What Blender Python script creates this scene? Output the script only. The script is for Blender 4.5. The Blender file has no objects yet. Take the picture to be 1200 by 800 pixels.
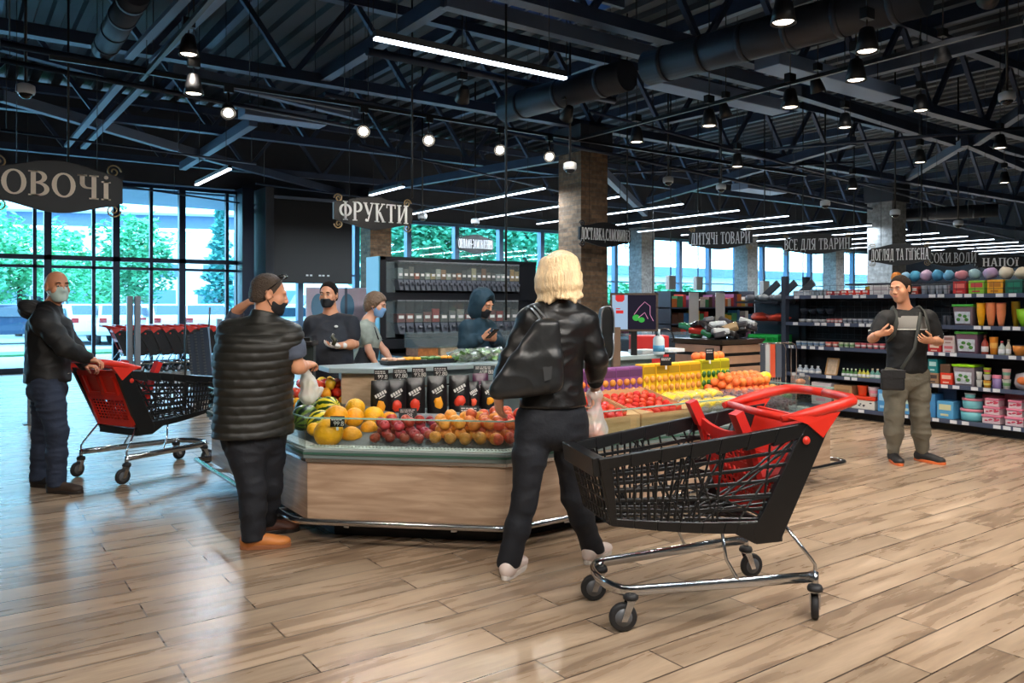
import bpy, bmesh, math, random
import numpy as np
from mathutils import Vector, Matrix, Euler, noise as mnoise
R = random.Random(7)
sc = bpy.context.scene
COL = sc.collection
PI = math.pi
# ------------------------------------------------------------------ camera
F, CX, HY, CZ = 933.0, 600.0, 357.0, 1.45
TH = math.radians(35.3)
SN, CS = math.sin(TH), math.cos(TH)
cam_d = bpy.data.cameras.new('camera'); cam = bpy.data.objects.new('camera', cam_d); COL.objects.link(cam)
cam.location = (0, 0, CZ); cam.rotation_euler = (PI/2, 0, -TH)
cam_d.sensor_width = 36.0; cam_d.lens = 36.0*F/1200.0
cam_d.shift_y = -(400-HY)/1200.0
cam_d.clip_end = 500
sc.camera = cam
# ------------------------------------------------------------------ world, exposure
sc.view_settings.view_transform = 'Standard'; sc.view_settings.look = 'None'
sc.view_settings.gamma = 1.0; sc.view_settings.use_curve_mapping = False
sc.view_settings.exposure = 0.0
sc.cycles.use_denoising = True
sc.cycles.sample_clamp_indirect = 4.0
sc.cycles.max_bounces = 8; sc.cycles.transparent_max_bounces = 24
w = bpy.data.worlds.new('world'); sc.world = w; w.use_nodes = True
nt = w.node_tree; nt.nodes.clear()
wo = nt.nodes.new('ShaderNodeOutputWorld'); wb = nt.nodes.new('ShaderNodeBackground')
tc = nt.nodes.new('ShaderNodeTexCoord'); sx = nt.nodes.new('ShaderNodeSeparateXYZ'); cr = nt.nodes.new('ShaderNodeValToRGB')
nt.links.new(tc.outputs['Generated'], sx.inputs[0]); nt.links.new(sx.outputs['Z'], cr.inputs[0])
cr.color_ramp.elements[0].color = (.48, .78, 1, 1); cr.color_ramp.elements[1].color = (.36, .68, 1, 1)
nt.links.new(cr.outputs[0], wb.inputs[0]); nt.links.new(wb.outputs[0], wo.inputs[0])
wb.inputs[1].default_value = 13.0
# ------------------------------------------------------------------ light helpers
WARM = (1.0, .89, .77); COOL = (.80, .91, 1.0)
def spot_light(loc, target, power, angle=70, col=WARM, rad=.05, blend=.6):
    d = bpy.data.lights.new('spot', 'SPOT'); d.energy = power; d.color = col; d.spot_size = math.radians(angle); d.spot_blend = blend
    d.shadow_soft_size = rad
    o = bpy.data.objects.new('spot_light_source', d); COL.objects.link(o); o.location = loc
    o.rotation_euler = (Vector(target)-Vector(loc)).to_track_quat('-Z', 'Y').to_euler()
    return o
def area_light(loc, rot, sx_, sy_, power, col=COOL):
    d = bpy.data.lights.new('area', 'AREA'); d.shape = 'RECTANGLE'; d.size = sx_; d.size_y = sy_; d.energy = power; d.color = col
    o = bpy.data.objects.new('area_light_source', d); COL.objects.link(o); o.location = loc; o.rotation_euler = rot
    return o
P_TRACK, P_DOWN, P_LED, P_AISLE, P_NEAR = 60, 105, 82, 50, 185
# ------------------------------------------------------------------ pixel -> place
def ray(px, py):
    t = (px-CX)/F; v = (HY-py)/F
    return Vector((SN+CS*t, CS-SN*t, v))
def D(px, py, d):                       # point seen at a pixel, d metres deep
    return Vector((0, 0, CZ)) + ray(px, py)*d
def G(px, py, z=0.0):                   # point seen at a pixel, at height z
    r = ray(px, py); return Vector((0, 0, CZ)) + r*((z-CZ)/r.z)
def PYP(px, py, Y):
    r = ray(px, py); return Vector((0, 0, CZ)) + r*(Y/r.y)
def PXP(px, py, X):
    r = ray(px, py); return Vector((0, 0, CZ)) + r*(X/r.x)
# ------------------------------------------------------------------ materials
MATS = {}
def S(c):                               # sRGB 0-255 to linear
    return tuple((x/255/12.92 if x/255 <= .04045 else ((x/255+.055)/1.055)**2.4) for x in c)
def mat(name, col=(128, 128, 128), rough=.5, metal=0, var=0.0, vscale=8, bump=0, bscale=60, emit=None, estr=1, alpha=None, trans=0, spec=.5, coat=0, sub=0, stretch=None, objvar=0):
    if name in MATS: return MATS[name]
    m = bpy.data.materials.new(name); m.use_nodes = True; t = m.node_tree; b = t.nodes['Principled BSDF']
    c = S(col) + (1,)
    b.inputs['Base Color'].default_value = c; b.inputs['Roughness'].default_value = rough; b.inputs['Metallic'].default_value = metal
    b.inputs['Specular IOR Level'].default_value = spec; b.inputs['Coat Weight'].default_value = coat
    if trans: b.inputs['Transmission Weight'].default_value = trans
    if alpha is not None: b.inputs['Alpha'].default_value = alpha
    if sub: b.inputs['Subsurface Weight'].default_value = sub; b.inputs['Subsurface Radius'].default_value = (.02, .008, .004)
    if emit: b.inputs['Emission Color'].default_value = S(emit)+(1,); b.inputs['Emission Strength'].default_value = estr
    src = None
    if var or bump:
        tcn = t.nodes.new('ShaderNodeTexCoord'); mp = t.nodes.new('ShaderNodeMapping'); t.links.new(tcn.outputs['Object'], mp.inputs[0])
        if stretch: mp.inputs['Scale'].default_value = stretch
    if var:
        n = t.nodes.new('ShaderNodeTexNoise'); n.inputs['Scale'].default_value = vscale; n.inputs['Detail'].default_value = 5
        t.links.new(mp.outputs[0], n.inputs[0])
        hv = t.nodes.new('ShaderNodeHueSaturation'); hv.inputs['Color'].default_value = c
        mr = t.nodes.new('ShaderNodeMapRange'); mr.inputs[1].default_value = .25; mr.inputs[2].default_value = .75; mr.inputs[3].default_value = 1-var; mr.inputs[4].default_value = 1+var
        t.links.new(n.outputs[0], mr.inputs[0]); t.links.new(mr.outputs[0], hv.inputs['Value']); src = hv
    if objvar:
        oi = t.nodes.new('ShaderNodeObjectInfo'); h2 = t.nodes.new('ShaderNodeHueSaturation')
        if src: t.links.new(src.outputs[0], h2.inputs['Color'])
        else: h2.inputs['Color'].default_value = c
        m1 = t.nodes.new('ShaderNodeMapRange'); m1.inputs[3].default_value = .5-objvar*.07; m1.inputs[4].default_value = .5+objvar*.07
        m2 = t.nodes.new('ShaderNodeMapRange'); m2.inputs[3].default_value = 1-objvar*.5; m2.inputs[4].default_value = 1+objvar*.4
        wn = t.nodes.new('ShaderNodeTexWhiteNoise'); wn.noise_dimensions = '1D'
        t.links.new(oi.outputs['Random'], m1.inputs[0]); t.links.new(oi.outputs['Random'], wn.inputs['W']); t.links.new(wn.outputs['Value'], m2.inputs[0])
        t.links.new(m1.outputs[0], h2.inputs['Hue']); t.links.new(m2.outputs[0], h2.inputs['Value']); src = h2
    if src: t.links.new(src.outputs[0], b.inputs['Base Color'])
    if bump:
        n2 = t.nodes.new('ShaderNodeTexNoise'); n2.inputs['Scale'].default_value = bscale; n2.inputs['Detail'].default_value = 4
        t.links.new(mp.outputs[0], n2.inputs[0])
        bp = t.nodes.new('ShaderNodeBump'); bp.inputs['Strength'].default_value = bump; bp.inputs['Distance'].default_value = .02
        t.links.new(n2.outputs[0], bp.inputs['Height']); t.links.new(bp.outputs[0], b.inputs['Normal'])
    MATS[name] = m; return m
def emis(name, col, strength):
    if name in MATS: return MATS[name]
    m = bpy.data.materials.new(name); m.use_nodes = True; t = m.node_tree; t.nodes.clear()
    e = t.nodes.new('ShaderNodeEmission'); e.inputs[0].default_value = S(col)+(1,); e.inputs[1].default_value = strength
    o = t.nodes.new('ShaderNodeOutputMaterial'); t.links.new(e.outputs[0], o.inputs[0]); MATS[name] = m; return m
def clear(name, col=(255, 255, 255), refl=.10, tint=.0, rough=.02, body=0.0):
    """thin clear sheet: lets light straight through, mirrors a little, plus an optional milky body"""
    if name in MATS: return MATS[name]
    m = bpy.data.materials.new(name); m.use_nodes = True; t = m.node_tree; t.nodes.clear()
    tr = t.nodes.new('ShaderNodeBsdfTransparent'); gl = t.nodes.new('ShaderNodeBsdfGlossy'); mx = t.nodes.new('ShaderNodeMixShader'); o = t.nodes.new('ShaderNodeOutputMaterial')
    tr.inputs[0].default_value = S(col)+(1,); gl.inputs['Roughness'].default_value = rough
    lw = t.nodes.new('ShaderNodeLayerWeight'); lw.inputs[0].default_value = .25
    mr = t.nodes.new('ShaderNodeMapRange'); mr.inputs[3].default_value = refl*.5; mr.inputs[4].default_value = min(1, refl*4)
    t.links.new(lw.outputs['Fresnel'], mr.inputs[0]); t.links.new(mr.outputs[0], mx.inputs[0])
    t.links.new(tr.outputs[0], mx.inputs[1]); t.links.new(gl.outputs[0], mx.inputs[2]); last = mx
    if body:
        df = t.nodes.new('ShaderNodeBsdfDiffuse'); df.inputs[0].default_value = S(col)+(1,); m2 = t.nodes.new('ShaderNodeMixShader'); m2.inputs[0].default_value = body
        t.links.new(mx.outputs[0], m2.inputs[1]); t.links.new(df.outputs[0], m2.inputs[2]); last = m2
    t.links.new(last.outputs[0], o.inputs[0]); MATS[name] = m; return m
# ------------------------------------------------------------------ mesh builder
def V(*a): return Vector(a)
class MB:
    def __init__(s): s.v = []; s.f = []; s.m = []; s.sm = []; s.mi = 0; s.smooth = False; s.M = None
    def add(s, vs, fs, smooth=None):
        b = len(s.v)
        if s.M is not None: vs = [s.M @ Vector(p) for p in vs]
        s.v += [tuple(p) for p in vs]
        for f in fs: s.f.append(tuple(b+i for i in f)); s.m.append(s.mi); s.sm.append(s.smooth if smooth is None else smooth)
        return s
    def box(s, x0, x1, y0, y1, z0, z1):
        return s.add([(x0,y0,z0),(x1,y0,z0),(x1,y1,z0),(x0,y1,z0),(x0,y0,z1),(x1,y0,z1),(x1,y1,z1),(x0,y1,z1)],
                     [(0,3,2,1),(4,5,6,7),(0,1,5,4),(1,2,6,5),(2,3,7,6),(3,0,4,7)], False)
    def cbox(s, c, sz): return s.box(c[0]-sz[0]/2, c[0]+sz[0]/2, c[1]-sz[1]/2, c[1]+sz[1]/2, c[2]-sz[2]/2, c[2]+sz[2]/2)
    def hexa(s, b4, t4):    # bottom quad and top quad (same winding, ccw from above)
        return s.add(list(b4)+list(t4), [(0,3,2,1),(4,5,6,7),(0,1,5,4),(1,2,6,5),(2,3,7,6),(3,0,4,7)], False)
    def bar(s, p0, p1, w, h, up=(0,0,1)):   # box bar from p0 to p1: w across, h along 'up'
        p0, p1 = Vector(p0), Vector(p1); d = (p1-p0)
        if d.length < 1e-6: return s
        d.normalize(); up = Vector(up)
        if abs(d.dot(up)) > .98: up = Vector((0,1,0)) if abs(d.y) < .9 else Vector((1,0,0))
        x = d.cross(up).normalized(); u = x.cross(d)
        a, b = x*w/2, u*h/2
        return s.add([p0-a-b,p0+a-b,p0+a+b,p0-a+b,p1-a-b,p1+a-b,p1+a+b,p1-a+b], [(0,3,2,1),(4,5,6,7),(0,1,5,4),(1,2,6,5),(2,3,7,6),(3,0,4,7)], False)
    def cyl(s, p0, p1, r0, r1=None, n=12, cap=True):
        if r1 is None: r1 = r0
        return s.tube([p0, p1], [r0, r1], n, cap)
    def tube(s, pts, r, n=8, cap=True, flat=1.0, upv=None):
        pts = [Vector(p) for p in pts]; rs = r if isinstance(r, (list, tuple)) else [r]*len(pts)
        vs = []; fs = []; x = None
        for i, p in enumerate(pts):
            a = pts[max(0,i-1)]; b = pts[min(len(pts)-1,i+1)]; d = (b-a).normalized()
            if x is None:
                u = Vector(upv) if upv else (Vector((0,0,1)) if abs(d.z) < .9 else Vector((1,0,0)))
                x = d.cross(u).normalized()
            else:
                x = (x - d*x.dot(d)); x.normalize()
            y = x.cross(d)
            for k in range(n):
                t = 2*PI*k/n; vs.append(p + x*math.cos(t)*rs[i] + y*math.sin(t)*rs[i]*flat)
        for i in range(len(pts)-1):
            for k in range(n):
                k2 = (k+1) % n; fs.append((i*n+k, (i+1)*n+k, (i+1)*n+k2, i*n+k2))
        s.add(vs, fs, True)
        if cap:
            b = len(s.v)-len(vs)
            s.f.append(tuple(b+k for k in range(n))); s.m.append(s.mi); s.sm.append(False)
            s.f.append(tuple(b+(len(pts)-1)*n+k for k in reversed(range(n)))); s.m.append(s.mi); s.sm.append(False)
        return s
    def lathe(s, prof, n=16, c=(0,0,0), axis='z', sx=1, sy=1):
        vs = []; fs = []; c = Vector(c)
        for (r, z) in prof:
            for k in range(n):
                t = 2*PI*k/n; p = (r*math.cos(t)*sx, r*math.sin(t)*sy, z)
                if axis == 'x': p = (p[2], p[0], p[1])
                elif axis == 'y': p = (p[1], p[2], p[0])
                vs.append(Vector(p)+c)
        for i in range(len(prof)-1):
            for k in range(n):
                k2 = (k+1) % n; fs.append((i*n+k, i*n+k2, (i+1)*n+k2, (i+1)*n+k))
        s.add(vs, fs, True); b = len(s.v)-len(vs)
        if prof[0][0] > 1e-5: s.f.append(tuple(b+k for k in reversed(range(n)))); s.m.append(s.mi); s.sm.append(False)
        if prof[-1][0] > 1e-5: s.f.append(tuple(b+(len(prof)-1)*n+k for k in range(n))); s.m.append(s.mi); s.sm.append(False)
        return s
    def ell(s, c, r, n=12, rot=None, lump=0, seed=0):
        if not isinstance(r, (tuple, list)): r = (r, r, r)
        m = max(6, n//2+1); vs = []; fs = []
        for i in range(m+1):
            a = PI*i/m
            for k in range(n):
                t = 2*PI*k/n; p = Vector((math.sin(a)*math.cos(t), math.sin(a)*math.sin(t), math.cos(a)))
                q = 1 + (lump*mnoise.noise(p*1.6+Vector((seed,seed*1.7,0))) if lump else 0)
                p = Vector((p.x*r[0], p.y*r[1], p.z*r[2]))*q
                if rot is not None: p = rot @ p
                vs.append(p+Vector(c))
        for i in range(m):
            for k in range(n):
                k2 = (k+1) % n; fs.append((i*n+k, (i+1)*n+k, (i+1)*n+k2, i*n+k2))
        return s.add(vs, fs, True)
    def torus(s, c, R0, r, axis='z', n=24, k=8, a0=0, a1=2*PI):
        full = abs(a1-a0-2*PI) < 1e-6
        pts = []
        for i in range(n + (0 if full else 1)):
            t = a0+(a1-a0)*i/n; p = (R0*math.cos(t), R0*math.sin(t), 0)
            if axis == 'x': p = (0, p[0], p[1])
            elif axis == 'y': p = (p[0], 0, p[1])
            pts.append(Vector(c)+Vector(p))
        if full: pts.append(pts[0])
        return s.tube(pts, r, k, cap=not full)
    def prism(s, poly, h0, h1, fn=None):    # 2-D polygon extruded; fn(u,v,h)->point
        fn = fn or (lambda u, v, h: (u, v, h)); n = len(poly)
        vs = [fn(u, v, h0) for u, v in poly]+[fn(u, v, h1) for u, v in poly]
        fs = [tuple(reversed(range(n))), tuple(range(n, 2*n))]+[(i, (i+1) % n, n+(i+1) % n, n+i) for i in range(n)]
        return s.add(vs, fs, False)
    def quad(s, a, b, c, d): return s.add([a, b, c, d], [(0, 1, 2, 3)], False)
    def build(s, name, mats, parent=None, loc=None, rot=None, bevel=0, seg=2, label=None, sub=0, solid=0):
        me = bpy.data.meshes.new(name); me.from_pydata(s.v, [], s.f)
        for mm in (mats if isinstance(mats, (list, tuple)) else [mats]): me.materials.append(mm)
        me.polygons.foreach_set('material_index', s.m); me.polygons.foreach_set('use_smooth', s.sm)
        bm = bmesh.new(); bm.from_mesh(me); bmesh.ops.recalc_face_normals(bm, faces=bm.faces); bm.to_mesh(me); bm.free()
        o = bpy.data.objects.new(name, me); COL.objects.link(o)
        if parent: o.parent = parent
        if loc is not None: o.location = loc
        if rot is not None: o.rotation_euler = rot
        if solid:
            q = o.modifiers.new('solid', 'SOLIDIFY'); q.thickness = solid; q.offset = 0
        if bevel:
            q = o.modifiers.new('bevel', 'BEVEL'); q.width = bevel; q.segments = seg; q.limit_method = 'ANGLE'; q.angle_limit = math.radians(40)
        if sub:
            q = o.modifiers.new('sub', 'SUBSURF'); q.levels = sub; q.render_levels = sub
        if label: o['label'] = label
        return o
def T(o, label, cat, group=None):
    o['label'] = label; o['category'] = cat
    if group: o['group'] = group
    return o
def ST(o): o['kind'] = 'structure'; return o
def thing(name, label, cat, loc=(0,0,0), rz=0, group=None):
    o = bpy.data.objects.new(name, None); COL.objects.link(o); o.location = loc; o.rotation_euler = (0, 0, rz); o.empty_display_size = .1
    return T(o, label, cat, group)
KIDS = {}
def kids(o): return [c for c in COL.objects if c.parent is o]
def copy_tree(o, loc=None, rz=None, label=None, group=None, parent=None, ch=None):
    """copy of a thing with copies of its parts and sub-parts"""
    c = o.copy(); COL.objects.link(c)
    if parent is not None: c.parent = parent
    if loc is not None: c.location = loc
    if rz is not None: c.rotation_euler = (0, 0, rz) if not isinstance(rz, (tuple, Euler)) else rz
    if label: c['label'] = label
    if group: c['group'] = group
    if o.name not in KIDS: KIDS[o.name] = list(o.children)
    for k in KIDS[o.name]: copy_tree(k, parent=c)
    return c
# ================================================================== the setting
YW = 19.7; XR = 36.0; XL = -7.0; YB = -5.0; ZC = 6.2
# floor: wood-look planks running along X
def floor_mat():
    m = bpy.data.materials.new('plank_floor'); m.use_nodes = True; t = m.node_tree; b = t.nodes['Principled BSDF']; N = t.nodes.new; L = t.links.new
    tcn = N('ShaderNodeTexCoord')
    br = N('ShaderNodeTexBrick'); br.offset = .37; br.offset_frequency = 2; br.squash = 1
    br.inputs['Scale'].default_value = 1; br.inputs['Brick Width'].default_value = 1.2; br.inputs['Row Height'].default_value = .2
    br.inputs['Mortar Size'].default_value = .0042; br.inputs['Mortar Smooth'].default_value = .2; br.inputs['Bias'].default_value = 0
    br.inputs['Color1'].default_value = (0, 0, 0, 1); br.inputs['Color2'].default_value = (1, 1, 1, 1); br.inputs['Mortar'].default_value = (.5, .5, .5, 1)
    L(tcn.outputs['Object'], br.inputs['Vector'])
    # long soft grain
    mp = N('ShaderNodeMapping'); mp.inputs['Scale'].default_value = (.8, 6.5, 1); L(tcn.outputs['Object'], mp.inputs[0])
    add = N('ShaderNodeVectorMath'); add.operation = 'ADD'; sc3 = N('ShaderNodeVectorMath'); sc3.operation = 'SCALE'; sc3.inputs['Scale'].default_value = 37
    L(br.outputs['Color'], sc3.inputs[0]); L(mp.outputs[0], add.inputs[0]); L(sc3.outputs[0], add.inputs[1])
    n1 = N('ShaderNodeTexNoise'); n1.inputs['Scale'].default_value = 1.6; n1.inputs['Detail'].default_value = 6; n1.inputs['Roughness'].default_value = .54; n1.inputs['Distortion'].default_value = .5; L(add.outputs[0], n1.inputs[0])
    n2 = N('ShaderNodeTexNoise'); n2.inputs['Scale'].default_value = 9; n2.inputs['Detail'].default_value = 5; L(add.outputs[0], n2.inputs[0])
    r1 = N('ShaderNodeValToRGB'); e = r1.color_ramp.elements
    e[0].position = .30; e[0].color = S((124, 102, 83))+(1,); e[1].position = .72; e[1].color = S((190, 166, 141))+(1,)
    e.new(.47).color = S((160, 136, 112))+(1,); e.new(.58).color = S((175, 151, 126))+(1,)
    L(n1.outputs[0], r1.inputs[0])
    hv = N('ShaderNodeHueSaturation'); L(r1.outputs[0], hv.inputs['Color'])
    mr = N('ShaderNodeMapRange'); mr.inputs[3].default_value = .76; mr.inputs[4].default_value = 1.12; L(br.outputs['Color'], mr.inputs[0])
    mr2 = N('ShaderNodeMapRange'); mr2.inputs[1].default_value = .3; mr2.inputs[2].default_value = .7; mr2.inputs[3].default_value = -.07; mr2.inputs[4].default_value = .07; L(n2.outputs[0], mr2.inputs[0])
    ad = N('ShaderNodeMath'); L(mr.outputs[0], ad.inputs[0]); L(mr2.outputs[0], ad.inputs[1]); L(ad.outputs[0], hv.inputs['Value'])
    mx = N('ShaderNodeMix'); mx.data_type = 'RGBA'; L(br.outputs['Fac'], mx.inputs[0]); L(hv.outputs[0], mx.inputs[6]); mx.inputs[7].default_value = S((70, 56, 46))+(1,)
    L(mx.outputs[2], b.inputs['Base Color'])
    r2 = N('ShaderNodeMapRange'); r2.inputs[3].default_value = .22; r2.inputs[4].default_value = .34; L(n1.outputs[0], r2.inputs[0]); L(r2.outputs[0], b.inputs['Roughness'])
    bp = N('ShaderNodeBump'); bp.inputs['Strength'].default_value = .25; bp.inputs['Distance'].default_value = .004; bp.invert = True; L(br.outputs['Fac'], bp.inputs['Height']); L(bp.outputs[0], b.inputs['Normal'])
    return m
ST(MB().box(XL, XR, YB, YW+.1, -.1, 0).build('floor', floor_mat()))
# ceiling deck: dark corrugated sheet
dk = mat('ceiling_deck', (30, 34, 42), .6, var=.2, vscale=2)
mb = MB(); x = XL
while x < XR:
    mb.add([(x,YB,ZC),(x+.16,YB,ZC),(x+.20,YB,ZC+.08),(x+.36,YB,ZC+.08),(x+.40,YB,ZC),(x,YW+1,ZC),(x+.16,YW+1,ZC),(x+.20,YW+1,ZC+.08),(x+.36,YW+1,ZC+.08),(x+.40,YW+1,ZC)], [(i,i+1,i+6,i+5) for i in range(4)]); x += .4
mb.box(XL, XR, YB, YW+1, ZC+.1, ZC+.2)
ST(mb.build('ceiling', dk))
wallm = mat('dark_wall', (44, 49, 58), .7, var=.15, vscale=3)
ST(MB().box(XL-.1, XL, YB, YW, 0, ZC).build('wall_left', mat('grey_wall', (120, 118, 115), .8)))
ST(MB().box(XL, XR, YB-.1, YB, 0, ZC).build('wall_back', mat('grey_wall')))
ST(MB().box(XR, XR+.1, YB, YW, 0, ZC).build('wall_right', wallm))
# glazed front wall: header above, frames, glass
WX0, WX1 = XL, 34.0
mb = MB(); mb.box(XL, 6.2, YW, YW+.2, 4.25, ZC); mb.box(6.2, XR, YW, YW+.2, 3.8, ZC); mb.box(34, XR, YW, YW+.2, 0, 3.8)
ST(mb.build('wall_front', wallm))
frm = mat('window_frame_metal', (38, 48, 66), .35, metal=.5)
frm_lit = mat('window_mullion_metal', (88, 112, 140), .35, metal=.4)  # paler frame metal: bright light on the mullions put into the colour
glass = clear('window_glass', (235, 250, 255), .10)
def window(n, x0, x1, top, thin, low=True, mt=None, sill=.12):
    mb = MB(); mb.box(x0, x0+.09, YW-.06, YW+.12, 0, top); mb.box(x1-.05, x1, YW-.06, YW+.12, 0, top)
    mb.box(x0, x1, YW-.05, YW+.1, top-.08, top); mb.box(x0, x1, YW-.05, YW+.1, 0, sill)
    if low: mb.box(x0, x1, YW-.06, YW+.1, 2.42, 2.52); mb.box(x0, x1, YW-.04, YW+.08, 2.24, 2.30)
    else: mb.box(x0, x1, YW-.03, YW+.05, 2.2, 2.24); mb.box(x0, x1, YW-.03, YW+.05, 1.0, 1.04)
    for t in thin: mb.box(t-.035, t+.035, YW-.04, YW+.08, 0, top)
    o = ST(mb.build('window_%d' % n, mt or frm))
    g = MB().box(x0+.05, x1-.03, YW+.02, YW+.03, sill, top-.05).build('window_pane', glass, o)
n = 0
for (a, b, th) in [(-6.9,-5.2,[]),(-5.2,-3.4,[]),(-3.4,-1.6,[]),(-1.6,.2,[-.7]),(.2,1.72,[1.5]),(1.72,3.05,[2.62]),(3.05,4.45,[3.8]),(4.45,5.75,[5.5])]:
    n += 1; window(n, a, b, 4.2, th)
for i in range(18):
    a = 5.75+i*1.55; n += 1
    window(n, a, a+1.55, 3.78, [], low=False, mt=frm_lit)
# dark corner posts near the board
ST(MB().box(5.72, 6.0, YW-.5, YW+.1, 0, 4.25).build('trim_1', frm)); ST(MB().box(6.15, 6.35, YW-.9, YW+.1, 0, 4.25).build('trim_2', wallm))
# brick columns
def brick_mat(name, c1, c2, mo):
    m = bpy.data.materials.new(name); m.use_nodes = True; t = m.node_tree; b = t.nodes['Principled BSDF']; N = t.nodes.new; L = t.links.new
    tcn = N('ShaderNodeTexCoord'); sp = N('ShaderNodeSeparateXYZ'); L(tcn.outputs['Object'], sp.inputs[0])
    ad = N('ShaderNodeMath'); L(sp.outputs[0], ad.inputs[0]); L(sp.outputs[1], ad.inputs[1]); cb = N('ShaderNodeCombineXYZ'); L(ad.outputs[0], cb.inputs[0]); L(sp.outputs[2], cb.inputs[1])
    br = N('ShaderNodeTexBrick'); br.inputs['Scale'].default_value = 1; br.inputs['Brick Width'].default_value = .25; br.inputs['Row Height'].default_value = .075; br.inputs['Mortar Size'].default_value = .006
    br.inputs['Color1'].default_value = S(c1)+(1,); br.inputs['Color2'].default_value = S(c2)+(1,); br.inputs['Mortar'].default_value = S(mo)+(1,)
    L(cb.outputs[0], br.inputs['Vector'])
    n = N('ShaderNodeTexNoise'); n.inputs['Scale'].default_value = 14; n.inputs['Detail'].default_value = 6; L(tcn.outputs['Object'], n.inputs[0])
    hv = N('ShaderNodeHueSaturation'); L(br.outputs[0], hv.inputs['Color']); mr = N('ShaderNodeMapRange'); mr.inputs[1].default_value = .3; mr.inputs[2].default_value = .7; mr.inputs[3].default_value = .7; mr.inputs[4].default_value = 1.25
    L(n.outputs[0], mr.inputs[0]); L(mr.outputs[0], hv.inputs['Value']); L(hv.outputs[0], b.inputs['Base Color'])
    bp = N('ShaderNodeBump'); bp.inputs['Strength'].default_value = .6; bp.inputs['Distance'].default_value = .01; bp.invert = True; L(br.outputs['Fac'], bp.inputs['Height']); L(bp.outputs[0], b.inputs['Normal'])
    b.inputs['Roughness'].default_value = .85; return m
bm1 = brick_mat('brown_brick', (150, 122, 96), (112, 92, 74), (120, 108, 94)); bm2 = brick_mat('grey_brick', (142, 146, 148), (120, 124, 126), (130, 132, 134))
cols = []
for i, (x, y, m, h, s) in enumerate([(8.72,10.3,bm1,4.05,.60),(19.25,10.75,bm2,4.05,.66),(8.9,18.9,bm1,4.0,.6),(18.6,18.9,bm2,4.0,.6),(24.0,18.9,bm2,4.0,.6),(29.6,18.9,bm2,4.0,.6)]):
    mb = MB(); mb.box(x, x+s, y, y+s, 0, h); o = ST(mb.build('column_%d' % (i+1), m))
    MB().box(x-.06, x+s+.06, y-.06, y+s+.06, h, h+.45).build('column_cap', wallm, o)
# ================================================================== ceiling steel, services, lamps
steel = mat('dark_steel', (58, 70, 92), .45, metal=.4, var=.15, vscale=4)
steel2 = mat('blue_grey_steel', (92, 106, 128), .5, metal=.2)
black = mat('black_metal', (18, 19, 22), .45)
galv = mat('galvanised_duct', (46, 52, 62), .5, metal=.4, var=.15, vscale=6)
def beam(name, p0, p1, w=.12, h=.2, m=None):
    return ST(MB().bar(p0, p1, w, h).build(name, m or steel))
k = 0
for Y in (2.6, 6.5, 10.5, 14.6, 18.4):              # main trusses along X: chords and webs
    k += 1; mb = MB(); z0, z1 = 4.55, 5.75
    mb.bar((XL, Y, z0), (XR, Y, z0), .16, .14); mb.bar((XL, Y, z1), (XR, Y, z1), .16, .14)
    x = XL
    while x < XR-1.2:
        mb.bar((x, Y, z0), (x+.9, Y, z1), .07, .07); mb.bar((x+.9, Y, z1), (x+1.8, Y, z0), .07, .07); x += 1.8
    ST(mb.build('ceiling_beam_%d' % k, steel))
for i in range(14):                                  # joists along Y
    x = XL+1.5+i*3.05; k += 1
    ST(MB().bar((x, YB, 5.95), (x, YW, 5.95), .12, .2).build('ceiling_beam_%d' % k, steel))
BR = [((380,89),(522,0),4.6),((520,0),(935,108),4.6),((935,108),(1116,166),4.6),((0,112),(233,181),4.4),((233,181),(402,226),4.4),((297,142),(214,195),4.4),
      ((1144,166),(1200,128),4.6),((1130,168),(1040,222),4.6),((1130,166),(1200,196),4.6),((700,195),(756,250),3.95),((440,222),(668,182),4.2),((800,70),(1200,180),4.9),((0,52),(118,84),4.9),
      ((200,80),(420,135),4.7),((760,235),(1000,165),4.4),((960,98),(1200,38),4.75),((780,140),(960,100),4.75)]
for (a, b, z) in BR:
    k += 1; beam('ceiling_beam_%d' % k, G(a[0], a[1], z), G(b[0], b[1], z), .13, .16, steel2 if k % 2 else steel)
pipe_m = mat('dark_pipe', (52, 62, 80), .4, metal=.6)
PIP = [((0,50),(410,128),3.95,.035),((0,70),(420,150),4.0,.03),((380,110),(1200,282),3.9,.03),((0,152),(300,192),3.9,.02),((20,200),(420,258),3.9,.02),((300,215),(640,258),3.9,.02),
       ((560,210),(1000,190),4.3,.025),((690,130),(1140,250),4.2,.025),((900,175),(1200,150),4.0,.025),((780,178),(1180,240),4.3,.02),((420,170),(690,232),4.0,.02),((430,60),(720,118),4.35,.05)]
for i, (a, b, z, r) in enumerate(PIP):
    A_, B_ = G(a[0], a[1], z), G(b[0], b[1], z); t = thing('ceiling_pipe', ['long dark pipe under the dark roof above the %s' % s for s in ('left window wall','ovochi sign','row of starry spot lamps','left glass front','left sign, lower one','black hanging board','brick column','aisle signs','grey brick column, high one','linear lamps far off','fruit sign','near linear lamp')][i], 'pipe', A_)
    MB().cyl((0,0,0), B_-A_, r, n=8).build('pipe_run', pipe_m, t)
    for u in (.02, .35, .65, .98): c = (B_-A_)*u; MB().cyl(c, (c.x, c.y, ZC+.09-z), .005, n=5).build('hanger', black, t)
# hanging rods
rod_m = black
RODS = [(593,175,500-125,8.3),(483,160,232,9.5),(735,240,262,13),(765,235,390,16),(843,235,268,15.5),(941,258,330,17),(1001,258,332,17),(80,110,200,8.4),(1080,250,290,14),(655,235,330,18)]
for (px, y0, y1, d) in RODS:
    a = D(px, y1, d); o = MB().cyl((a.x, a.y, a.z), (a.x, a.y, ZC+.09), .012, n=6).build('hanging_rod', rod_m)
    T(o, 'thin black rod hanging down from the dark roof steel', 'rod', 'hanging rods')
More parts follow.
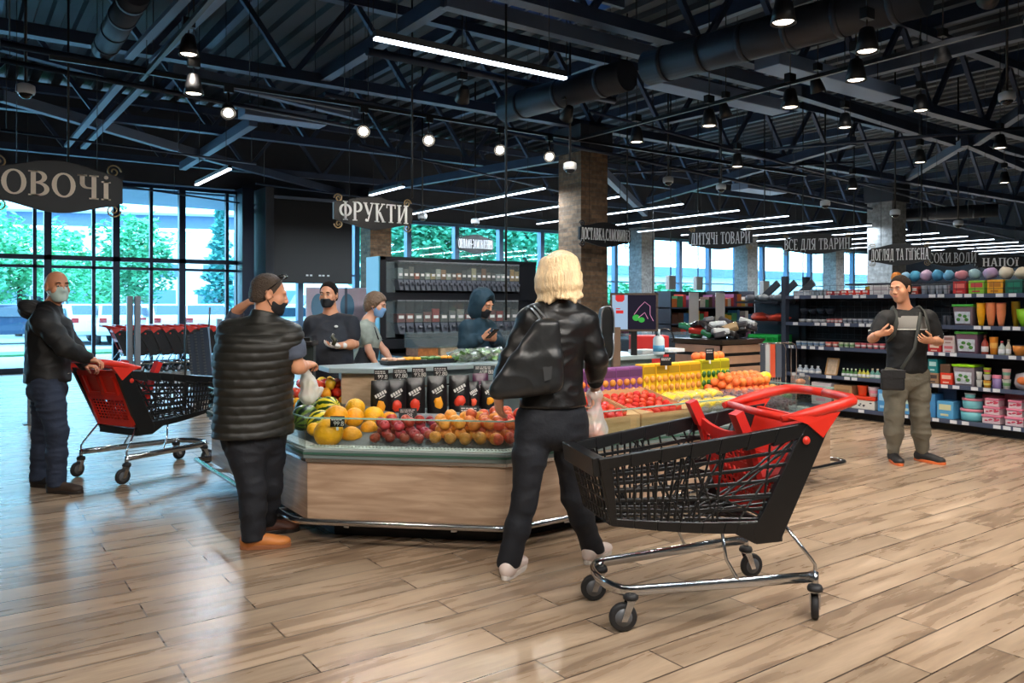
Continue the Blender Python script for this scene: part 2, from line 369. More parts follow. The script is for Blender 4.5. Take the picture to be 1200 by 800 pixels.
# ducts
def duct(p0, p1, r, label, rings):
    t = thing('air_duct', label, 'duct', p0); d = Vector(p1)-Vector(p0)
    MB().cyl((0,0,0), d, r, n=24).build('duct_body', galv, t)
    for i in range(rings):
        c = d*((i+.5)/rings); u = d.normalized()*.03
        MB().cyl(c-u, c+u, r*1.04, n=24).build('ring', galv, t)
duct(G(760,80,4.1), G(1085,-8,4.1), .19, 'wide round metal air duct crossing the roof at upper right', 6)
duct(G(592,128,4.1), G(735,88,4.1), .18, 'short round air duct behind the long near linear lamp', 3)
duct(G(122,58,4.1), G(160,-10,4.1), .12, 'narrow spiral air duct at the top left of the roof', 4)
duct(G(1060,252,3.75), G(1170,246,3.75), .16, 'horizontal dark pipe duct beside the grey brick column', 2)
for (a, b, l) in (((165,70),(245,-10),'cable tray running across the roof at upper left, nearer one'),((88,172),(155,98),'cable tray running across the roof above the first sign')):
    p0, p1 = G(a[0],a[1],4.3), G(b[0],b[1],4.3); t = thing('cable_tray', l, 'cable tray', p0); d = p1-p0; s = Vector((d.y,-d.x,0)).normalized()
    for q in (-.13, .13):
        MB().bar(s*q, d+s*q, .09, .05).build('rail', steel2, t)
# skylight and flat panels
p = G(640,2,5.6); t = thing('skylight', 'blue-lit skylight opening at the top middle of the roof', 'skylight', p)
e = MB(); e.box(-.9,.9,-.5,.5,.18,.2); e.build('skylight_pane', emis('skylight_glow', (96,160,235), .9), t)
fr = MB()
for i in range(7): fr.box(-.95+i*.3,-.91+i*.3,-.5,.5,0,.2)
fr.box(-.95,.95,-.55,-.48,-.05,.25); fr.box(-.95,.95,.48,.55,-.05,.25); fr.build('skylight_frame', steel2, t)
pan = mat('panel_metal', (120, 138, 165), .5, metal=.3)
for (c, w_, h_, l) in (((332,143),1.25,.34,'flat ceiling cooling unit above the fruit sign'),((890,225),1.5,.5,'pale flat cooling unit far under the roof'),((975,100),2.6,.35,'long perforated metal tray under the roof at right'),((845,118),2.6,.3,'perforated metal tray left of the long one')):
    p = G(c[0], c[1], 4.2); t = thing('cooling_unit', l, 'cooling unit', p); MB().box(-w_/2, w_/2, -h_/2, h_/2, 0, .16).build('casing', pan, t, bevel=.01)
    for q in (-.4, .4): MB().cyl((w_*q,0,.16),(w_*q,0,ZC+.09-p.z),.006,n=5).build('hanger', black, t)
# linear lamps
led = emis('lamp_white', (228, 240, 255), 7.0)
LEDS = [('x', 3.55, 5.5, 1.85, 'near white linear lamp over the counter, the biggest tube'), ('y', 3.4, 13.0, 1.95, 'short white linear lamp in front of the left windows'), ('y', 6.33, 12.8, 1.3, 'short white linear lamp behind the fruit sign')]
for i in range(15):
    x = 8.4+i*1.78; LEDS.append(('y', x, 13.3+.05*i, 4.8, ['white linear lamp ending at the brown brick column, first of the far rows','second white linear lamp of the far rows, right of the brick column'][i] if i < 2 else 'white linear lamp in the receding rows over the shop floor'))
LEDS += [('x', 1.2, 1.0, 3.0, 'linear lamp over the near aisle above the view'), ('x', 4.9, 1.0, 3.0, 'linear lamp over the near aisle above the view'), ('x', 3.0, -2.0, 4.0, 'linear lamp over the near aisle above the view')]  # unseen lamps added as ambient light, mainly to brighten the signs
for i, (ax, x, y, L, lab) in enumerate(LEDS):
    t = thing('linear_lamp', lab, 'lamp', (x, y, 3.45), 0 if ax == 'x' else PI/2, ('linear lamps of the near aisle' if i >= 18 else 'receding linear lamps') if i >= 5 else None)
    MB().box(-L/2, L/2, -.028, .028, .018, .07).build('housing', black, t); MB().box(-L/2, L/2, -.026, .026, 0, .018).build('diffuser', led, t)
    for q in (-.4, .4):
        MB().cyl((L*q, 0, .07), (L*q, 0, ZC+.09-3.45), .004, n=5).build('wire', black, t)
    area_light((x, y, 3.43), (0, 0, 0 if ax == 'x' else PI/2), L, .06, P_LED*L/2*(.35 if i >= 18 else 1))
# spot lamps on tracks
bulb_on = emis('bulb_bright', (255, 244, 225), 14.0); bulb = emis('bulb_soft', (255, 240, 220), 5.0)
def track_lamp(loc, target, label, on, group=None, power=0, s=1.0):
    loc = Vector(loc); d = (Vector(target)-loc).normalized(); q = d.to_track_quat('Z', 'Y')
    t = thing('spot_lamp', label, 'lamp', loc, 0, group)
    c = MB(); c.lathe([(.035*s,-.16*s),(.05*s,-.15*s),(.07*s,-.06*s),(.085*s,.02*s),(.08*s,.02*s),(.066*s,-.04*s)], 18); o = c.build('lamp_shade', black, t); o.rotation_mode = 'QUATERNION'; o.rotation_quaternion = q
    b = MB(); b.lathe([(0,-.01*s),(.05*s,-.006*s),(.072*s,0),(.06*s,.012*s),(0,.018*s)] if not on else [(0,-.03*s),(.04*s,-.02*s),(.052*s,.008*s),(.035*s,.034*s),(0,.04*s)], 16); o = b.build('bulb', bulb_on if on else bulb, t); o.rotation_mode = 'QUATERNION'; o.rotation_quaternion = q
    MB().box(-.05*s,.05*s,-.03*s,.03*s,.22*s,.30*s).build('track_adapter', black, t); MB().cyl((0,0,.0),(0,0,.24*s if on else ZC+.09-loc.z),.012*s if on else .007,n=6).build('arm', black, t)
    if power: spot_light(loc+d*.09*s, target, power, 46 if on else 95)
TZ = 3.55
tr = mat('track_black', (14, 15, 18), .4)
T(MB().box(.8, 13, 8.88, 8.92, TZ+.28, TZ+.32).build('lamp_track', tr), 'black lamp track carrying the row of starry spot lamps', 'track')
T(MB().box(7.43, 7.47, 3.0, 9.0, TZ+.28, TZ+.32).build('lamp_track', tr), 'black lamp track with downward spot lamps at upper right', 'track')
T(MB().box(1.66, 1.70, 5, 9.2, TZ+.28, TZ+.32).build('lamp_track', tr), 'black lamp track with two spot lamps above the ovochi sign', 'track')
STAR = [(2.5,'bright spot lamp glaring at the left end of the starry row'),(4.1,'bright starry spot lamp, first left of the three above the fruit sign'),(5.0,'bright starry spot lamp between two others'),(6.1,'bright starry spot lamp at the right of the three'),(6.95,'bright spot lamp in front of the brick column top')]
for i, (x, l) in enumerate(STAR): track_lamp((x, 8.9, TZ), [(1.9,6.2,.7),(2.0,5.2,.7),(2.9,4.9,.7),(3.8,4.8,.7),(4.9,4.8,.7)][i], l, True, power=P_TRACK)
DOWN = [((221,62),3.95,'dark spot lamp shade above the first sign, larger'),((227,108),3.6,'dark spot lamp shade above the first sign, smaller'),((918,24),3.6,'cone spot lamp at the top right, nearest one'),((1016,58),3.6,'cone spot lamp below the wide duct, second of the right row'),((1003,92),3.6,'cone spot lamp below the second of the right row'),((926,124),3.6,'cone spot lamp hung from the steel joint'),((831,146),3.6,'cone spot lamp left of the steel joint'),((746,165),3.6,'small spot lamp right above the brick column'),((864,194),3.6,'small spot lamp over the linear lamps'),((1079,128),3.9,'spot lamp right of the perforated tray'),((990,148),3.9,'faint spot lamp under the perforated tray'),((1172,172),3.8,'round spot lamp at the right edge of the roof'),((1078,189),3.7,'spot lamp above the personal care sign'),((1177,213),3.7,'spot lamp at right edge above the drinks sign'),((999,220),3.6,'tiny spot lamp above the grey brick column')]
for i, ((px, py), z, l) in enumerate(DOWN):
    p = G(px, py, z); track_lamp(p, (p.x, p.y, 0), l, False, power=P_DOWN if 2 <= i <= 8 else P_DOWN*.6, s=1.15)
for i, (x, y, tx, ty) in enumerate([(-1.0,2.6,1.2,4.6),(.2,.8,1.9,4.2),(1.6,.2,2.6,3.6),(3.2,.2,3.6,3.6),(4.8,.6,4.8,3.8),(6.4,1.6,6.2,3.2),(.6,-1.2,1.0,1.8),(3.0,-1.6,3.2,1.6),(7.6,3.0,7.2,3.9)]):   # lamps of the near aisle, above and beside the view
    track_lamp((x, y, 3.9), (tx, ty, .4), 'spot lamp over the near aisle above the view', False, 'spot lamps over the near aisle', power=P_NEAR)
for i, (x, y) in enumerate([(8.3,2.6),(8.1,4.0),(8.1,5.4),(8.2,6.8)]):
    track_lamp((x, y, 3.9), (9.5, y, .8), 'spot lamp aimed at the wall of shelves', False, 'spot lamps over the shelves', power=P_AISLE)
for i, (x, y, tx, ty, tz) in enumerate([(.2,2.2,.94,9.5,2.68),(2.4,1.8,4.6,9.7,2.66),(5.0,2.0,8.7,9.65,2.58),(6.8,3.0,12.5,8.4,2.35)]):   # unseen spot lamps added to brighten the hanging signs
    track_lamp((x, y, 3.9), (tx, ty, tz), 'spot lamp over the near aisle above the view', False, 'spot lamps over the near aisle')
    spot_light((x, y, 3.75), (tx, ty, tz), [230,130,200,420][i], [22,20,20,46][i], (1, .95, .88), .06, .9)
for i, (x, y) in enumerate([(4.7,7.6),(6.2,7.6)]):  # cone lamps added to brighten the dispenser rack
    track_lamp((x, y, 3.75), (x+.7, 9.9, 1.5), ['cone spot lamp over the staff, aimed at the left of the dispenser rack','cone spot lamp over the staff, aimed at the right of the dispenser rack'][i], False, power=150)
# dome cameras
cw = mat('white_plastic', (205, 208, 212), .35); dome = mat('smoked_dome', (20, 22, 26), .1)
for (px, py, d, l) in [(30,110,8.6,'white dome camera at the upper left'),(668,199,11.0,'white dome camera before the brick column'),(783,214,14,'white dome camera right of the brick column'),(845,222,15,'dome camera above the baby goods sign'),(967,241,15,'dome camera above the pet goods sign'),(1049,252,15,'dome camera beside the grey brick column'),(1180,118,9.5,'white dome camera at the right edge'),(1123,264,16,'dome camera above the waters sign'),(495,256,16,'small dome camera right of the fruit sign'),(557,262,17,'small dome camera above the delivery sign of the window')]:
    p = D(px, py, d); t = thing('dome_camera', l, 'camera', p)
    MB().lathe([(.085,0),(.095,.03),(.09,.09),(.05,.11)], 16).build('housing', cw, t); MB().lathe([(0,-.055),(.035,-.048),(.06,-.025),(.07,0)], 16).build('dome', dome, t)
    MB().cyl((0,0,.1),(0,0,ZC+.09-p.z),.016,n=8).build('pole', black, t)
# ------------------------------------------------------------------ lettering: serif strokes, unit height
TK, TN, SF = .17, .065, .055
def _arc(cx, cy, rx, ry, a0, a1, n=14, tk=TK, tn=TN):
    q = []
    for i in range(n):
        b0, b1 = math.radians(a0+(a1-a0)*i/n), math.radians(a0+(a1-a0)*(i+1)/n); w0, w1 = [(tn+(tk-tn)*abs(math.cos(b))**1.5)/2 for b in (b0, b1)]
        q.append([(cx+(rx-w0)*math.cos(b0), cy+(ry-w0)*math.sin(b0)), (cx+(rx+w0)*math.cos(b0), cy+(ry+w0)*math.sin(b0)), (cx+(rx+w1)*math.cos(b1), cy+(ry+w1)*math.sin(b1)), (cx+(rx-w1)*math.cos(b1), cy+(ry-w1)*math.sin(b1))])
    return q
def _v(x, y0=0, y1=1, s0=1, s1=1, t=TK):
    q = [[(x-t/2,y0),(x+t/2,y0),(x+t/2,y1),(x-t/2,y1)]]
    if s0: q.append([(x-t,y0),(x+t,y0),(x+t,y0+SF),(x-t,y0+SF)])
    if s1: q.append([(x-t,y1-SF),(x+t,y1-SF),(x+t,y1),(x-t,y1)])
    return q
def _h(x0, x1, y, t=TN): return [[(x0,y-t/2),(x1,y-t/2),(x1,y+t/2),(x0,y+t/2)]]
def _d(x0, y0, x1, y1, t): return [[(x0-t/2,y0),(x0+t/2,y0),(x1+t/2,y1),(x1-t/2,y1)]]
def _s(x, y, t=.14): return [[(x-t,y),(x+t,y),(x+t,y+SF),(x-t,y+SF)]]
def _dot(x, y, r=.085): return [[(x+r*math.cos(a*PI/4), y+r*math.sin(a*PI/4)) for a in range(8)]]
GL = {
 'О': (.82, _arc(.41,.5,.33,.47,0,360,24)), 'В': (.74, _v(.17)+_arc(.28,.76,.27,.215,-90,90)+_arc(.30,.275,.33,.245,-90,90)+_h(.17,.3,.97)+_h(.17,.3,.53)+_h(.17,.3,.03)),
 'Ч': (.78, _v(.60)+_v(.18,.62,1,0,1)+_arc(.40,.66,.22,.2,180,270)+_h(.38,.6,.46)), 'І': (.40, _v(.2,0,.78)+_dot(.2,.95)), 'Ї': (.44, _v(.22,0,.78)+_dot(.09,.95,.075)+_dot(.35,.95,.075)),
 'i': (.40, _v(.2)), 'Ф': (.92, _v(.46)+_arc(.46,.52,.37,.29,0,360,24)), 'Р': (.72, _v(.17)+_arc(.30,.73,.33,.245,-90,90)+_h(.17,.3,.97)+_h(.17,.3,.49)),
 'У': (.80, _d(.13,1,.42,.36,TK)+_d(.70,1,.34,.0,TN*1.3)+_s(.15,.945)+_s(.68,.945)+_dot(.24,.07,.08)), 'К': (.80, _v(.17)+_d(.22,.47,.64,1,TN*1.4)+_d(.34,.55,.68,0,TK*1.1)+_s(.64,.945)+_s(.68,0)),
 'Т': (.78, _v(.39,0,1,1,0)+_h(.05,.73,.965,.07)+_d(.07,.78,.07,1,.06)+_d(.71,.78,.71,1,.06)), 'И': (.90, _v(.18)+_v(.72)+_d(.22,.06,.68,.94,TN*1.4)),
 'Й': (.90, _v(.18,0,.86)+_v(.72,0,.86)+_d(.22,.06,.68,.8,TN*1.4)+_arc(.45,1.0,.14,.08,180,360,8,.06,.06)), 'Д': (.86, _d(.2,.05,.34,.97,TN*1.3)+_v(.63,0,1,0,0)+_h(.28,.74,.965)+_h(.04,.82,.04,.08)+_d(.07,-.16,.07,.05,.07)+_d(.79,-.16,.79,.05,.07)),
 'С': (.76, _arc(.42,.5,.34,.47,50,310,20)+_d(.66,.68,.66,.95,.06)), 'А': (.82, _d(.12,0,.38,1,TN*1.4)+_d(.66,0,.43,1,TK)+_h(.2,.6,.33)+_s(.12,0)+_s(.68,0)), ',': (.28, _dot(.13,.06,.08)+_d(.08,-.18,.16,.06,.05)),
 'М': (.98, _v(.13,0,1,1,1,.08)+_v(.82)+_d(.16,1,.46,.06,TK)+_d(.46,.06,.78,1,TN*1.3)), 'З': (.66, _arc(.30,.74,.26,.23,-90,140)+_arc(.28,.27,.32,.245,-150,90)), 'Я': (.76, _v(.58)+_arc(.42,.72,.31,.255,90,270)+_h(.42,.58,.97)+_h(.42,.58,.47)+_d(.16,0,.46,.48,TK)+_s(.14,0)),
 'Л': (.82, _v(.63)+_d(.17,.03,.32,.97,TN*1.5)+_h(.22,.68,.965)+_dot(.13,.08,.08)), 'Е': (.68, _v(.17)+_h(.17,.6,.965,.07)+_h(.17,.48,.51)+_h(.17,.62,.035,.07)+_d(.6,.78,.6,1,.05)+_d(.62,0,.62,.24,.05)), 'Н': (.86, _v(.18)+_v(.68)+_h(.18,.68,.51)),
 'Г': (.64, _v(.17)+_h(.17,.58,.965,.07)+_d(.57,.74,.57,1,.055)), 'Є': (.72, _arc(.42,.5,.34,.47,50,310,20)+_h(.1,.5,.51)), 'П': (.86, _v(.18)+_v(.68)+_h(.18,.68,.965,.07)), '-': (.40, _h(.06,.34,.45,.1)), ' ': (.34, []), '.': (.22, _dot(.1,.06,.07)),
 '0': (.6, _arc(.29,.5,.22,.47,0,360,18)), '1': (.36, _v(.18,0,1,1,0)), '2': (.58, _arc(.27,.73,.2,.24,-30,170,10)+_d(.1,0,.44,.62,.12)+_h(.05,.5,.04,.09)), '3': (.58, _arc(.26,.74,.22,.22,-90,150)+_arc(.25,.27,.26,.245,-150,90)), '4': (.6, _v(.4,0,1,0,0,.12)+_h(.04,.55,.28,.08)+_d(.07,.3,.38,1,.08)),
 '5': (.58, _h(.12,.5,.95,.1)+_d(.13,.5,.13,1,.09)+_arc(.25,.3,.26,.28,-150,110)), '6': (.6, _arc(.29,.3,.22,.28,0,360,16)+_d(.13,.3,.42,1,.1)), '7': (.56, _h(.05,.52,.95,.1)+_d(.2,0,.45,.95,.12)), '8': (.6, _arc(.29,.75,.19,.22,0,360,14)+_arc(.29,.27,.23,.25,0,360,16)), '9': (.6, _arc(.29,.68,.22,.28,0,360,16)+_d(.16,0,.46,.7,.1)),
}
def text_mb(mb, s, x0, z0, h, y, dep=.004, width=None, fn=None, center=True):
    """letters standing in the XZ plane facing -Y, fitted to a width if given"""
    tot = sum(GL[c][0]+.06 for c in s)-.06; kx = h if width is None else width/tot
    x = x0-(tot*kx/2 if center else 0)
    for c in s:
        wd, qs = GL[c]
        for q in qs:
            if fn: mb.prism([(x+u*kx, z0+v*h) for u, v in q], y-dep, y, fn)
            else: mb.prism([(x+u*kx, z0+v*h) for u, v in q], y-dep, y, lambda u, v, hh: (u, hh, v))
        x += (wd+.06)*kx
    return mb
# ------------------------------------------------------------------ hanging signs
signb = mat('sign_board', (24, 27, 31), .55, var=.1)
let1 = mat('sign_letters_sand', (236, 220, 200), .5); let2 = mat('sign_letters_grey', (226, 231, 234), .5); curl_m = mat('sign_curl', (150, 128, 92), .4, metal=.6); curl_d = mat('sign_curl_dark', (40, 40, 44), .4, metal=.6)
def spiral(mb, cx, cz, r, sgx, sgz, th=.008, turns=1.6):
    pts = []
    for i in range(26):
        a = i/25*turns*2*PI; rr = r*(1-.85*i/25); pts.append((cx+sgx*(rr*math.cos(a)-r), 0, cz+sgz*rr*math.sin(a)))
    mb.tube(pts, th, 6)
def sign(text, pos, yaw, wd, ht, lab, letm, cm, th, up=.0, tw=.84):
    t = thing('hanging_sign', lab, 'sign', pos, yaw)
    hw, hh = wd/2, ht/2; pl = []
    for i in range(41):                                # wavy lower and upper edge
        u = -1+i/20; pl.append((u*hw, -hh*(.80+.20*math.cos(u*PI*1.0))+.0 if abs(u) < .93 else -hh*.5))
    tp = []
    for i in range(41):
        u = 1-i/20; tp.append((u*hw, hh*(.80+.20*math.cos(u*PI)) if abs(u) < .93 else hh*.5))
    MB().prism(pl+tp, -.02, .02, lambda u, v, h: (u, h, v)).build('board', signb, t)
    MBt = text_mb(MB(), text, 0, -th/2+up, th, -.021, .008, wd*tw); MBt.build('lettering', letm, t)
    for sx_ in (-1, 1):
        for sz_ in (-1, 1):
            c = MB(); spiral(c, sx_*hw*.98, sz_*hh*.78, ht*.14, sx_, sz_, .009 if wd > 1 else .006); c.build('scroll', cm, t)
    for sx_ in (-.6, .6):
        MB().cyl((sx_*hw, 0, hh*.8), (sx_*hw, 0, ZC+.09-pos[2]), .004, n=5).build('wire', black, t)
    return t
sign('ОВОЧІ', D(68, 219, 8.3), 0, 1.22, .54, 'large black hanging sign reading ОВОЧІ at the left', let1, curl_m, .255, .02, .82)
sign('ФРУКТИ', D(438, 250, 10.6), 0, 1.14, .43, 'black hanging sign reading ФРУКТИ with brass scrolls', let2, curl_m, .25, .01, .88)
sign('ДОСТАВКА,САМОВИВІЗ', D(709, 275, 12.9), 0, 1.1, .40, 'black sign reading ДОСТАВКА,САМОВИВІЗ on the brick column', let2, curl_d, .19, .0, .96)
sign('ОНЛАЙН-ЗАМОВЛЕННЯ', D(557, 286, 17.5), 0, .92, .42, 'small black sign reading ОНЛАЙН-ЗАМОВЛЕННЯ before the green windows', let2, curl_d, .20, .0, .96)
sign('ДИТЯЧІ ТОВАРИ', D(844, 279, 15.5), math.radians(-58), 1.22, .44, 'black hanging sign lettered ДИТЯЧІ ТОВАРИ, right of the brick column', let2, curl_m, .23, .0, .93)
sign('ВСЕ ДЛЯ ТВАРИН', D(957, 286, 14.5), math.radians(-58), 1.18, .37, 'black hanging sign lettered ВСЕ ДЛЯ ТВАРИН, second right of the brick column', let2, curl_m, .20, .0, .95)
sign('ДОГЛЯД ТА ГІГІЄНА', D(1054, 298, 13.0), math.radians(-66), .92, .36, 'tilted black hanging sign lettered ДОГЛЯД ТА ГІГІЄНА above the polo shirt person', let2, curl_m, .185, .0, .93)
sign('СОКИ,ВОДИ', D(1116, 302, 14.5), math.radians(-55), .84, .33, 'black hanging sign lettered СОКИ,ВОДИ, second from the right edge', let2, curl_d, .185, .0, .92)
sign('НАПОЇ', D(1172, 307, 15.5), math.radians(-55), .86, .31, 'black hanging sign lettered НАПОЇ at the right edge', let2, curl_d, .16, .0, .72)
# big dark display board
t = thing('display_board', 'large blank black display board hanging before the windows', 'board', (7.38, 19.1, 1.98))
MB().box(-1.08, 1.08, -.06, .06, 0, 2.05).build('panel', mat('board_black', (11, 13, 17), .45, var=.2, vscale=1.5), t, bevel=.01)
MB().box(-1.12, 1.12, -.09, .07, 2.05, 2.12).build('top_rail', steel2, t)
lb = MB(); 
for x in (-.15,-.05,.18,.27,.4): lb.box(x, x+.06, -.068, -.061, .18, .22)
lb.build('marks', let2, t)
# ================================================================== fruit counter
def wood_mat(name, c0, c1, stretch, scale=3, rough=.4):
    m = bpy.data.materials.new(name); m.use_nodes = True; t = m.node_tree; b = t.nodes['Principled BSDF']; N = t.nodes.new; L = t.links.new
    tcn = N('ShaderNodeTexCoord'); mp = N('ShaderNodeMapping'); mp.inputs['Scale'].default_value = stretch; L(tcn.outputs['Object'], mp.inputs[0])
    n = N('ShaderNodeTexNoise'); n.inputs['Scale'].default_value = scale; n.inputs['Detail'].default_value = 6; n.inputs['Distortion'].default_value = .8; L(mp.outputs[0], n.inputs[0])
    r = N('ShaderNodeValToRGB'); r.color_ramp.elements[0].position = .3; r.color_ramp.elements[1].position = .7; r.color_ramp.elements[0].color = S(c0)+(1,); r.color_ramp.elements[1].color = S(c1)+(1,)
    L(n.outputs[0], r.inputs[0]); L(r.outputs[0], b.inputs['Base Color']); b.inputs['Roughness'].default_value = rough; return m
cwood = wood_mat('counter_wood', (158, 128, 104), (196, 168, 142), (1.2, 1.2, 12), 2.2)
cgrey = mat('counter_grey', (112, 124, 124), .35, var=.05); cgreen = mat('counter_green_edge', (62, 98, 84), .25); steelp = mat('polished_steel', (190, 192, 196), .18, metal=1.0)
plinth_m = mat('plinth_black', (22, 22, 24), .6); acryl = clear('clear_acrylic', (252, 254, 254), .08); gglass = clear('counter_glass', (246, 252, 250), .07); grille = mat('white_grille', (205, 205, 200), .4)
POLY = [(1.75,6.85),(1.75,4.65),(2.65,3.8),(5.95,3.8),(5.95,6.0),(2.9,6.0),(2.9,6.85)]
def offs(poly, d):
    n = len(poly); out = []
    for i in range(n):
        p0, p, p1 = Vector(poly[i-1]), Vector(poly[i]), Vector(poly[(i+1) % n]); e0 = (p-p0).normalized(); e1 = (p1-p).normalized()
        n0 = Vector((-e0.y, e0.x)); n1 = Vector((-e1.y, e1.x)); b = (n0+n1); b = b/(1+n0.dot(n1)); q = p+b*d; out.append((q.x, q.y))
    return out
FC = thing('fruit_counter', 'large wood-clad fruit counter island with a steel bumper rail', 'counter', (0,0,0))
MB().prism(offs(POLY, .24), 0, .15).build('plinth', plinth_m, FC)
MB().prism(offs(POLY, .06), .14, .16).build('underside', plinth_m, FC)
for i in range(len(POLY)):
    a, b = offs(POLY, .03)[i], offs(POLY, .03)[(i+1) % len(POLY)]; a2, b2 = offs(POLY, .06)[i], offs(POLY, .06)[(i+1) % len(POLY)]
    MB().prism([a, b, b2, a2], .145, .50).build('wood_panel', cwood, FC, bevel=.003)
q = MB(); o1, o2 = offs(POLY, .02), offs(POLY, .07)
def ring(mb, da, db, z0, z1, zb=None):
    pa, pb = offs(POLY, da), offs(POLY, db); n = len(POLY)
    for i in range(n):
        j = (i+1) % n; mb.hexa([(*pa[i], z0), (*pa[j], z0), (*pb[j], z0 if zb is None else zb[0]), (*pb[i], z0 if zb is None else zb[0])], [(*pa[i], z1), (*pa[j], z1), (*pb[j], z1 if zb is None else zb[1]), (*pb[i], z1 if zb is None else zb[1])])
    return mb
ring(MB(), .015, .06, .50, .52).build('steel_trim', steelp, FC)
ring(MB(), .0, .06, .525, .575).build('grey_band', cgrey, FC); ring(MB(), -.006, .02, .548, .562).build('green_strip', cgreen, FC)
gr = ring(MB(), .02, .11, .575, .587)
pa, pb = offs(POLY, .03), offs(POLY, .07)
for i in range(1, 4):
    A, B = Vector(pa[i]), Vector(pa[(i+1) % 7]); L_ = (B-A).length; e = (B-A)/L_; nn = Vector((-e.y, e.x)); k_ = int(L_/.022)
    for j in range(k_):
        c = A+e*(j+.5)*.022+nn*.02; gr.bar((c.x, c.y, .587), (c.x+nn.x*.035, c.y+nn.y*.035, .587), .011, .016)
gr.build('air_grille', grille, FC)
# sloping well floor
PI0, PI1 = offs(POLY, .11), offs(POLY, .78)
mb = MB(); 
for i in range(len(POLY)):
    j = (i+1) % len(POLY)
    if i in (0, 1, 2, 3): mb.add([(*PI0[i], .58), (*PI0[j], .58), (*PI1[j], .70), (*PI1[i], .70)], [(0,1,2,3)])
mb.prism(offs(POLY, .11), .56, .58); mb.build('well_floor', mat('well_floor_grey', (92, 98, 100), .5), FC)
core = [(2.55,6.0),(2.48,5.76),(2.66,5.55),(5.6,5.55),(5.6,6.0)]
MB().prism(core, .56, .93).build('core_riser', cgrey, FC)
MB().prism([(2.40,6.05),(2.36,5.74),(2.62,5.47),(5.68,5.47),(5.68,6.05)], .93, .97).build('core_top', mat('counter_top_grey', (150, 164, 166), .3, var=.05), FC, bevel=.006)
mb = MB(); a, b = Vector((2.47,5.75)), Vector((2.655,5.54)); mb.bar((a.x, a.y, .76), (b.x, b.y, .76), .02, .33); mb.build('end_panel', wood_mat('pale_wood', (188,156,124), (212,184,152), (3,3,14), 2), FC)
MB().prism([(3.6,4.86),(5.7,4.86),(5.7,5.54),(3.6,5.54)], .58, .74).build('rear_step', cgrey, FC)
MB().prism([(3.85,4.45),(5.75,4.45),(5.75,4.86),(3.85,4.86)], .58, .71).build('middle_step', cgrey, FC)
# glass fronts and acrylic
gp = offs(POLY, .012)
for i in (0, 1, 2, 3, 4):
    A, B = Vector(gp[i-1 if False else i]), Vector(gp[(i+1) % 7])
    if i == 4: continue
    MB().bar((A.x, A.y, .675), (B.x, B.y, .675), .006, .18).build('glass_pane', gglass, FC)
    MB().bar((A.x, A.y, .768), (B.x, B.y, .768), .008, .008).build('glass_edge', mat('glass_edge_green', (150, 190, 175), .15), FC)
ap = offs(POLY, .13)
def acr(i, s0, s1, h, off=.13):
    p_ = offs(POLY, off); A, B = Vector(p_[i]), Vector(p_[i+1]); c0, c1 = A+(B-A)*s0, A+(B-A)*s1; e = (B-A).normalized(); nn = Vector((-e.y, e.x)); m_ = MB()
    m_.bar((c0.x, c0.y, .59+h/2), (c1.x, c1.y, .59+h/2), .004, h)
    for c in (c0, c1):
        e2 = c+nn*.5; m_.add([(c.x,c.y,.59),(e2.x,e2.y,.66),(e2.x,e2.y,.67+h),(c.x,c.y,.59+h)], [(0,1,2,3)])
    m_.build('acrylic_bin', acryl, FC)
acr(1, .30, .93, .10); acr(1, .02, .28, .10); acr(2, .02, .34, .10); acr(2, .36, .66, .09); acr(2, .68, .97, .09)
# bumper rail and brackets
rp = offs(POLY, -.07); pts = []
for i in range(5):
    p_ = Vector(rp[i]); pr = Vector(rp[i-1]); nx = Vector(rp[(i+1) % 7])
    if i in (0, 4): pts.append((p_.x, p_.y, .165)); continue
    for k_ in range(5):
        u = k_/4; a_ = p_+(pr-p_).normalized()*.10*(1-u)**2 + (nx-p_).normalized()*.10*u**2; pts.append((a_.x, a_.y, .165))
pts = [(2.0, 6.92, .165)]+pts+[]
MB().tube(pts, .019, 10).build('bumper_rail', steelp, FC)
bk = offs(POLY, .24)
for i in range(4):
    A, B, A2, B2 = Vector(rp[i]), Vector(rp[i+1]), Vector(bk[i]), Vector(bk[i+1]); n_ = max(2, int((B-A).length/.7))
    for j in range(n_):
        u = (j+.5)/n_; c, d_ = A+(B-A)*u, A2+(B2-A2)*u; MB().bar((c.x, c.y, .145), (d_.x, d_.y, .12), .035, .02).build('bracket', steelp, FC)
# ------------------------------------------------------------------ fruit
def lathe_fruit(prof, n=16): return MB().lathe(prof, n)
apple_prof = [(0,-.70),(.18,-.80),(.45,-.78),(.75,-.50),(.98,-.02),(.97,.32),(.80,.66),(.50,.84),(.22,.80),(.08,.64),(0,.58)]
def protof(name, mb, m, label, cat, group):
    o = mb.build(name, m); T(o, label, cat, group); return o
FIRST = {}
def scatter(kind, make, m, label, cat, group, spots):
    """first spot takes the built fruit, the others are copies of it"""
    o = None
    for (p, s) in spots:
        if o is None: o = make().build(kind, m); T(o, label, cat, group); c = o
        else: c = o.copy(); COL.objects.link(c)
        c.location = p; c.scale = (s, s, s*R.uniform(.92, 1.05)); c.rotation_euler = (R.uniform(-.6,.6), R.uniform(-.6,.6), R.uniform(0, 6.3))
    return o
def face_pt(i, s, o):
    A, B = Vector(POLY[i]), Vector(POLY[i+1]); e = (B-A).normalized(); nn = Vector((-e.y, e.x)); return A+(B-A)*s+nn*o
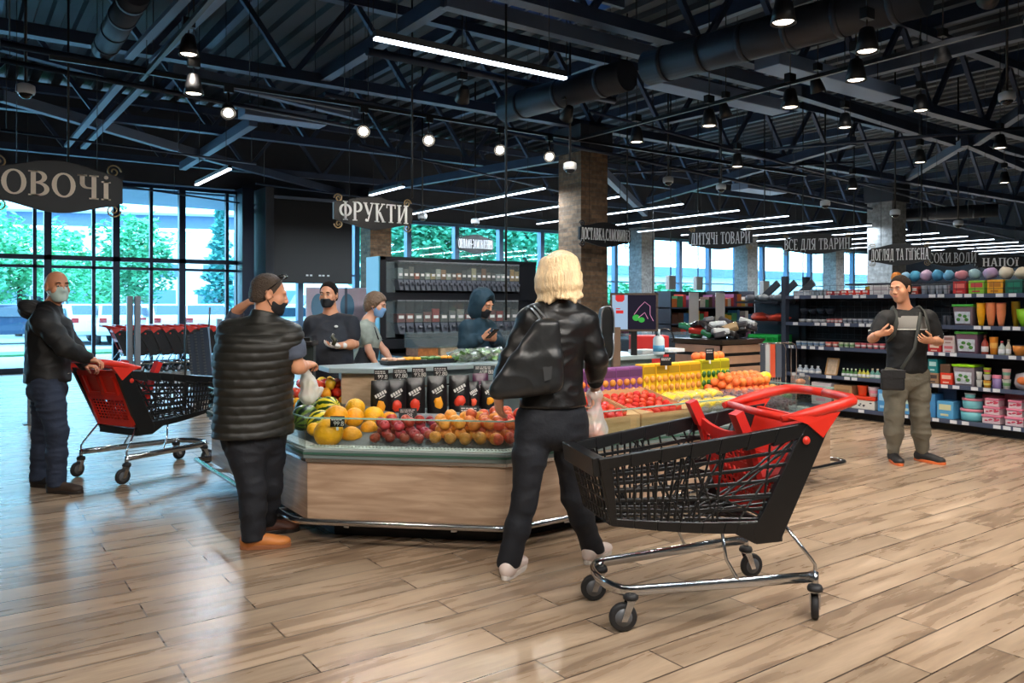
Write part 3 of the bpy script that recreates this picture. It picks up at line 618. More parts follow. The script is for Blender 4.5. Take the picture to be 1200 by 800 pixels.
def heap(i, s0, s1, o0, o1, r, layers=2, slope=.20, z0=.585, drop=.12):
    out = []; A, B = Vector(POLY[i]), Vector(POLY[i+1]); L_ = (B-A).length; n = max(1, int((s1-s0)*L_/(2.08*r))); rows = max(1, int((o1-o0)/(2.02*r)))
    for l in range(layers):
        for k_ in range(rows-l):
            for j in range(n-(l % 2)):
                if l and R.random() < drop: continue
                s = s0+(s1-s0)*(j+.25+.5*((l+k_) % 2))/n; o = o0+r+(k_+.5*(l % 2)+.15*l)*2.02*r; p = face_pt(i, s+0, o+R.uniform(-.04,.04)*r)
                out.append((V(p.x, p.y, z0+max(0, o-.11)*slope+r*.93+l*1.6*r+R.uniform(0,.2)*r), r*R.uniform(.9, 1.0)))
    return out
app_m = mat('apple_red', (176, 52, 48), .3, var=.35, vscale=2.2, objvar=.22); peach_m = mat('peach_skin', (238, 150, 58), .5, var=.3, vscale=1.6, objvar=.25); nect_m = mat('nectarine_red', (222, 96, 56), .4, var=.35, vscale=2, objvar=.22)
tom_m = mat('tomato_red', (214, 58, 34), .25, objvar=.08); orng_m = mat('orange_peel', (240, 120, 50), .45, bump=.2, bscale=30, objvar=.12); plum_m = mat('plum_red', (150, 40, 62), .35, var=.4, vscale=2, objvar=.22)
scatter('apple', lambda: lathe_fruit(apple_prof), app_m, 'red apple in the heap behind the glass at the counter corner', 'apple', 'red apples', heap(1, .30, .60, .13, .46, .036, 2, slope=.15))
scatter('plum', lambda: lathe_fruit([(0,-.95),(.5,-.8),(.92,-.3),(.98,.15),(.75,.65),(.3,.9),(0,.85)]), plum_m, 'dark red plum at the back of the apple heap', 'plum', 'dark plums', heap(1, .34, .60, .46, .60, .032, 1, slope=.15))
scatter('peach', lambda: lathe_fruit([(0,-.85),(.35,-.88),(.8,-.55),(1,0),(.85,.55),(.45,.86),(.12,.80),(0,.70)]), peach_m, 'yellow-orange peach in the heap beside the red apples', 'peach', 'peaches', heap(1, .605, .985, .13, .50, .042, 2, slope=.15))
scatter('nectarine', lambda: lathe_fruit([(0,-.85),(.35,-.88),(.8,-.55),(1,0),(.85,.55),(.45,.86),(.12,.80),(0,.70)]), nect_m, 'orange-red nectarine in the heap seen between the woman\'s legs', 'nectarine', 'nectarines', heap(2, .01, .20, .13, .60, .040, 2, slope=.18))
def tom_mb():
    mb = MB().lathe([(0,-.78),(.4,-.76),(.85,-.42),(1,0),(.88,.45),(.5,.74),(.12,.68),(0,.62)], 14); return mb
# cardboard crates of tomatoes
card = mat('cardboard', (206, 160, 112), .75, var=.12, vscale=6)
ci = 0
for (x0, x1, y0, y1) in [(3.38,3.86,3.94,4.44),(3.88,4.40,3.94,4.44)]:
    ci += 1; t = thing('cardboard_crate', ['cardboard crate of tomatoes beside the woman\'s hand','cardboard crate of tomatoes next to the wrapped bananas'][ci-1], 'crate', (0,0,0))
    zf = lambda y: .60+(y-3.94)*.22
    b = MB(); b.hexa([(x0,y0,zf(y0)-.01),(x1,y0,zf(y0)-.01),(x1,y1,zf(y1)-.01),(x0,y1,zf(y1)-.01)], [(x0,y0,zf(y0)),(x1,y0,zf(y0)),(x1,y1,zf(y1)),(x0,y1,zf(y1))]); b.build('crate_bottom', card, t)
    for (a_, b_) in (((x0,y0),(x1,y0)),((x1,y0),(x1,y1)),((x1,y1),(x0,y1)),((x0,y1),(x0,y0))):
        hh = .10; m_ = MB(); m_.add([(a_[0],a_[1],zf(a_[1])-.01),(b_[0],b_[1],zf(b_[1])-.01),(b_[0],b_[1],zf(b_[1])+hh),(a_[0],a_[1],zf(a_[1])+hh)], [(0,1,2,3)]); m_.build('crate_side', card, t, solid=.006)
    for (cx_, sy_) in ((x0, 1), (x1, -1)):
        m_ = MB(); yy = y0; m_.add([(cx_, y0, zf(y0)+.10), (cx_+sy_*.12, y0+.005, zf(y0)+.105), (cx_, y0+.12, zf(y0)+.13)], [(0,1,2)]); m_.build('corner_flap', card, t, solid=.004)
    sp = []
    nx, ny = 7, 7; r_ = .0305
    for l in range(2):
        for ix in range(nx-l):
            for iy in range(ny-l):
                x = x0+.03+(ix+.5*l)*(x1-x0-.06)/(nx-1); y = y0+.035+(iy+.5*l)*(y1-y0-.07)/(ny-1)
                sp.append((V(x+R.uniform(-.006,.006), y+R.uniform(-.006,.006), zf(y)+.03+l*.045+R.uniform(0,.008)), r_*R.uniform(.9,1.08)))
    scatter('tomato', tom_mb, tom_m, ['red tomato in the cardboard crate beside the woman\'s hand','red tomato in the cardboard crate next to the wrapped bananas'][ci-1], 'tomato', 'tomatoes in crate %s' % ['near the woman','near the bananas'][ci-1], sp)
# loose tomatoes and peppers on the far left wing
sp = []; sp2 = []
for l in range(3):
    for ix in range(6-l):
        for iy in range(5-l):
            p_ = V(2.18+(ix+.5*l)*.085+R.uniform(-.01,.01), 5.82+(iy+.5*l)*.09+R.uniform(-.01,.01), .70+l*.064); (sp2 if R.random() < .22 else sp).append((p_, .042*R.uniform(.92,1.05)))
MB().box(2.08,2.68,5.76,6.3,.57,.665).build('tomato_stand', card, FC)
scatter('tomato', tom_mb, tom_m, 'tomato in the heap on the far wing beside the pale wood end panel', 'tomato', 'tomatoes on the far wing', sp)
scatter('bell_pepper', lambda: MB().lathe([(0,-1.0),(.4,-1.05),(.7,-.8),(.95,-.1),(1,.5),(.7,.85),(.25,.75),(0,.65)], 12), mat('pepper_yellow', (238,178,40), .3, objvar=.3), 'yellow-green bell pepper among the tomatoes on the far wing', 'pepper', 'bell peppers', sp2)
# melons
mel_m = mat('melon_yellow', (246, 170, 12), .5, var=.22, vscale=14, bump=.35, bscale=45, objvar=.2)
for i, (px, py, d, r, l) in enumerate([(385,507,4.95,.092,'big yellow melon at the front corner under the price tag'),(412,511,5.06,.066,'small yellow melon beside the big front one'),(394,488,5.22,.078,'yellow melon behind the price tag'),(415,489,5.30,.066,'yellow melon in the middle of the pile'),(416,478,5.52,.07,'yellow melon at the top of the pile'),(438,488,5.42,.072,'yellow melon at the right end of the pile'),(433,503,5.2,.060,'yellow melon behind the acrylic bin wall'),(456,492,5.45,.058,'yellow melon lying behind the apples'),(368,503,5.12,.045,'yellow melon half hidden at the glass corner')]):
    o = MB().ell((0,0,0), (r*1.06, r, r*.95), 22).build('yellow_melon', mel_m, loc=D(px, py, d), rot=(R.uniform(-.5,.5), R.uniform(-.5,.5), R.random()*6)); T(o, l, 'melon')
# watermelons: striped
def stripe_mat(name, c0, c1, c2):
    m = bpy.data.materials.new(name); m.use_nodes = True; t = m.node_tree; b = t.nodes['Principled BSDF']; N = t.nodes.new; L = t.links.new
    tcn = N('ShaderNodeTexCoord'); sp = N('ShaderNodeSeparateXYZ'); L(tcn.outputs['Object'], sp.inputs[0]); at = N('ShaderNodeMath'); at.operation = 'ARCTAN2'; L(sp.outputs[1], at.inputs[0]); L(sp.outputs[0], at.inputs[1])
    ns = N('ShaderNodeTexNoise'); ns.inputs['Scale'].default_value = 30; L(tcn.outputs['Object'], ns.inputs[0]); ma = N('ShaderNodeMath'); ma.operation = 'MULTIPLY_ADD'; L(ns.outputs[0], ma.inputs[0]); ma.inputs[1].default_value = .5; L(at.outputs[0], ma.inputs[2])
    mu = N('ShaderNodeMath'); mu.operation = 'MULTIPLY'; L(ma.outputs[0], mu.inputs[0]); mu.inputs[1].default_value = 9; si = N('ShaderNodeMath'); si.operation = 'SINE'; L(mu.outputs[0], si.inputs[0])
    r = N('ShaderNodeValToRGB'); mr = N('ShaderNodeMapRange'); mr.inputs[1].default_value = -1; L(si.outputs[0], mr.inputs[0]); L(mr.outputs[0], r.inputs[0])
    r.color_ramp.elements[0].color = S(c0)+(1,); r.color_ramp.elements[1].color = S(c1)+(1,); r.color_ramp.elements[0].position = .3; r.color_ramp.elements[1].position = .55; L(r.outputs[0], b.inputs['Base Color']); b.inputs['Roughness'].default_value = .35; return m
wm1 = stripe_mat('watermelon_dark', (16,38,22), (92,120,40), None); wm2 = stripe_mat('watermelon_yellow', (40,66,18), (218,200,40), None)
for (px, py, d, r, m_, l) in [(383,479,5.45,.085,wm2,'yellow-green striped watermelon behind the melons'),(374,493,5.25,.07,wm2,'striped watermelon right beside the glass corner'),(357,489,5.3,.085,wm1,'dark green watermelon next to the vest man'),(363,477,5.5,.09,wm1,'dark watermelon under the plastic bag')]:
    o = MB().ell((0,0,0), (r, r, r*1.2), 22).build('watermelon', m_, loc=D(px, py, d), rot=(1.2, R.uniform(-.5,.5), R.random()*3)); T(o, l, 'watermelon')
# wrapped bananas, grapes, oranges
ban_m = mat('banana_yellow', (242, 200, 20), .4, var=.1); wrap = clear('plastic_wrap', (255,255,255), .16, rough=.12, body=.10)
def banana_mb():
    mb = MB()
    for k_ in range(4):
        a = (k_-1.5)*.35; pts = [V(.09*math.cos(u)*math.cos(a*.3), .045*(k_-1.5)*.55, .035+.055*math.sin(u)-.02) for u in [x*.26+.4 for x in range(10)]]
        mb.tube(pts, [.008,.014,.017,.018,.018,.018,.018,.016,.012,.006], 7)
    return mb
first = None
for ix in range(5):
    for iy in range(2):
        x, y = 4.48+ix*.118, 4.06+iy*.19
        if first is None:
            first = thing('wrapped_bananas', 'film-wrapped tray of yellow bananas right of the tomato crates', 'bananas', (0,0,0), 0, 'wrapped banana trays')
            banana_mb().build('banana_hand', ban_m, first); MB().ell((0,0,.035), (.075,.095,.058), 12).build('film', wrap, first); MB().box(-.06,.06,-.08,.08,-.012,-.004).build('tray', mat('tray_white',(225,225,222),.5), first); o = first
        else: o = copy_tree(first)
        o.location = (x, y, .625+(y-3.94)*.22); o.rotation_euler = (.2, 0, R.uniform(-.4,.4))
gr_m = mat('grape_purple', (98, 34, 52), .25, objvar=.22); gr_g = mat('grape_green', (150, 170, 70), .25); lid = clear('clear_punnet', (250,252,255), .16, rough=.05, body=.06)
first = None
for ix in range(4):
    for iy in range(2):
        x, y = 5.02+ix*.15, 3.98+iy*.24
        if first is None:
            first = thing('grape_punnet', 'clear plastic punnet of dark red grapes behind the cart child seat', 'punnet', (0,0,0), 0, 'grape punnets')
            g = MB()
            for k_ in range(46): g.ell((R.uniform(-.055,.055), R.uniform(-.08,.08), R.uniform(.015,.075)), .014, 8)
            g.build('grapes', gr_m, first); MB().box(-.068,.068,-.1,.1,0,.085).build('punnet', lid, first, bevel=.012); o = first
        else: o = copy_tree(first)
        o.location = (x, y, .605+(y-3.94)*.2); o.rotation_euler = (.18, 0, R.uniform(-.15,.15))
sp = []
for l in range(3):
    for ix in range(8-l):
        for iy in range(5-l): sp.append((V(5.26+(ix+.5*l)*.078+R.uniform(-.004,.004), 4.24+(iy+.5*l)*.077, .665+(iy+.5*l)*.02+l*.060), .037*R.uniform(.92,1.03)))
scatter('orange', lambda: MB().lathe([(0,-.9),(.45,-.86),(.86,-.5),(1,0),(.86,.5),(.45,.86),(0,.9)], 14), orng_m, 'orange in the heap at the far right end of the counter', 'orange', 'oranges at the right end', sp)
for i, (px, py, d, c, l) in enumerate([(896,441,7.35,(230,190,40),'yellow mango lying on top of the oranges'),(884,440,7.4,(200,120,70),'reddish mango beside the yellow mango'),(873,443,7.35,(214,150,60),'orange-green mango at the back of the oranges'),(862,446,7.3,(206,110,56),'reddish mango at the left of the mango row')]):
    o = MB().ell((0,0,0), (.075,.05,.046), 14, lump=.1).build('mango', mat('mango_%d' % i, c, .35, var=.2), loc=D(px, py, d), rot=(0,0,R.random())); T(o, l, 'mango')
for i, (px, py, d, l) in enumerate([(905,452,7.0,'clear pack of vegetables leaning at the right end of the counter'),(938,446,7.0,'clear pack at the rightmost corner of the counter'),(922,462,6.7,'clear pack of greens low at the right end')]):
    t = thing('vegetable_pack', l, 'pack', D(px, py, d)); MB().box(-.08,.08,-.05,.05,-.05,.05).build('pack_film', lid, t, bevel=.02); MB().ell((0,0,-.01), (.06,.035,.03), 10).build('contents', mat('pack_green_%d' % i, [(110,140,60),(180,110,60),(90,120,70)][i], .5), t)
# printed fruit cartons standing behind
def carton(name, x0, x1, y, z, h, c, cf, lab, group, n):
    wd = (x1-x0)/n; first = None
    for k_ in range(n):
        if first is None:
            first = thing(name, lab, 'carton', (0,0,0), 0, group); b = MB(); b.box(-wd/2+.003, wd/2-.003, -.05, .05, 0, h)
            b.build('carton_body', mat(name+'_paper', c, .5, var=.1, vscale=12), first, bevel=.008); f = MB()
            for ix in (-.25, .25):
                for iz in (.22, .5): f.ell((ix*wd, -.05, iz*h+.01), (wd*.2, .022, h*.11), 10)
            f.build('fruit', mat(name+'_fruit', cf, .4, objvar=.2), first)
            tp = MB(); tp.box(-wd*.44, wd*.44, -.0525, -.0505, h*.70, h*.92); tp.build('printed_band', mat(name+'_band', tuple(int(q*.72) for q in c), .5), first)
            st = MB(); st.prism([(-wd*.44,h*.08),(-wd*.38,h*.08),(-wd*.3,h*.66),(-wd*.44,h*.66)], -.0525, -.0505, lambda u,v,q: (u,q,v)); st.prism([(-wd*.05,h*.08),(wd*.05,h*.08),(wd*.0,h*.66)], -.0525, -.0505, lambda u,v,q: (u,q,v)); st.build('printed_stripe', mat(name+'_stripe', tuple(min(255,int(q*1.15+20)) for q in c), .5), first); o = first
        else: o = copy_tree(first)
        o.location = (x0+wd*(k_+.5), y+R.uniform(-.01,.01), z)
carton('purple_carton', 3.62, 4.52, 4.62, .71, .25, (128,72,128), (222,128,50), 'purple printed carton with orange fruit behind the tomato crates', 'purple fruit cartons', 6)
carton('yellow_carton', 4.54, 5.22, 4.64, .71, .26, (232,178,26), (220,140,60), 'yellow printed carton with holes, in the middle of the carton row', 'yellow fruit cartons', 5)
carton('green_carton', 5.24, 5.62, 4.66, .71, .27, (196,190,30), (40,96,30), 'yellow-green netted carton at the right end of the carton row', 'green fruit cartons', 3)
for i in range(5):
    o = MB().ell((0,0,0), (.05,.045,.04), 12).build('orange', orng_m, loc=(5.28+i*.075, 4.70, 1.0)); T(o, 'orange lying on top of the yellow-green cartons', 'orange', 'oranges on the cartons')
    if i < 0: break
p_ = MB().lathe([(0,0),(.05,.01),(.062,.06),(.055,.11),(.03,.14),(0,.145)], 12)
t = thing('pineapple', 'small pineapple standing behind the yellow-green cartons', 'pineapple', (5.66,4.9,.74)); p_.build('body', mat('pineapple_skin', (120,92,40), .6, bump=.6, bscale=40), t); l_ = MB()
for k_ in range(10):
    a = k_*.63; l_.add([(.012*math.cos(a-.6),.012*math.sin(a-.6),.14),(.012*math.cos(a+.6),.012*math.sin(a+.6),.14),(.06*math.cos(a),.06*math.sin(a),.22+.02*(k_ % 3))], [(0,1,2)])
l_.build('leaves', mat('pineapple_leaf', (60,84,46), .5), t)
# black stand-up pouches of dried fruit
pouch = mat('pouch_black', (20, 18, 19), .28, bump=.15, bscale=25); wht = mat('print_white', (215, 212, 206), .5)
def pouch_t(px, y, z, wd, h, fc, lab, purple=False):
    p = PYP(px, 470, y); t = thing('dried_fruit_pouch', lab, 'pouch', (p.x, y, z), math.radians(R.uniform(-24,-14))); b = MB(); n = 8
    vs = []; 
    for k_ in range(n+1):
        v = k_/n; th = .05*(1-v)**.6+.004; ww = wd*(.94+.06*math.sin(v*PI)); 
        for m_ in range(9):
            u = -1+m_/4; vs.append((u*ww/2, -th*math.sqrt(max(0,1-u*u*.96)), v*h))
    vb = [(x, -y_, z_) for (x, y_, z_) in vs]; fs = [(k_*9+m_, k_*9+m_+1, k_*9+m_+10, k_*9+m_+9) for k_ in range(n) for m_ in range(8)]
    b.smooth = True; b.add(vs, fs); b.add(vb, [tuple(reversed(f)) for f in fs]); b.build('pouch_body', mat('pouch_purple', (72,28,58), .3) if purple else pouch, t)
    f = MB(); f.ell((0, -.045, h*.30), (wd*.23, .012, h*.15), 12, lump=.5, seed=px); f.build('fruit_picture', mat('fruitpic_%d' % fc[0]+str(fc[1]), fc, .45), t)
    s = MB(); s.M = Matrix.Translation((0,-.037,h*.66)) @ Matrix.Rotation(-.5, 4, 'Y')
    for q in range(5): s.box(-wd*.32+q*wd*.13, -wd*.23+q*wd*.13, -.003, 0, -.012, .012)
    s.box(-wd*.2, wd*.15, -.003, 0, -.026, -.019); s.M = None
    s.build('printed_lettering', wht, t)
OR, RD = (242,158,26), (222,58,30)
for (px, wd, h, c, l, pu) in [(446,.14,.27,OR,'leftmost black pouch with a yellow-orange fruit picture',0),(464,.15,.27,RD,'second black pouch from the end panel, with a red-orange picture',0),(486,.155,.275,RD,'third black pouch from the end panel, with a narrow red picture',0),(512,.155,.28,OR,'middle black pouch with a yellow fruit picture',0),(538,.16,.275,RD,'fifth black pouch with a red diagonal picture',0),(554,.10,.22,(236,84,50),'narrow black pouch with a small orange-red picture',0),(572,.125,.22,OR,'last black pouch beside the woman\'s bag, yellow picture',0),(563,.13,.27,(80,34,70),'purple pouch standing behind the last black pouch',1)]:
    pouch_t(px, 5.18 if not pu else 5.27, .64, wd, h, c, l, pu)
MB().prism([(2.5,5.1),(3.62,5.1),(3.62,5.5),(2.5,5.5)], .57, .64).build('pouch_ledge', cgrey, FC)
MB().bar((2.55,5.36,.83),(3.6,5.36,.83), .012, .012).build('tag_rail', steelp, FC)
# price tags
tagm = mat('tag_black', (26, 24, 24), .4); tgrey = mat('tag_slate', (58, 66, 66), .4)
def price_tag(p, wd, h, yaw, lab, num, m=tagm, stem=.04):
    t = thing('price_tag', lab, 'price tag', p, yaw); b = MB(); b.box(-wd/2, wd/2, -.003, .003, stem, stem+h); b.build('tag', m, t); s = MB(); k_ = 0
    while k_ < 2:
        x = -wd*.42
        while x < wd*.30:
            e = R.uniform(.06,.2)*wd; s.box(x, x+e, -.0045, -.0032, stem+h*(.62+.17*k_), stem+h*(.70+.17*k_)); x += e+wd*.04
        k_ += 1
    if num: text_mb(s, num, wd*.1, stem+h*.1, h*.42, -.0032, .0013)
    s.build('writing', wht, t); MB().box(-.006,.006,-.006,.002,0,stem).build('holder', mat('holder_white', (220,220,220), .4), t)
Y0 = 5.40
for (px, l, nm) in [(444,'black price tag above the leftmost pouch','99.8'),(466,'black price tag above the second pouch','92.80'),(488,'black price tag above the third pouch','93.80'),(513,'black price tag above the middle pouch','92.80')]:
    p = PYP(px, 440, Y0); price_tag((p.x, 5.36, .835), .105, .075, -.55, l, nm, stem=.06)
p = PYP(566, 440, Y0); price_tag((p.x, 5.38, .84), .17, .075, -.55, 'wide black price tag beside the woman\'s bag', '659.80', tgrey, stem=.045)
price_tag(D(395.5, 500, 4.86)+V(0,0,-.02), .088, .066, -.65, 'black price tag stuck on the yellow melons', '99.8', tagm, stem=.02)
price_tag(D(478, 494, 5.3), .12, .07, -.6, 'grey slanted price tag behind the apples', '98', tgrey, stem=.02); price_tag(D(550, 494, 5.35), .13, .085, -.6, 'dark slate price tag behind the peaches', '26.5', tgrey, stem=.02)
price_tag((4.72,4.52,.93), .10, .07, -.3, 'small price tag clipped at the left end of the yellow cartons', '', tagm, stem=.03); price_tag((5.28,4.55,.95), .08, .10, -.3, 'upright price tag between yellow and green cartons', '', tagm, stem=.03)
# goods on the core top
pale = mat('tray_clear_body', (196, 200, 198), .3)
def deli(x, y, c, lab, lump_=.4, h=.035, wd=.2, dp=.16):
    t = thing('food_tray', lab, 'tray', (x, y, .97)); b = MB(); b.hexa([(-wd*.42,-dp*.42,0),(wd*.42,-dp*.42,0),(wd*.42,dp*.42,0),(-wd*.42,dp*.42,0)], [(-wd/2,-dp/2,h),(wd/2,-dp/2,h),(wd/2,dp/2,h),(-wd/2,dp/2,h)]); b.build('tray', mat('tray_black', (30,30,32), .35), t)
    f = MB()
    for k_ in range(12): f.ell((R.uniform(-.36,.36)*wd, R.uniform(-.36,.36)*dp, h+.008), (R.uniform(.02,.035), R.uniform(.015,.03), .014), 8, lump=lump_, seed=k_+x)
    f.build('food', mat('deli_%d_%d_%d' % c, c, .5, var=.2), t)
for (px, c, l) in [(463,(214,168,140),'tray of pinkish food at the left of the counter top'),(481,(232,164,40),'tray of yellow-orange food on the counter top'),(505,(80,120,56),'tray of green vegetables on the counter top'),(521,(224,150,40),'small tray of orange food beside the bagged greens')]:
    p = PYP(px, 420, 5.72); deli(p.x, 5.74, c, l)
lw = clear('bag_film', (245,250,248), .2, rough=.2, body=.10); leaf = mat('salad_green', (120, 160, 92), .5, var=.4, vscale=20)
for i, (px, l) in enumerate([(538,'bag of leafy greens, leftmost on the counter top'),(552,'bag of leafy greens in the middle of the counter top'),(566,'bag of leafy greens before the hooded person'),(580,'bag of pale salad next to the woman\'s sleeve')]):
    p = PYP(px, 418, 5.72); t = thing('salad_bag', l, 'salad', (p.x, 5.72, .97)); g = MB()
    for k_ in range(26):
        a = R.uniform(0,6.3); c = V(R.uniform(-.07,.07), R.uniform(-.08,.08), R.uniform(.02,.09)); s_ = .03; u = V(math.cos(a), math.sin(a), R.uniform(.2,1))*s_; v = V(-math.sin(a), math.cos(a), R.uniform(-.4,.4))*s_
        g.add([c-u, c+v, c+u, c-v], [(0,1,2,3)])
    g.build('leaves', leaf, t); MB().ell((0,0,.05), (.1,.1,.06), 14, lump=.5, seed=i*3).build('bag', lw, t)
for i, (px, c) in enumerate([(705,(210,214,214)),(752,(222,226,226)),(782,(214,220,222))]):
    p = PYP(px, 418, 5.75); o = MB().box(-.12,.12,-.1,.1,0,.035).build('stack_of_paper', mat('paper_white', (226,230,230), .5), loc=(p.x, 5.72, .97), bevel=.004); o.name = 'white_tray'; T(o, ['white tray on the counter top behind the purple cartons','white tray on the counter top behind the yellow cartons','white tray on the counter top near the pineapple'][i], 'tray')
# ================================================================== shopping carts
blk = mat('cart_black_plastic', (14, 15, 17), .36); redp = mat('cart_red_plastic', (212, 44, 28), .38); redd = mat('cart_red_seat', (196, 34, 28), .42); chrome = mat('chrome', (205, 208, 212), .16, metal=1.0); tyre = mat('tyre_rubber', (30, 30, 32), .6); hub_m = mat('wheel_hub', (92, 94, 98), .4)
def lerp(a, b, t): return Vector(a)*(1-t)+Vector(b)*t
def make_cart(name, label, loc, yaw, full=True, seed=3, group=None):
    rr = random.Random(seed); t = thing(name, label, 'shopping cart', loc, yaw, group)
    RT, RB, FT, FB = (-.10,.285,.93), (.13,.25,.415), (1.02,.205,.775), (.95,.175,.475)
    def sd(sg, u, v, push=0.0):         # side surface: u rear->front, v bottom->top
        m = lambda p: Vector((p[0], p[1]*sg, p[2])); b = lerp(m(RB), m(FB), u); tp = lerp(m(RT), m(FT), u); b = b + Vector((0, 0, -.05*math.sin(min(1, max(0, u))*PI)*.25)); q = lerp(b, tp, v); q.y += sg*(.02*math.sin(PI*min(1,max(0,u)))+push); return q
    B = MB()
    def bar2(sg, a, b, w=.017, th=.010):
        n = 3
        for i in range(n): B.bar(sd(sg, a[0]+(b[0]-a[0])*i/n, a[1]+(b[1]-a[1])*i/n), sd(sg, a[0]+(b[0]-a[0])*(i+1)/n, a[1]+(b[1]-a[1])*(i+1)/n), th, w)
    def plate(sg, poly, th=.016):         # thick plate following the side
        vs = [sd(sg, u, v, th/2) for u, v in poly]+[sd(sg, u, v, -th/2) for u, v in poly]; n = len(poly)
        B.add(vs, [tuple(range(n)), tuple(reversed(range(n, 2*n)))]+[(i, (i+1) % n, n+(i+1) % n, n+i) for i in range(n)], False)
    for sg in (-1, 1):
        for i in range(8):                # top rail and bottom rim
            u0, u1 = i/8, (i+1)/8; plate(sg, [(u0,.86),(u1,.82-.0*i),(u1,1.0),(u0,1.0)], .03); plate(sg, [(u0,-.02),(u1,-.02),(u1,.10),(u0,.10)], .024)
        plate(sg, [(-.0,-.10),(.15,-.12),(.20,.02),(.17,.3),(.135,.86),(.10,1.0),(.0,1.0)], .03)          # rear post
        plate(sg, [(.15,-.12),(.3,-.02),(.3,.08),(.17,.1)], .026)
        plate(sg, [(.965,0),(1,0),(1,1),(.95,1),(.955,.5)], .026)
        if full:
            for v in (.22,.35,.48,.61,.74): bar2(sg, (.14,v+rr.uniform(-.01,.01)), (.97,v+rr.uniform(-.02,.02)))
            for i in range(11): u = .62+.035*i; bar2(sg, (u,.08), (u+rr.uniform(-.008,.008),.84), .013)
            for i in range(15):
                u = rr.uniform(.15,.8); a = rr.uniform(-1,1)*.42; bar2(sg, (u,.08), (min(.97,max(.15,u+a)),.84), .010)
            for i in range(8):
                v0, v1 = rr.uniform(.1,.8), rr.uniform(.1,.8); bar2(sg, (.15,v0), (rr.uniform(.4,.7),v1), .009)
        else:
            plate(sg, [(.15,.1),(.97,.1),(.97,.84),(.15,.84)], .006)
    P = lambda u, v, s: lerp(sd(-1, u, v), sd(1, u, v), s)
    n = 9 if full else 3                  # front face and floor
    for i in range(n+1): s = i/n; B.bar(P(1,.0,s), P(1,1,s), .010, .010)
    for j in range(6): v = j/5*.92; B.bar(P(1,v,0), P(1,v,1), .010, .010)
    a, b = P(1,.80,0), P(1,.80,1); B.hexa([a+Vector((.035,-.01,-.02)), a+Vector((-.02,0,-.02)), b+Vector((-.02,0,-.02)), b+Vector((.035,.01,-.02))], [P(1,1.02,0)+Vector((.03,-.01,0)), P(1,1.02,0)+Vector((-.03,0,0)), P(1,1.02,1)+Vector((-.03,0,0)), P(1,1.02,1)+Vector((.03,.01,0))])
    for i in range(15 if full else 4): u = (i+.5)/(15 if full else 4); B.bar(P(u,.0,0), P(u,.0,1), .010, .010)
    for i in range(5): s = (i+.5)/5; B.bar(P(0,0,s), P(1,0,s), .010, .010)
    B.bar(P(.02,-.05,0), P(.02,-.05,1), .05, .06); B.build('basket', blk, t, bevel=.003 if full else 0, seg=1)
    # red handle frame
    Hh = MB(); y = .30
    def rbar(p0, p1, w, h): Hh.bar(p0, p1, w, h)
    for sg in (-1, 1):
        Hh.hexa([(-.04,sg*.272,.84),(-.04,sg*.305,.84),(.04,sg*.305,.905),(.04,sg*.272,.905)], [(-.13,sg*.272,.955),(-.13,sg*.305,.955),(.13,sg*.30,.935),(.13,sg*.27,.935)])
        Hh.tube([(.15,sg*.262,.925),(.0,sg*.285,.955),(-.14,sg*.288,.985),(-.22,sg*.27,1.0),(-.255,sg*.21,1.005),(-.262,sg*.10,1.008),(-.263,0,1.008)], [.016,.026,.027,.025,.024,.022,.022], 8, upv=(0,1,.01))
    Hh.tube([(.12,-.265,.93),(.12,0,.925),(.12,.265,.93)], .019, 8); Hh.build('handle', redp, t)
    for sg in (-1, 1):
        kn = MB(); kn.lathe([(0,-.008),(.017,-.006),(.02,0),(.017,.006),(0,.008)], 12, (.045, sg*.30, .83), 'y'); kn.build('side_button', redp, t)
    # red rear flap and child seat
    S_ = MB(); fl = lambda s, v: lerp(lerp((.115,-.235,.46),(.115,.235,.46),s), lerp((-.055,-.262,.90),(-.055,.262,.90),s), v)
    for s in (0, 1): S_.bar(fl(s,0), fl(s,1), .045, .02)
    S_.bar(fl(0,0), fl(1,0), .02, .05); S_.bar(fl(0,.98), fl(1,.98), .02, .05); S_.bar(fl(0,.52), fl(1,.52), .02, .04)
    S_.hexa([fl(.0,.52), fl(1,.52), fl(1,.52)+Vector((.012,0,.004)), fl(0,.52)+Vector((.012,0,.004))], [fl(0,1), fl(1,1), fl(1,1)+Vector((.012,0,.004)), fl(0,1)+Vector((.012,0,.004))])
    for s0 in (.14, .54):
        for (s, v0, v1) in ((s0,.58,.92),(s0+.32,.58,.92)): S_.bar(fl(s,v0)+Vector((-.012,0,0)), fl(s,v1)+Vector((-.012,0,0)), .022, .02)
        S_.bar(fl(s0,.58)+Vector((-.012,0,0)), fl(s0+.32,.58)+Vector((-.012,0,0)), .02, .022)
    if full:
        for i in range(1, 12): S_.bar(fl(i/12,0), fl(i/12,.52), .008, .008)
        for i in range(1, 9): S_.bar(fl(0,.52*i/9), fl(1,.52*i/9), .008, .008)
    S_.build('rear_flap', redp, t)
    C = MB(); cs = lambda s, v: lerp(lerp((.20,-.215,.50),(.20,.215,.50),s), lerp((.33,-.23,.93),(.33,.23,.93),s), v)
    for s in (.02, .98):
        C.bar(cs(s,0), cs(s,.86), .05, .03); C.bar(cs(s,.80), cs(s,1.02)+Vector((.025,0,.02)), .06, .045)
    C.bar(cs(0,.0), cs(1,.0), .02, .06); C.bar(cs(0,.45), cs(1,.45), .02, .03)
    for i in range(10):
        s0, s1 = i/10, (i+1)/10; f_ = lambda s: .74+.10*(abs(2*s-1)**2); C.bar(cs(s0, f_(s0)), cs(s1, f_(s1)), .02, .05)
    for i in range(1, 10 if full else 3): C.bar(cs(i/10,0), cs(i/10,.76), .012, .008)
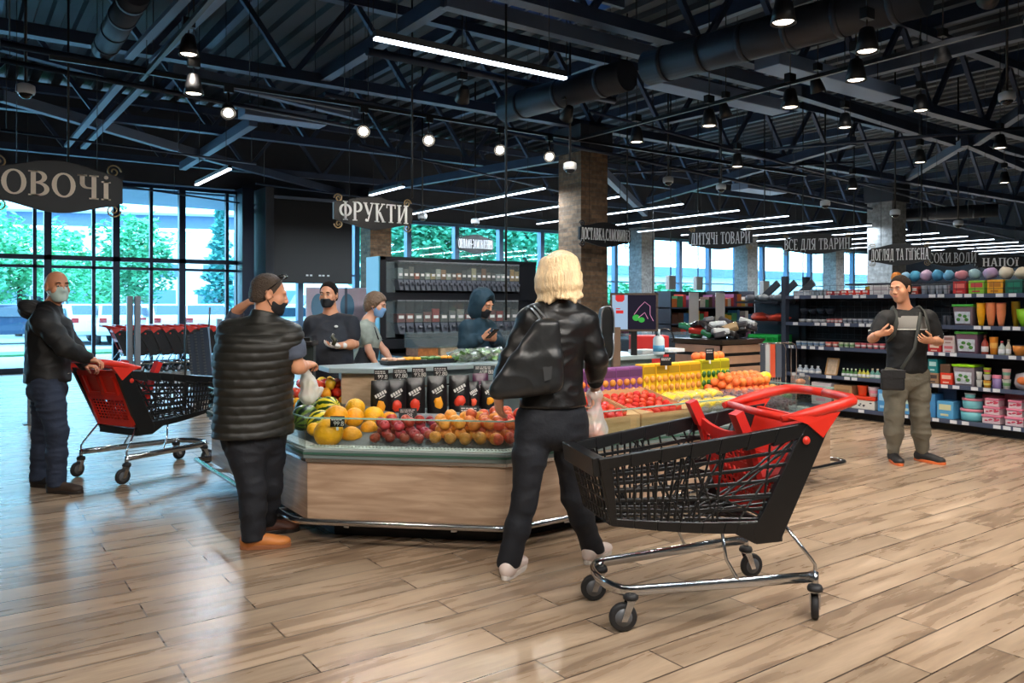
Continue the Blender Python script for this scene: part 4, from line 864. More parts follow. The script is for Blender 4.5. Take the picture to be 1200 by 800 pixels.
    for i in range(1, 9 if full else 2): C.bar(cs(0,.76*i/9), cs(1,.76*i/9), .008, .010)
    C.hexa([(.02,-.20,.66),(.02,.20,.66),(.24,.20,.63),(.24,-.20,.63)], [(.02,-.20,.675),(.02,.20,.675),(.24,.20,.645),(.24,-.20,.645)]); C.build('child_seat', redd, t)
    # chrome chassis
    K = MB(); pts = [(-.0,-.30,.205),(.30,-.268,.197),(.82,-.205,.182)]
    for i in range(9): a = -PI/2+PI*i/8; pts.append((.86+.085*math.cos(a), .195*math.sin(a)*1.0 if abs(math.sin(a)) > .0 else 0, .18))
    pts += [(.82,.205,.182),(.30,.268,.197),(0,.30,.205)]
    K.tube(pts, .0125, 10, flat=2.0, upv=(0,0,1)); 
    for sg in (-1, 1):
        K.tube([(.0,sg*.30,.16),(.0,sg*.30,.26),(.02,sg*.295,.29),(.12,sg*.25,.43)], .008, 8); K.tube([(.36,sg*.262,.20),(.38,sg*.26,.225),(.42,sg*.245,.30),(.44,sg*.235,.45)], .008, 8)
        K.cyl((0,sg*.30,.15),(0,sg*.30,.225), .016, n=10); K.cyl((.86,sg*.19,.145),(.86,sg*.19,.19), .016, n=10)
    K.build('chassis', chrome, t)
    for (x, y_, rz) in ((0,-.30,rr.uniform(-.2,.2)),(0,.30,rr.uniform(-.3,.3)*(seed != 3)+1.0*(seed == 3)),(.86,-.19,rr.uniform(-.3,.3)+PI),(.86,.19,rr.uniform(-.3,.3)+PI)):
        M_ = Matrix.Translation((x, y_, 0)) @ Matrix.Rotation(rz, 4, 'Z'); f = MB(); f.M = M_
        for sg in (-1, 1): f.add([(.018,sg*.02,.14),(-.018,sg*.02,.14),(-.048,sg*.02,.05),(-.022,sg*.02,.048),(.018,sg*.024,.14),(-.018,sg*.024,.14),(-.048,sg*.024,.05),(-.022,sg*.024,.048)], [(0,1,2,3),(7,6,5,4),(0,4,5,1),(1,5,6,2),(2,6,7,3),(3,7,4,0)], False)
        f.box(-.02,.02,-.024,.024,.135,.142); fo = f.build('caster_fork', chrome, t)
        w_ = MB(); w_.M = M_; w_.lathe([(.035,-.013),(.056,-.016),(.062,-.011),(.064,0),(.062,.011),(.056,.016),(.035,.013)], 24, (-.035,0,.064), 'y'); w_.build('wheel', tyre, fo)
        h_ = MB(); h_.M = M_; h_.lathe([(.0,-.014),(.04,-.0145),(.04,.0145),(0,.014)], 16, (-.035,0,.064), 'y'); h_.build('hub', hub_m, fo)
        r_ = MB(); r_.M = M_; r_.lathe([(.02,.14),(.034,.142),(.036,.152),(.03,.166),(.018,.168)], 14); r_.build('swivel_collar', tyre, fo)
    return t
make_cart('shopping_cart', 'empty black and red shopping cart standing alone nearest the camera', (3.35, 2.455, 0), math.atan2(.325, -.84), True, 3)
make_cart('shopping_cart', 'black and red shopping cart pushed by the bald man in the mask', (1.05, 7.35, 0), math.atan2(.44, .9), True, 5)
# ================================================================== wall of shelves at the right
shm = mat('shelf_dark_steel', (40, 44, 54), .45, metal=.3); shr = mat('shelf_price_rail', (70, 80, 104), .4); lblm = mat('price_label_white', (224, 226, 230), .5)
XS = 9.40; YA, YB2 = 2.2, 6.75
SHZ = [.13, .52, .89, 1.205, 1.565]
def fix_name(o, n): o.name = n; return o
G1 = thing('shelf_unit', 'long dark steel shelf unit of five shelves behind the polo shirt person', 'shelf', (XS, 0, 0))
b = MB(); b.box(.46, .50, YA, YB2+.10, 0, 1.62); b.build('back_panel', mat('shelf_back', (30, 33, 40), .6), G1)
mb = MB(); mb.box(.06, .50, YA, YB2, 0, .09); mb.build('plinth', plinth_m, G1)
for i, z in enumerate(SHZ):
    x0 = -.06 if i == 0 else 0; s_ = MB().box(x0, .47, YA, YB2, z-.03, z).build('shelf_board', shm, G1); MB().box(x0-.012, x0, YA, YB2, z-.035, z+.012).build('price_rail', shr, s_)
    lb_ = MB(); y = YA+.1
    while y < YB2-.1:
        if R.random() < .72: lb_.box(x0-.016, x0-.012, y, y+.075, z-.03, z+.008)
        y += R.choice([.1, .13, .2])
    lb_.build('price_labels', lblm, s_)['kind'] = 'stuff'
for y in (YB2, 5.2, 3.7, 2.2):
    MB().box(.40, .50, y-.03, y+.03, 0, 1.84 if y == YB2 else 1.65).build('upright', shm, G1)
MB().box(-.02, .06, YB2-.0, YB2+.07, 0, 1.84).build('end_post', mat('post_grey_blue', (52, 60, 76), .4), G1)
wf = MB()
for i in range(44): wf.cyl((.02, YA+i*.1, 1.565), (.02, YA+i*.1, 1.70), .003, n=5)
for z in (1.63, 1.70): wf.cyl((.02, YA, z), (.02, YA+4.3, z), .003, n=5)
wf.build('wire_fence', shm, G1)
ms = MB()
for i in range(26): ms.cyl((.44, 4.3+i*.095, 1.0), (.44, 4.3+i*.095, 1.5), .003, n=4)
for i in range(8): ms.cyl((.43, 4.3, .98+i*.075), (.43, YB2, .98+i*.075), .003, n=4)
ms.build('wire_mesh', mat('mesh_grey', (84, 88, 96), .5), G1)
def ypx(px, X=XS): return PXP(px, 400, X).y
def goods(kind, px0, px1, z, hm, c, lab, cat, group=None, inset=.02, depth=.2, shape='box', c2=None, n=1, x_extra=0, seed=0):
    """n goods side by side between two pixels of the shelf front"""
    y1, y0 = ypx(px0, XS+inset), ypx(px1, XS+inset); wd = (y1-y0)/n; first = None
    m1 = mat('g_%d_%d_%d_%s' % (*c, 'b'), c, .4, var=.08, vscale=15); m2 = mat('g2_%d_%d_%d' % c2, c2, .4) if c2 else None
    for i in range(n):
        if first is None:
            w_ = wd*.92; dp = min(depth, max(w_, .06)) if shape not in ('box',) else depth
            if shape == 'box':
                first = thing(kind, lab, cat); MB().box(0, depth, -w_/2, w_/2, 0, hm).build('box_body', m1, first, bevel=.004)
                if m2: q = MB(); q.box(-.002, 0, -w_*.36, w_*.36, hm*.50, hm*.82); q.box(-.002, 0, -w_*.2, w_*.28, hm*.16, hm*.28); q.build('printed_panel', m2, first)
            elif shape == 'cup':
                first = thing(kind, lab, cat); r = w_/2; MB().lathe([(r*.68,0),(r*.75,.004),(r*.98,hm*.96),(r,hm),(r*.92,hm),(r*.7,.012),(0,.012)], 14, (r,0,0)).build('cup_body', m1, first)
                if m2: MB().lathe([(r*.85,hm*.38),(r*.865,hm*.4),(r*.93,hm*.66),(r*.93,hm*.68)], 14, (r,0,0)).build('coloured_band', m2, first)
            elif shape == 'vase':
                first = thing(kind, lab, cat); r = w_/2; MB().lathe([(r*.5,0),(r*.62,hm*.12),(r*.95,hm*.55),(r,hm*.9),(r*.96,hm),(r*.85,hm),(r*.85,hm*.7),(0,hm*.2)], 18, (r,0,0)).build('vase_body', m1, first)
                MB().lathe([(r*.97,hm*.97),(r*1.03,hm*.985),(r*.97,hm)], 18, (r,0,0)).build('rim', m2 or m1, first)
            elif shape == 'bottle':
                first = thing(kind, lab, cat); r = w_/2; MB().lathe([(r*.9,0),(r,hm*.05),(r,hm*.55),(r*.4,hm*.75),(r*.35,hm*.86)], 12, (r,0,0)).build('bottle_body', m1, first); MB().lathe([(r*.42,hm*.86),(r*.42,hm),(0,hm)], 10, (r,0,0)).build('cap', m2 or blk, first)
                MB().lathe([(r*1.01,hm*.15),(r*1.02,hm*.16),(r*1.02,hm*.42),(r*1.01,hm*.43)], 12, (r,0,0)).build('label_band', lblm, first)
            elif shape == 'bowl':
                first = thing(kind, lab, cat); r = w_/2; MB().lathe([(r*.5,0),(r*.62,hm*.08),(r*.92,hm*.5),(r,hm),(r*.95,hm),(r*.8,hm*.5),(0,hm*.15)], 18, (r,0,0)).build('bowl_body', m1, first); MB().lathe([(r*1.0,hm*.96),(r*1.04,hm*.98),(r*1.0,hm)], 18, (r,0,0)).build('rim', m2 or m1, first)
            elif shape == 'bin':
                first = thing(kind, lab, cat); q = MB(); q.hexa([(.02,-w_*.42,0),(dp,-w_*.42,0),(dp,w_*.42,0),(.02,w_*.42,0)], [(0,-w_*.48,hm*.9),(dp+.02,-w_*.48,hm*.9),(dp+.02,w_*.48,hm*.9),(0,w_*.48,hm*.9)]); q.build('bin_body', m1, first, bevel=.008)
                MB().box(-.012, dp+.03, -w_*.52, w_*.52, hm*.88, hm).build('lid', m2, first, bevel=.008); p = MB(); p.add([(.004,-w_*.36,hm*.12),(.004,w_*.36,hm*.12),(-.008,w_*.39,hm*.66),(-.008,-w_*.39,hm*.66)], [(0,1,2,3)]); p.build('paper_label', mat('paper_label', (206, 214, 226), .5, var=.3, vscale=22), first)
                p = MB()
                for (a_, b_) in ((-.12,.45),(.12,.5),(.2,.3),(-.2,.3)): p.ell((-.004, a_*w_, b_*hm), (.004, w_*.10, hm*.08), 8)
                p.build('leaf_print', mat('leaf_print', (70, 130, 60), .5), first)
            elif shape == 'tub':
                first = thing(kind, lab, cat); r = w_/2; MB().lathe([(r*.86,0),(r*.9,.006),(r*.96,hm*.78)], 20, (r,0,0), sx=.8).build('tub_body', m1, first); MB().lathe([(r*.98,hm*.76),(r*1.0,hm*.8),(r,hm*.97),(r*.94,hm),(0,hm)], 20, (r,0,0), sx=.8).build('lid', m2, first)
            elif shape == 'boxlid':
                first = thing(kind, lab, cat); MB().box(0, dp, -w_*.46, w_*.46, 0, hm*.74).build('box_body', m1, first, bevel=.006); MB().box(-.008, dp+.008, -w_*.5, w_*.5, hm*.72, hm).build('lid', m2, first, bevel=.008)
                p = MB(); rr_ = random.Random(seed)
                for k_ in range(7): p.ell((-.001, rr_.uniform(-.38,.38)*w_, rr_.uniform(.14,.6)*hm), (.002, .012+.01*rr_.random(), .009), 7)
                p.build('dot_print', mat('dotprint_%d' % seed, [(60,60,66),(206,70,96)][seed % 2], .5), first)
            elif shape == 'sack':
                first = thing(kind, lab, cat); q = MB(); q.ell((.09, 0, hm*.5), (.08, w_*.5, hm*.5), 12, lump=.25, seed=seed); q.build('sack_body', m1, first); 
                if m2: MB().ell((.012, 0, hm*.55), (.02, w_*.28, hm*.22), 10).build('picture', m2, first)
            if group: first['group'] = group
            o = first
        else: o = copy_tree(first)
        o.location = (XS+inset+x_extra, y1-wd*(i+.5), z+.002); 
    return first
Z = SHZ
# top shelf
goods('folded_pack', 929, 950, Z[4], .075, (196,200,206), 'pale pack at the left end of the top shelf', 'pack', 'pale packs on the top shelf', c2=(150,160,172), n=3)
goods('glass_cup', 950, 968, Z[4], .085, (168,182,196), 'grey-blue cup on the top shelf beside the pale packs', 'cup', 'grey-blue cups on the top shelf', shape='cup', n=4)
goods('red_pack', 968, 985, Z[4], .065, (160,46,52), 'dark red pack on the top shelf', 'pack', 'dark red packs on the top shelf', c2=(220,210,205), n=2)
goods('red_pack', 985, 1018, Z[4], .075, (226,60,44), 'bright red pack on the top shelf left of the person\'s head', 'pack', 'bright red packs on the top shelf', c2=(236,220,214), n=4)
goods('white_box', 1018, 1044, Z[4], .125, (208,206,208), 'white box on the top shelf right behind the person\'s head', 'box', c2=(180,170,176))
goods('yellow_pack', 1013, 1024, Z[4], .12, (214,190,50), 'yellow pack behind the red packs on the top shelf', 'pack', inset=.25)
goods('red_tin', 1066, 1076, Z[4], .10, (190,70,54), 'red tin on the top shelf right of the person\'s head', 'tin', c2=(230,220,210))
goods('drinking_glass', 1077, 1112, Z[4], .11, (176,184,196), 'drinking glass on the top shelf left of the red napkin pack', 'glass', 'drinking glasses on the top shelf', shape='cup', n=4)
goods('napkin_pack', 1116, 1133, Z[4], .15, (206,44,40), 'red napkin pack on the top shelf', 'napkins', c2=(230,120,110)); goods('napkin_pack', 1134, 1155, Z[4], .155, (140,200,50), 'lime green napkin pack on the top shelf', 'napkins', c2=(200,70,70))
goods('napkin_pack', 1156, 1176, Z[4], .16, (236,166,30), 'yellow-orange napkin pack on the top shelf', 'napkins', c2=(190,120,30)); goods('napkin_pack', 1177, 1199, Z[4], .155, (20,92,74), 'dark green napkin pack on the top shelf', 'napkins', c2=(30,120,96)); goods('napkin_pack', 1200, 1222, Z[4], .155, (190,60,60), 'red napkin pack right of the dark green one', 'napkins')
for (a_, b_, c, l) in [(1040,1052,(226,140,60),'orange pack above the top shelf behind the person\'s head'),(1052,1062,(150,196,226),'pale blue wrapped bundle on the upper rack, first right of the orange pack'),(1062,1074,(84,176,214),'blue wrapped bundle on the upper rack above the person\'s head'),(1074,1088,(206,176,206),'pinkish wrapped bundle on the upper rack'),(1088,1101,(96,178,220),'blue wrapped bundle right of the pinkish one'),(1101,1114,(120,190,226),'light blue wrapped bundle left of the red napkins'),(1114,1130,(226,150,160),'pink wrapped bundle above the red napkins'),(1130,1146,(170,206,214),'pale teal bundle above the lime napkins'),(1146,1166,(196,170,214),'lilac bundle above the yellow napkins'),(1166,1184,(226,216,196),'cream bundle above the dark green napkins'),(1184,1204,(222,206,180),'beige bundle at the right end of the upper rack')]:
    goods('wrapped_bundle', a_, b_, Z[4]+.17, .12+.03*R.random(), c, l, 'bundle', inset=.22, shape='sack', seed=a_)
MB().box(.2, .47, YA, 6.0, 1.70, 1.725).build('upper_rack', shm, G1)
# second shelf
goods('white_bowl', 934, 966, Z[3], .05, (206,206,212), 'small white bowl in the row on the second shelf from top', 'bowl', 'white bowls on the second shelf', shape='bowl', n=4)
goods('patterned_cup', 967, 986, Z[3], .06, (196,120,120), 'reddish patterned cup on the second shelf from top', 'cup', 'reddish cups on the second shelf', shape='cup', c2=(230,220,220), n=4)
goods('patterned_cup', 986, 1022, Z[3], .065, (184,190,200), 'grey-white cup on the second shelf beside the person\'s arm', 'cup', 'grey-white cups on the second shelf', shape='cup', c2=(120,130,150), n=6)
goods('dark_bowl', 935, 975, Z[3]+.12, .07, (70,72,84), 'dark bowl hanging at the mesh above the white bowls', 'bowl', 'dark bowls at the mesh', shape='bowl', n=4, inset=.3)
goods('wine_glass', 1103, 1114, Z[3], .12, (70,76,88), 'dark glass left of the upper storage bin', 'glass', 'dark glasses on the second shelf', shape='cup', n=2)
goods('storage_bin', 1115, 1141, Z[3], .25, (132,112,124), 'mauve storage bin with a green lid on the second shelf', 'storage bin', shape='bin', c2=(70,170,60))
goods('vase', 1142, 1153, Z[3], .265, (244,176,24), 'yellow vase on the second shelf beside the storage bin', 'vase', shape='vase'); goods('vase', 1153, 1165, Z[3], .27, (232,140,90), 'orange vase left of the other orange vase', 'vase', shape='vase', c2=(200,120,80)); goods('vase', 1165, 1177, Z[3], .265, (236,138,92), 'orange vase right of the other orange vase', 'vase', shape='vase', c2=(190,90,70)); goods('vase', 1177, 1188, Z[3], .28, (196,150,30), 'mustard yellow vase beside the green bowl', 'vase', shape='vase', x_extra=.12)
goods('green_bowl', 1185, 1215, Z[3], .20, (140,200,30), 'large lime green bowl at the right end of the second shelf', 'bowl', shape='bowl')
# third shelf
goods('small_cup', 931, 965, Z[2], .065, (186,196,206), 'small white cup in the row on the third shelf', 'cup', 'white cups on the third shelf', shape='cup', c2=(110,150,190), n=5)
goods('small_cup', 965, 981, Z[2], .07, (226,120,110), 'small salmon cup on the third shelf', 'cup', 'salmon cups on the third shelf', shape='cup', c2=(240,220,210), n=2); goods('small_cup', 981, 1000, Z[2], .07, (196,206,186), 'small pale green cup on the third shelf', 'cup', 'pale green cups on the third shelf', shape='cup', c2=(120,170,110), n=3); goods('small_cup', 1000, 1036, Z[2], .075, (206,100,110), 'small red and white cup on the third shelf left of the person\'s arm', 'cup', 'red and white cups on the third shelf', shape='cup', c2=(236,226,226), n=5)
goods('red_box', 1087, 1103, Z[2], .11, (190,40,44), 'red box on the third shelf right of the person\'s arm', 'box', c2=(230,210,190)); goods('floral_box', 1104, 1119, Z[2], .10, (214,200,202), 'lower white floral box on the third shelf', 'box', c2=(200,110,120)); goods('floral_box', 1104, 1119, Z[2]+.10, .10, (206,192,190), 'upper dotted box stacked on the white floral box', 'box', c2=(150,110,110))
goods('storage_bin', 1118, 1147, Z[2], .255, (124,92,112), 'purple storage bin with a green lid on the third shelf', 'storage bin', shape='bin', c2=(84,170,70)); goods('jar', 1148, 1157, Z[2], .22, (150,56,40), 'red-brown jar right of the purple storage bin', 'jar', shape='bottle', c2=(110,40,30)); goods('amber_glass', 1157, 1168, Z[2], .20, (226,140,40), 'amber glass on the third shelf', 'glass', shape='cup', c2=(240,180,90)); goods('plastic_bottle', 1168, 1177, Z[2], .16, (184,196,190), 'pale plastic bottle with red cap on the third shelf', 'bottle', shape='bottle', c2=(200,60,70)); goods('plastic_bottle', 1177, 1184, Z[2], .18, (190,184,164), 'beige plastic bottle beside the striped bowl', 'bottle', shape='bottle', c2=(150,140,120)); goods('striped_bowl', 1183, 1200, Z[2], .12, (226,140,60), 'orange and black striped bowl at the right of the third shelf', 'bowl', shape='bowl', c2=(60,50,50)); goods('black_pot', 1200, 1222, Z[2], .2, (40,40,44), 'black pot at the right end of the third shelf', 'pot', shape='bowl')
# fourth shelf
goods('drinking_glass', 932, 960, Z[1], .11, (150,164,180), 'clear glass at the left end of the fourth shelf', 'glass', 'clear glasses on the fourth shelf', shape='bottle', c2=(190,200,210), n=4)
t = thing('wooden_frame', 'wooden picture frame leaning on the fourth shelf', 'frame', (XS+.06, ypx(970), Z[1])); q = MB(); q.box(0,.015,-.09,.09,0,.02); q.box(0,.015,-.09,.09,.22,.24); q.box(0,.015,-.09,-.07,0,.24); q.box(0,.015,.07,.09,0,.24); q.build('frame', mat('frame_wood',(170,130,84),.5), t); MB().box(.004,.01,-.08,.08,.01,.23).build('picture', mat('frame_pic',(200,176,150),.5,var=.3,vscale=20), t); t.rotation_euler = (0,.3,0)
goods('spice_bottle', 985, 1004, Z[1], .11, (70,120,60), 'green spice bottle on the fourth shelf', 'bottle', 'green spice bottles', shape='bottle', c2=(210,210,200), n=4); goods('spice_bottle', 1004, 1018, Z[1], .12, (196,190,70), 'yellow-green bottle on the fourth shelf', 'bottle', 'yellow-green bottles', shape='bottle', c2=(60,110,60), n=3); goods('spice_bottle', 1018, 1036, Z[1], .13, (90,150,140), 'teal bottle beside the person\'s hip bag', 'bottle', 'teal bottles', shape='bottle', c2=(220,190,160), n=3)
goods('teal_box', 1087, 1099, Z[1]+.13, .16, (30,130,136), 'teal box stacked on the fourth shelf', 'box', c2=(180,220,220)); goods('kraft_box', 1087, 1100, Z[1], .13, (160,126,96), 'printed brown box under the teal box', 'box', c2=(70,60,60)); goods('brown_box', 1101, 1114, Z[1]+.14, .10, (92,70,56), 'brown box on top of the red box', 'box'); goods('red_box', 1101, 1117, Z[1], .14, (222,60,36), 'red-orange box on the fourth shelf', 'box', c2=(240,190,170))
goods('storage_bin', 1115, 1143, Z[1], .25, (150,140,150), 'storage bin with a lime lid on the fourth shelf', 'storage bin', shape='bin', c2=(150,214,30)); goods('cup', 1142, 1150, Z[1], .085, (214,216,214), 'white cup at the bottom of the stack beside the lime-lid bin', 'cup', shape='cup'); goods('cup', 1142, 1150, Z[1]+.09, .085, (220,222,220), 'white cup on top of the stack beside the lime-lid bin', 'cup', shape='cup')
goods('bucket', 1150, 1160, Z[1], .085, (226,160,50), 'orange cup at the bottom of the colourful stack', 'cup', shape='cup', c2=(240,220,120)); goods('bucket', 1150, 1160, Z[1]+.09, .06, (226,226,220), 'white cup in the middle of the colourful stack', 'cup', shape='cup'); goods('bucket', 1150, 1160, Z[1]+.155, .07, (170,196,50), 'green cup on top of the colourful stack', 'cup', shape='cup', c2=(226,90,110))
goods('tub', 1160, 1172, Z[1], .15, (130,110,160), 'purple tub with a pink lid on the fourth shelf', 'tub', shape='tub', c2=(226,130,160)); goods('tub', 1172, 1183, Z[1], .11, (206,206,200), 'floral white cup at the bottom, left of the colourful sack', 'cup', shape='cup', c2=(110,160,110)); goods('tub', 1172, 1183, Z[1]+.115, .11, (226,180,176), 'floral pink cup on top, left of the colourful sack', 'cup', shape='cup', c2=(120,180,160)); goods('toy_sack', 1184, 1212, Z[1], .20, (190,180,186), 'clear sack of colourful things at the right of the fourth shelf', 'sack', shape='sack', c2=(226,120,60), seed=9)
# bottom shelf
zb_ = Z[0]
goods('floral_box', 950, 975, zb_, .29, (206,200,206), 'white box with a pink flower print on the bottom shelf', 'box', c2=(226,150,176)); goods('kraft_box', 976, 999, zb_, .28, (176,142,104), 'brown kraft box on the bottom shelf', 'box', c2=(150,116,84)); goods('printed_box', 995, 1027, zb_, .16, (226,222,214), 'white printed box with a red lid on the bottom shelf', 'box', shape='boxlid', c2=(222,66,40), depth=.25, seed=2); goods('cup', 1001, 1014, zb_+.165, .13, (232,80,40), 'orange cup standing on the red-lidded box', 'cup', shape='cup'); goods('cup', 1014, 1027, zb_+.165, .12, (222,206,210), 'pale cup standing on the red-lidded box', 'cup', shape='cup', c2=(236,150,170))
goods('blue_box', 1028, 1041, zb_, .27, (80,150,206), 'tall blue box right of the red-lidded box', 'box', c2=(160,206,236)); goods('blue_box', 1055, 1069, zb_, .25, (90,160,214), 'blue box seen between the person\'s legs', 'box', c2=(200,220,200)); goods('blue_box', 1086, 1096, zb_, .27, (70,140,196), 'tall blue box right of the person\'s leg', 'box'); goods('blue_box', 1097, 1118, zb_, .20, (90,166,214), 'blue box with a starfish print on the bottom shelf', 'box', c2=(214,214,170)); goods('dark_blue_pack', 1098, 1122, zb_+.0, .33, (50,80,120), 'dark blue pack behind the starfish box', 'pack', inset=.24)
goods('round_tub', 1118, 1148, zb_, .135, (112,186,196), 'lower teal tub with a pink lid on the bottom shelf', 'tub', shape='tub', c2=(226,140,156)); goods('round_tub', 1121, 1148, zb_+.138, .12, (116,190,200), 'middle teal tub with a pink lid in the stack', 'tub', shape='tub', c2=(226,140,156)); goods('small_container', 1127, 1141, zb_+.26, .055, (120,196,196), 'small teal container on top of the teal tubs', 'tub', shape='tub', c2=(226,232,232))
for (a0, lab) in ((1149, 'in the left pink stack'), (1176, 'in the right pink stack')):
    for k_, (nm, gr_, hh) in enumerate((('bottom', 0, .10), ('middle', 2, .09), ('top', 4, .09))): goods('pink_container', a0+gr_, a0+25-gr_*.6, zb_+(0, .102, .194)[k_], hh, (226,200,206), '%s pink-lidded dotted container %s' % (nm, lab), 'container', shape='boxlid', c2=(226,130,156), depth=.2, seed=3)
goods('pink_basket', 1150, 1176, zb_, .30, (196,110,126), 'dark pink basket behind the left pink stack', 'basket', inset=.26); goods('pink_basket', 1176, 1206, zb_, .34, (190,104,120), 'dark pink basket behind the right pink stack', 'basket', inset=.26)
# ------------------------------------------------------------------ end shelves left of the post
G2 = thing('end_shelf', 'short end shelf left of the tall grey post', 'shelf', (XS-.05, 6.84, 0)); q = MB(); q.box(0,.5,0,.75,0,.1); q.build('plinth', plinth_m, G2); MB().box(.46,.5,0,.75,0,1.55).build('back_panel', shm, G2)
for z in (.45, .9, 1.22, 1.50): MB().box(-.02,.48,0,.72,z-.03,z).build('shelf_board', shm, G2)
redc = mat('red_cloth', (206, 66, 44), .7, bump=.4, bscale=18)
for i, (dx, dz, c, l) in enumerate([(.15,1.22,(206,66,44),'red folded cloth lying on the end shelf'),(.42,1.22,(186,54,40),'second red cloth beside the first on the end shelf')]): 
    o = MB().ell((0,0,.05), (.14,.16,.06), 14, lump=.5, seed=i*2).build('folded_cloth', redc, loc=(XS+.15, 6.84+dx, dz)); T(o, l, 'cloth')
for i in range(3):
    t = thing('ironing_board', ['grey folded board sticking up from the end shelf, left','grey folded board sticking up from the end shelf, middle','grey folded board sticking up from the end shelf, right'][i], 'board', (XS+.2, 7.35-i*.28, 1.50)); t.rotation_euler = (.9, 0, 0); MB().box(-.02,.02,-.05,.05,0,.42).build('panel', mat('board_dark', (56,58,64), .4), t, bevel=.01); MB().box(-.03,.03,-.06,.06,0,.05).build('clamp', blk, t)
for i in range(5): o = MB().ell((0,0,.05), (.07,.08,.05), 10, lump=.2, seed=i).build('wrapped_roll', mat('roll_grey', (120,126,136), .4, objvar=.4), loc=(XS+.1+.06*(i % 2), 6.95+i*.12, 1.50)); T(o, 'grey wrapped roll on the top of the end shelf', 'roll', 'grey rolls on the end shelf')
t = thing('green_crate', 'bright green plastic crate on the end shelf', 'crate', (XS-.02, 7.12, .90)); q = MB()
q.box(0,.3,-.26,.26,0,.012); q.box(0,.012,-.26,.26,.09,.13); q.box(0,.012,-.26,.26,0,.04); q.box(.29,.3,-.26,.26,0,.13); q.box(0,.3,-.26,-.25,0,.13); q.box(0,.3,.25,.26,0,.13)
for i in range(6): q.box(0,.012,-.26+i*.1-.0,-.235+i*.1,.03,.1)
q.build('crate_body', mat('crate_green', (36,176,76), .4), t)
p0 = D(896, 420, 9.9); t = thing('wire_rack', 'chrome wire rack holding orange and grey striped boards', 'rack', (p0.x, p0.y, 0), -TH); 
for i in range(6):
    x = -.18+i*.085; q = MB(); q.tube([(x,.0,0),(x,0,.90),(x+.02,0,.955),(x+.06,0,.97),(x+.18,0,.97),(x+.22,0,.95),(x+.24,0,.90),(x+.24,0,.0)], .007, 6); o = q.build('wire_loop', chrome, t); o.location = (0, .05*i, 0)
for i, (x, c) in enumerate([(-.12,(226,84,46)),(-.03,(70,80,94)),(.03,(200,206,210)),(.09,(226,92,56)),(.17,(80,90,104))]): MB().box(x-.035,x+.035,-.02,-.008,.55,.96).build('striped_board', mat('stripe_%d' % i, c, .5), t)
# bread display island with wooden slats
p0 = D(845, 410, 9.3); t = thing('display_bin', 'wooden slatted display bin piled with packaged food', 'bin', (p0.x, p0.y, 0)); a_ = .72
MB().box(.03,a_-.0,.03,a_,0,1.0).build('bin_core', plinth_m, t)
for z in (.62,.75,.88):
    q = MB(); q.box(0,a_,0,.02,z,z+.09); q.box(0,.02,0,a_,z,z+.09); q.build('wood_slat', mat('slat_wood',(176,140,116),.5,var=.15,vscale=5), t)
q = MB(); q.hexa([(-.02,-.02,.98),(a_,-.02,.98),(a_,a_,.98),(-.02,a_,.98)], [(-.08,-.08,1.04),(a_,-.08,1.04),(a_,a_,1.04),(-.08,a_,1.04)]); q.build('tray', blk, t)
for i in range(26):
    c = R.choice([(40,38,40),(40,38,40),(40,38,40),(196,60,50),(60,60,66),(60,60,66),(180,186,190),(40,110,70),(140,120,90)]); o = MB().box(-.10,.10,-.07,.07,-.035,.035).build('food_package', mat('fp_%d_%d_%d' % c, c, .25), loc=(p0.x+.08+.17*(i % 4), p0.y+.08+.17*((i//4) % 4), 1.075+.06*(i//16)+.05*((i//4+i) % 4)*.7), rot=(R.uniform(-.5,.5), R.uniform(-.5,.5), R.random()*3), bevel=.02); T(o, {40:'dark wrapped food package on the slatted bin',196:'red wrapped food package on the slatted bin',60:'grey-black food package on the slatted bin',180:'pale food package on the slatted bin',140:'beige food package on the slatted bin'}.get(c[0], 'food package') if c != (40,110,70) else 'green food package on the slatted bin', 'package', 'packages c%d%d' % (c[0], c[1]) and {40:'dark packages',196:'red packages',60:'grey packages',180:'pale packages',140:'beige packages'}[c[0]] if c != (40,110,70) else 'green packages')
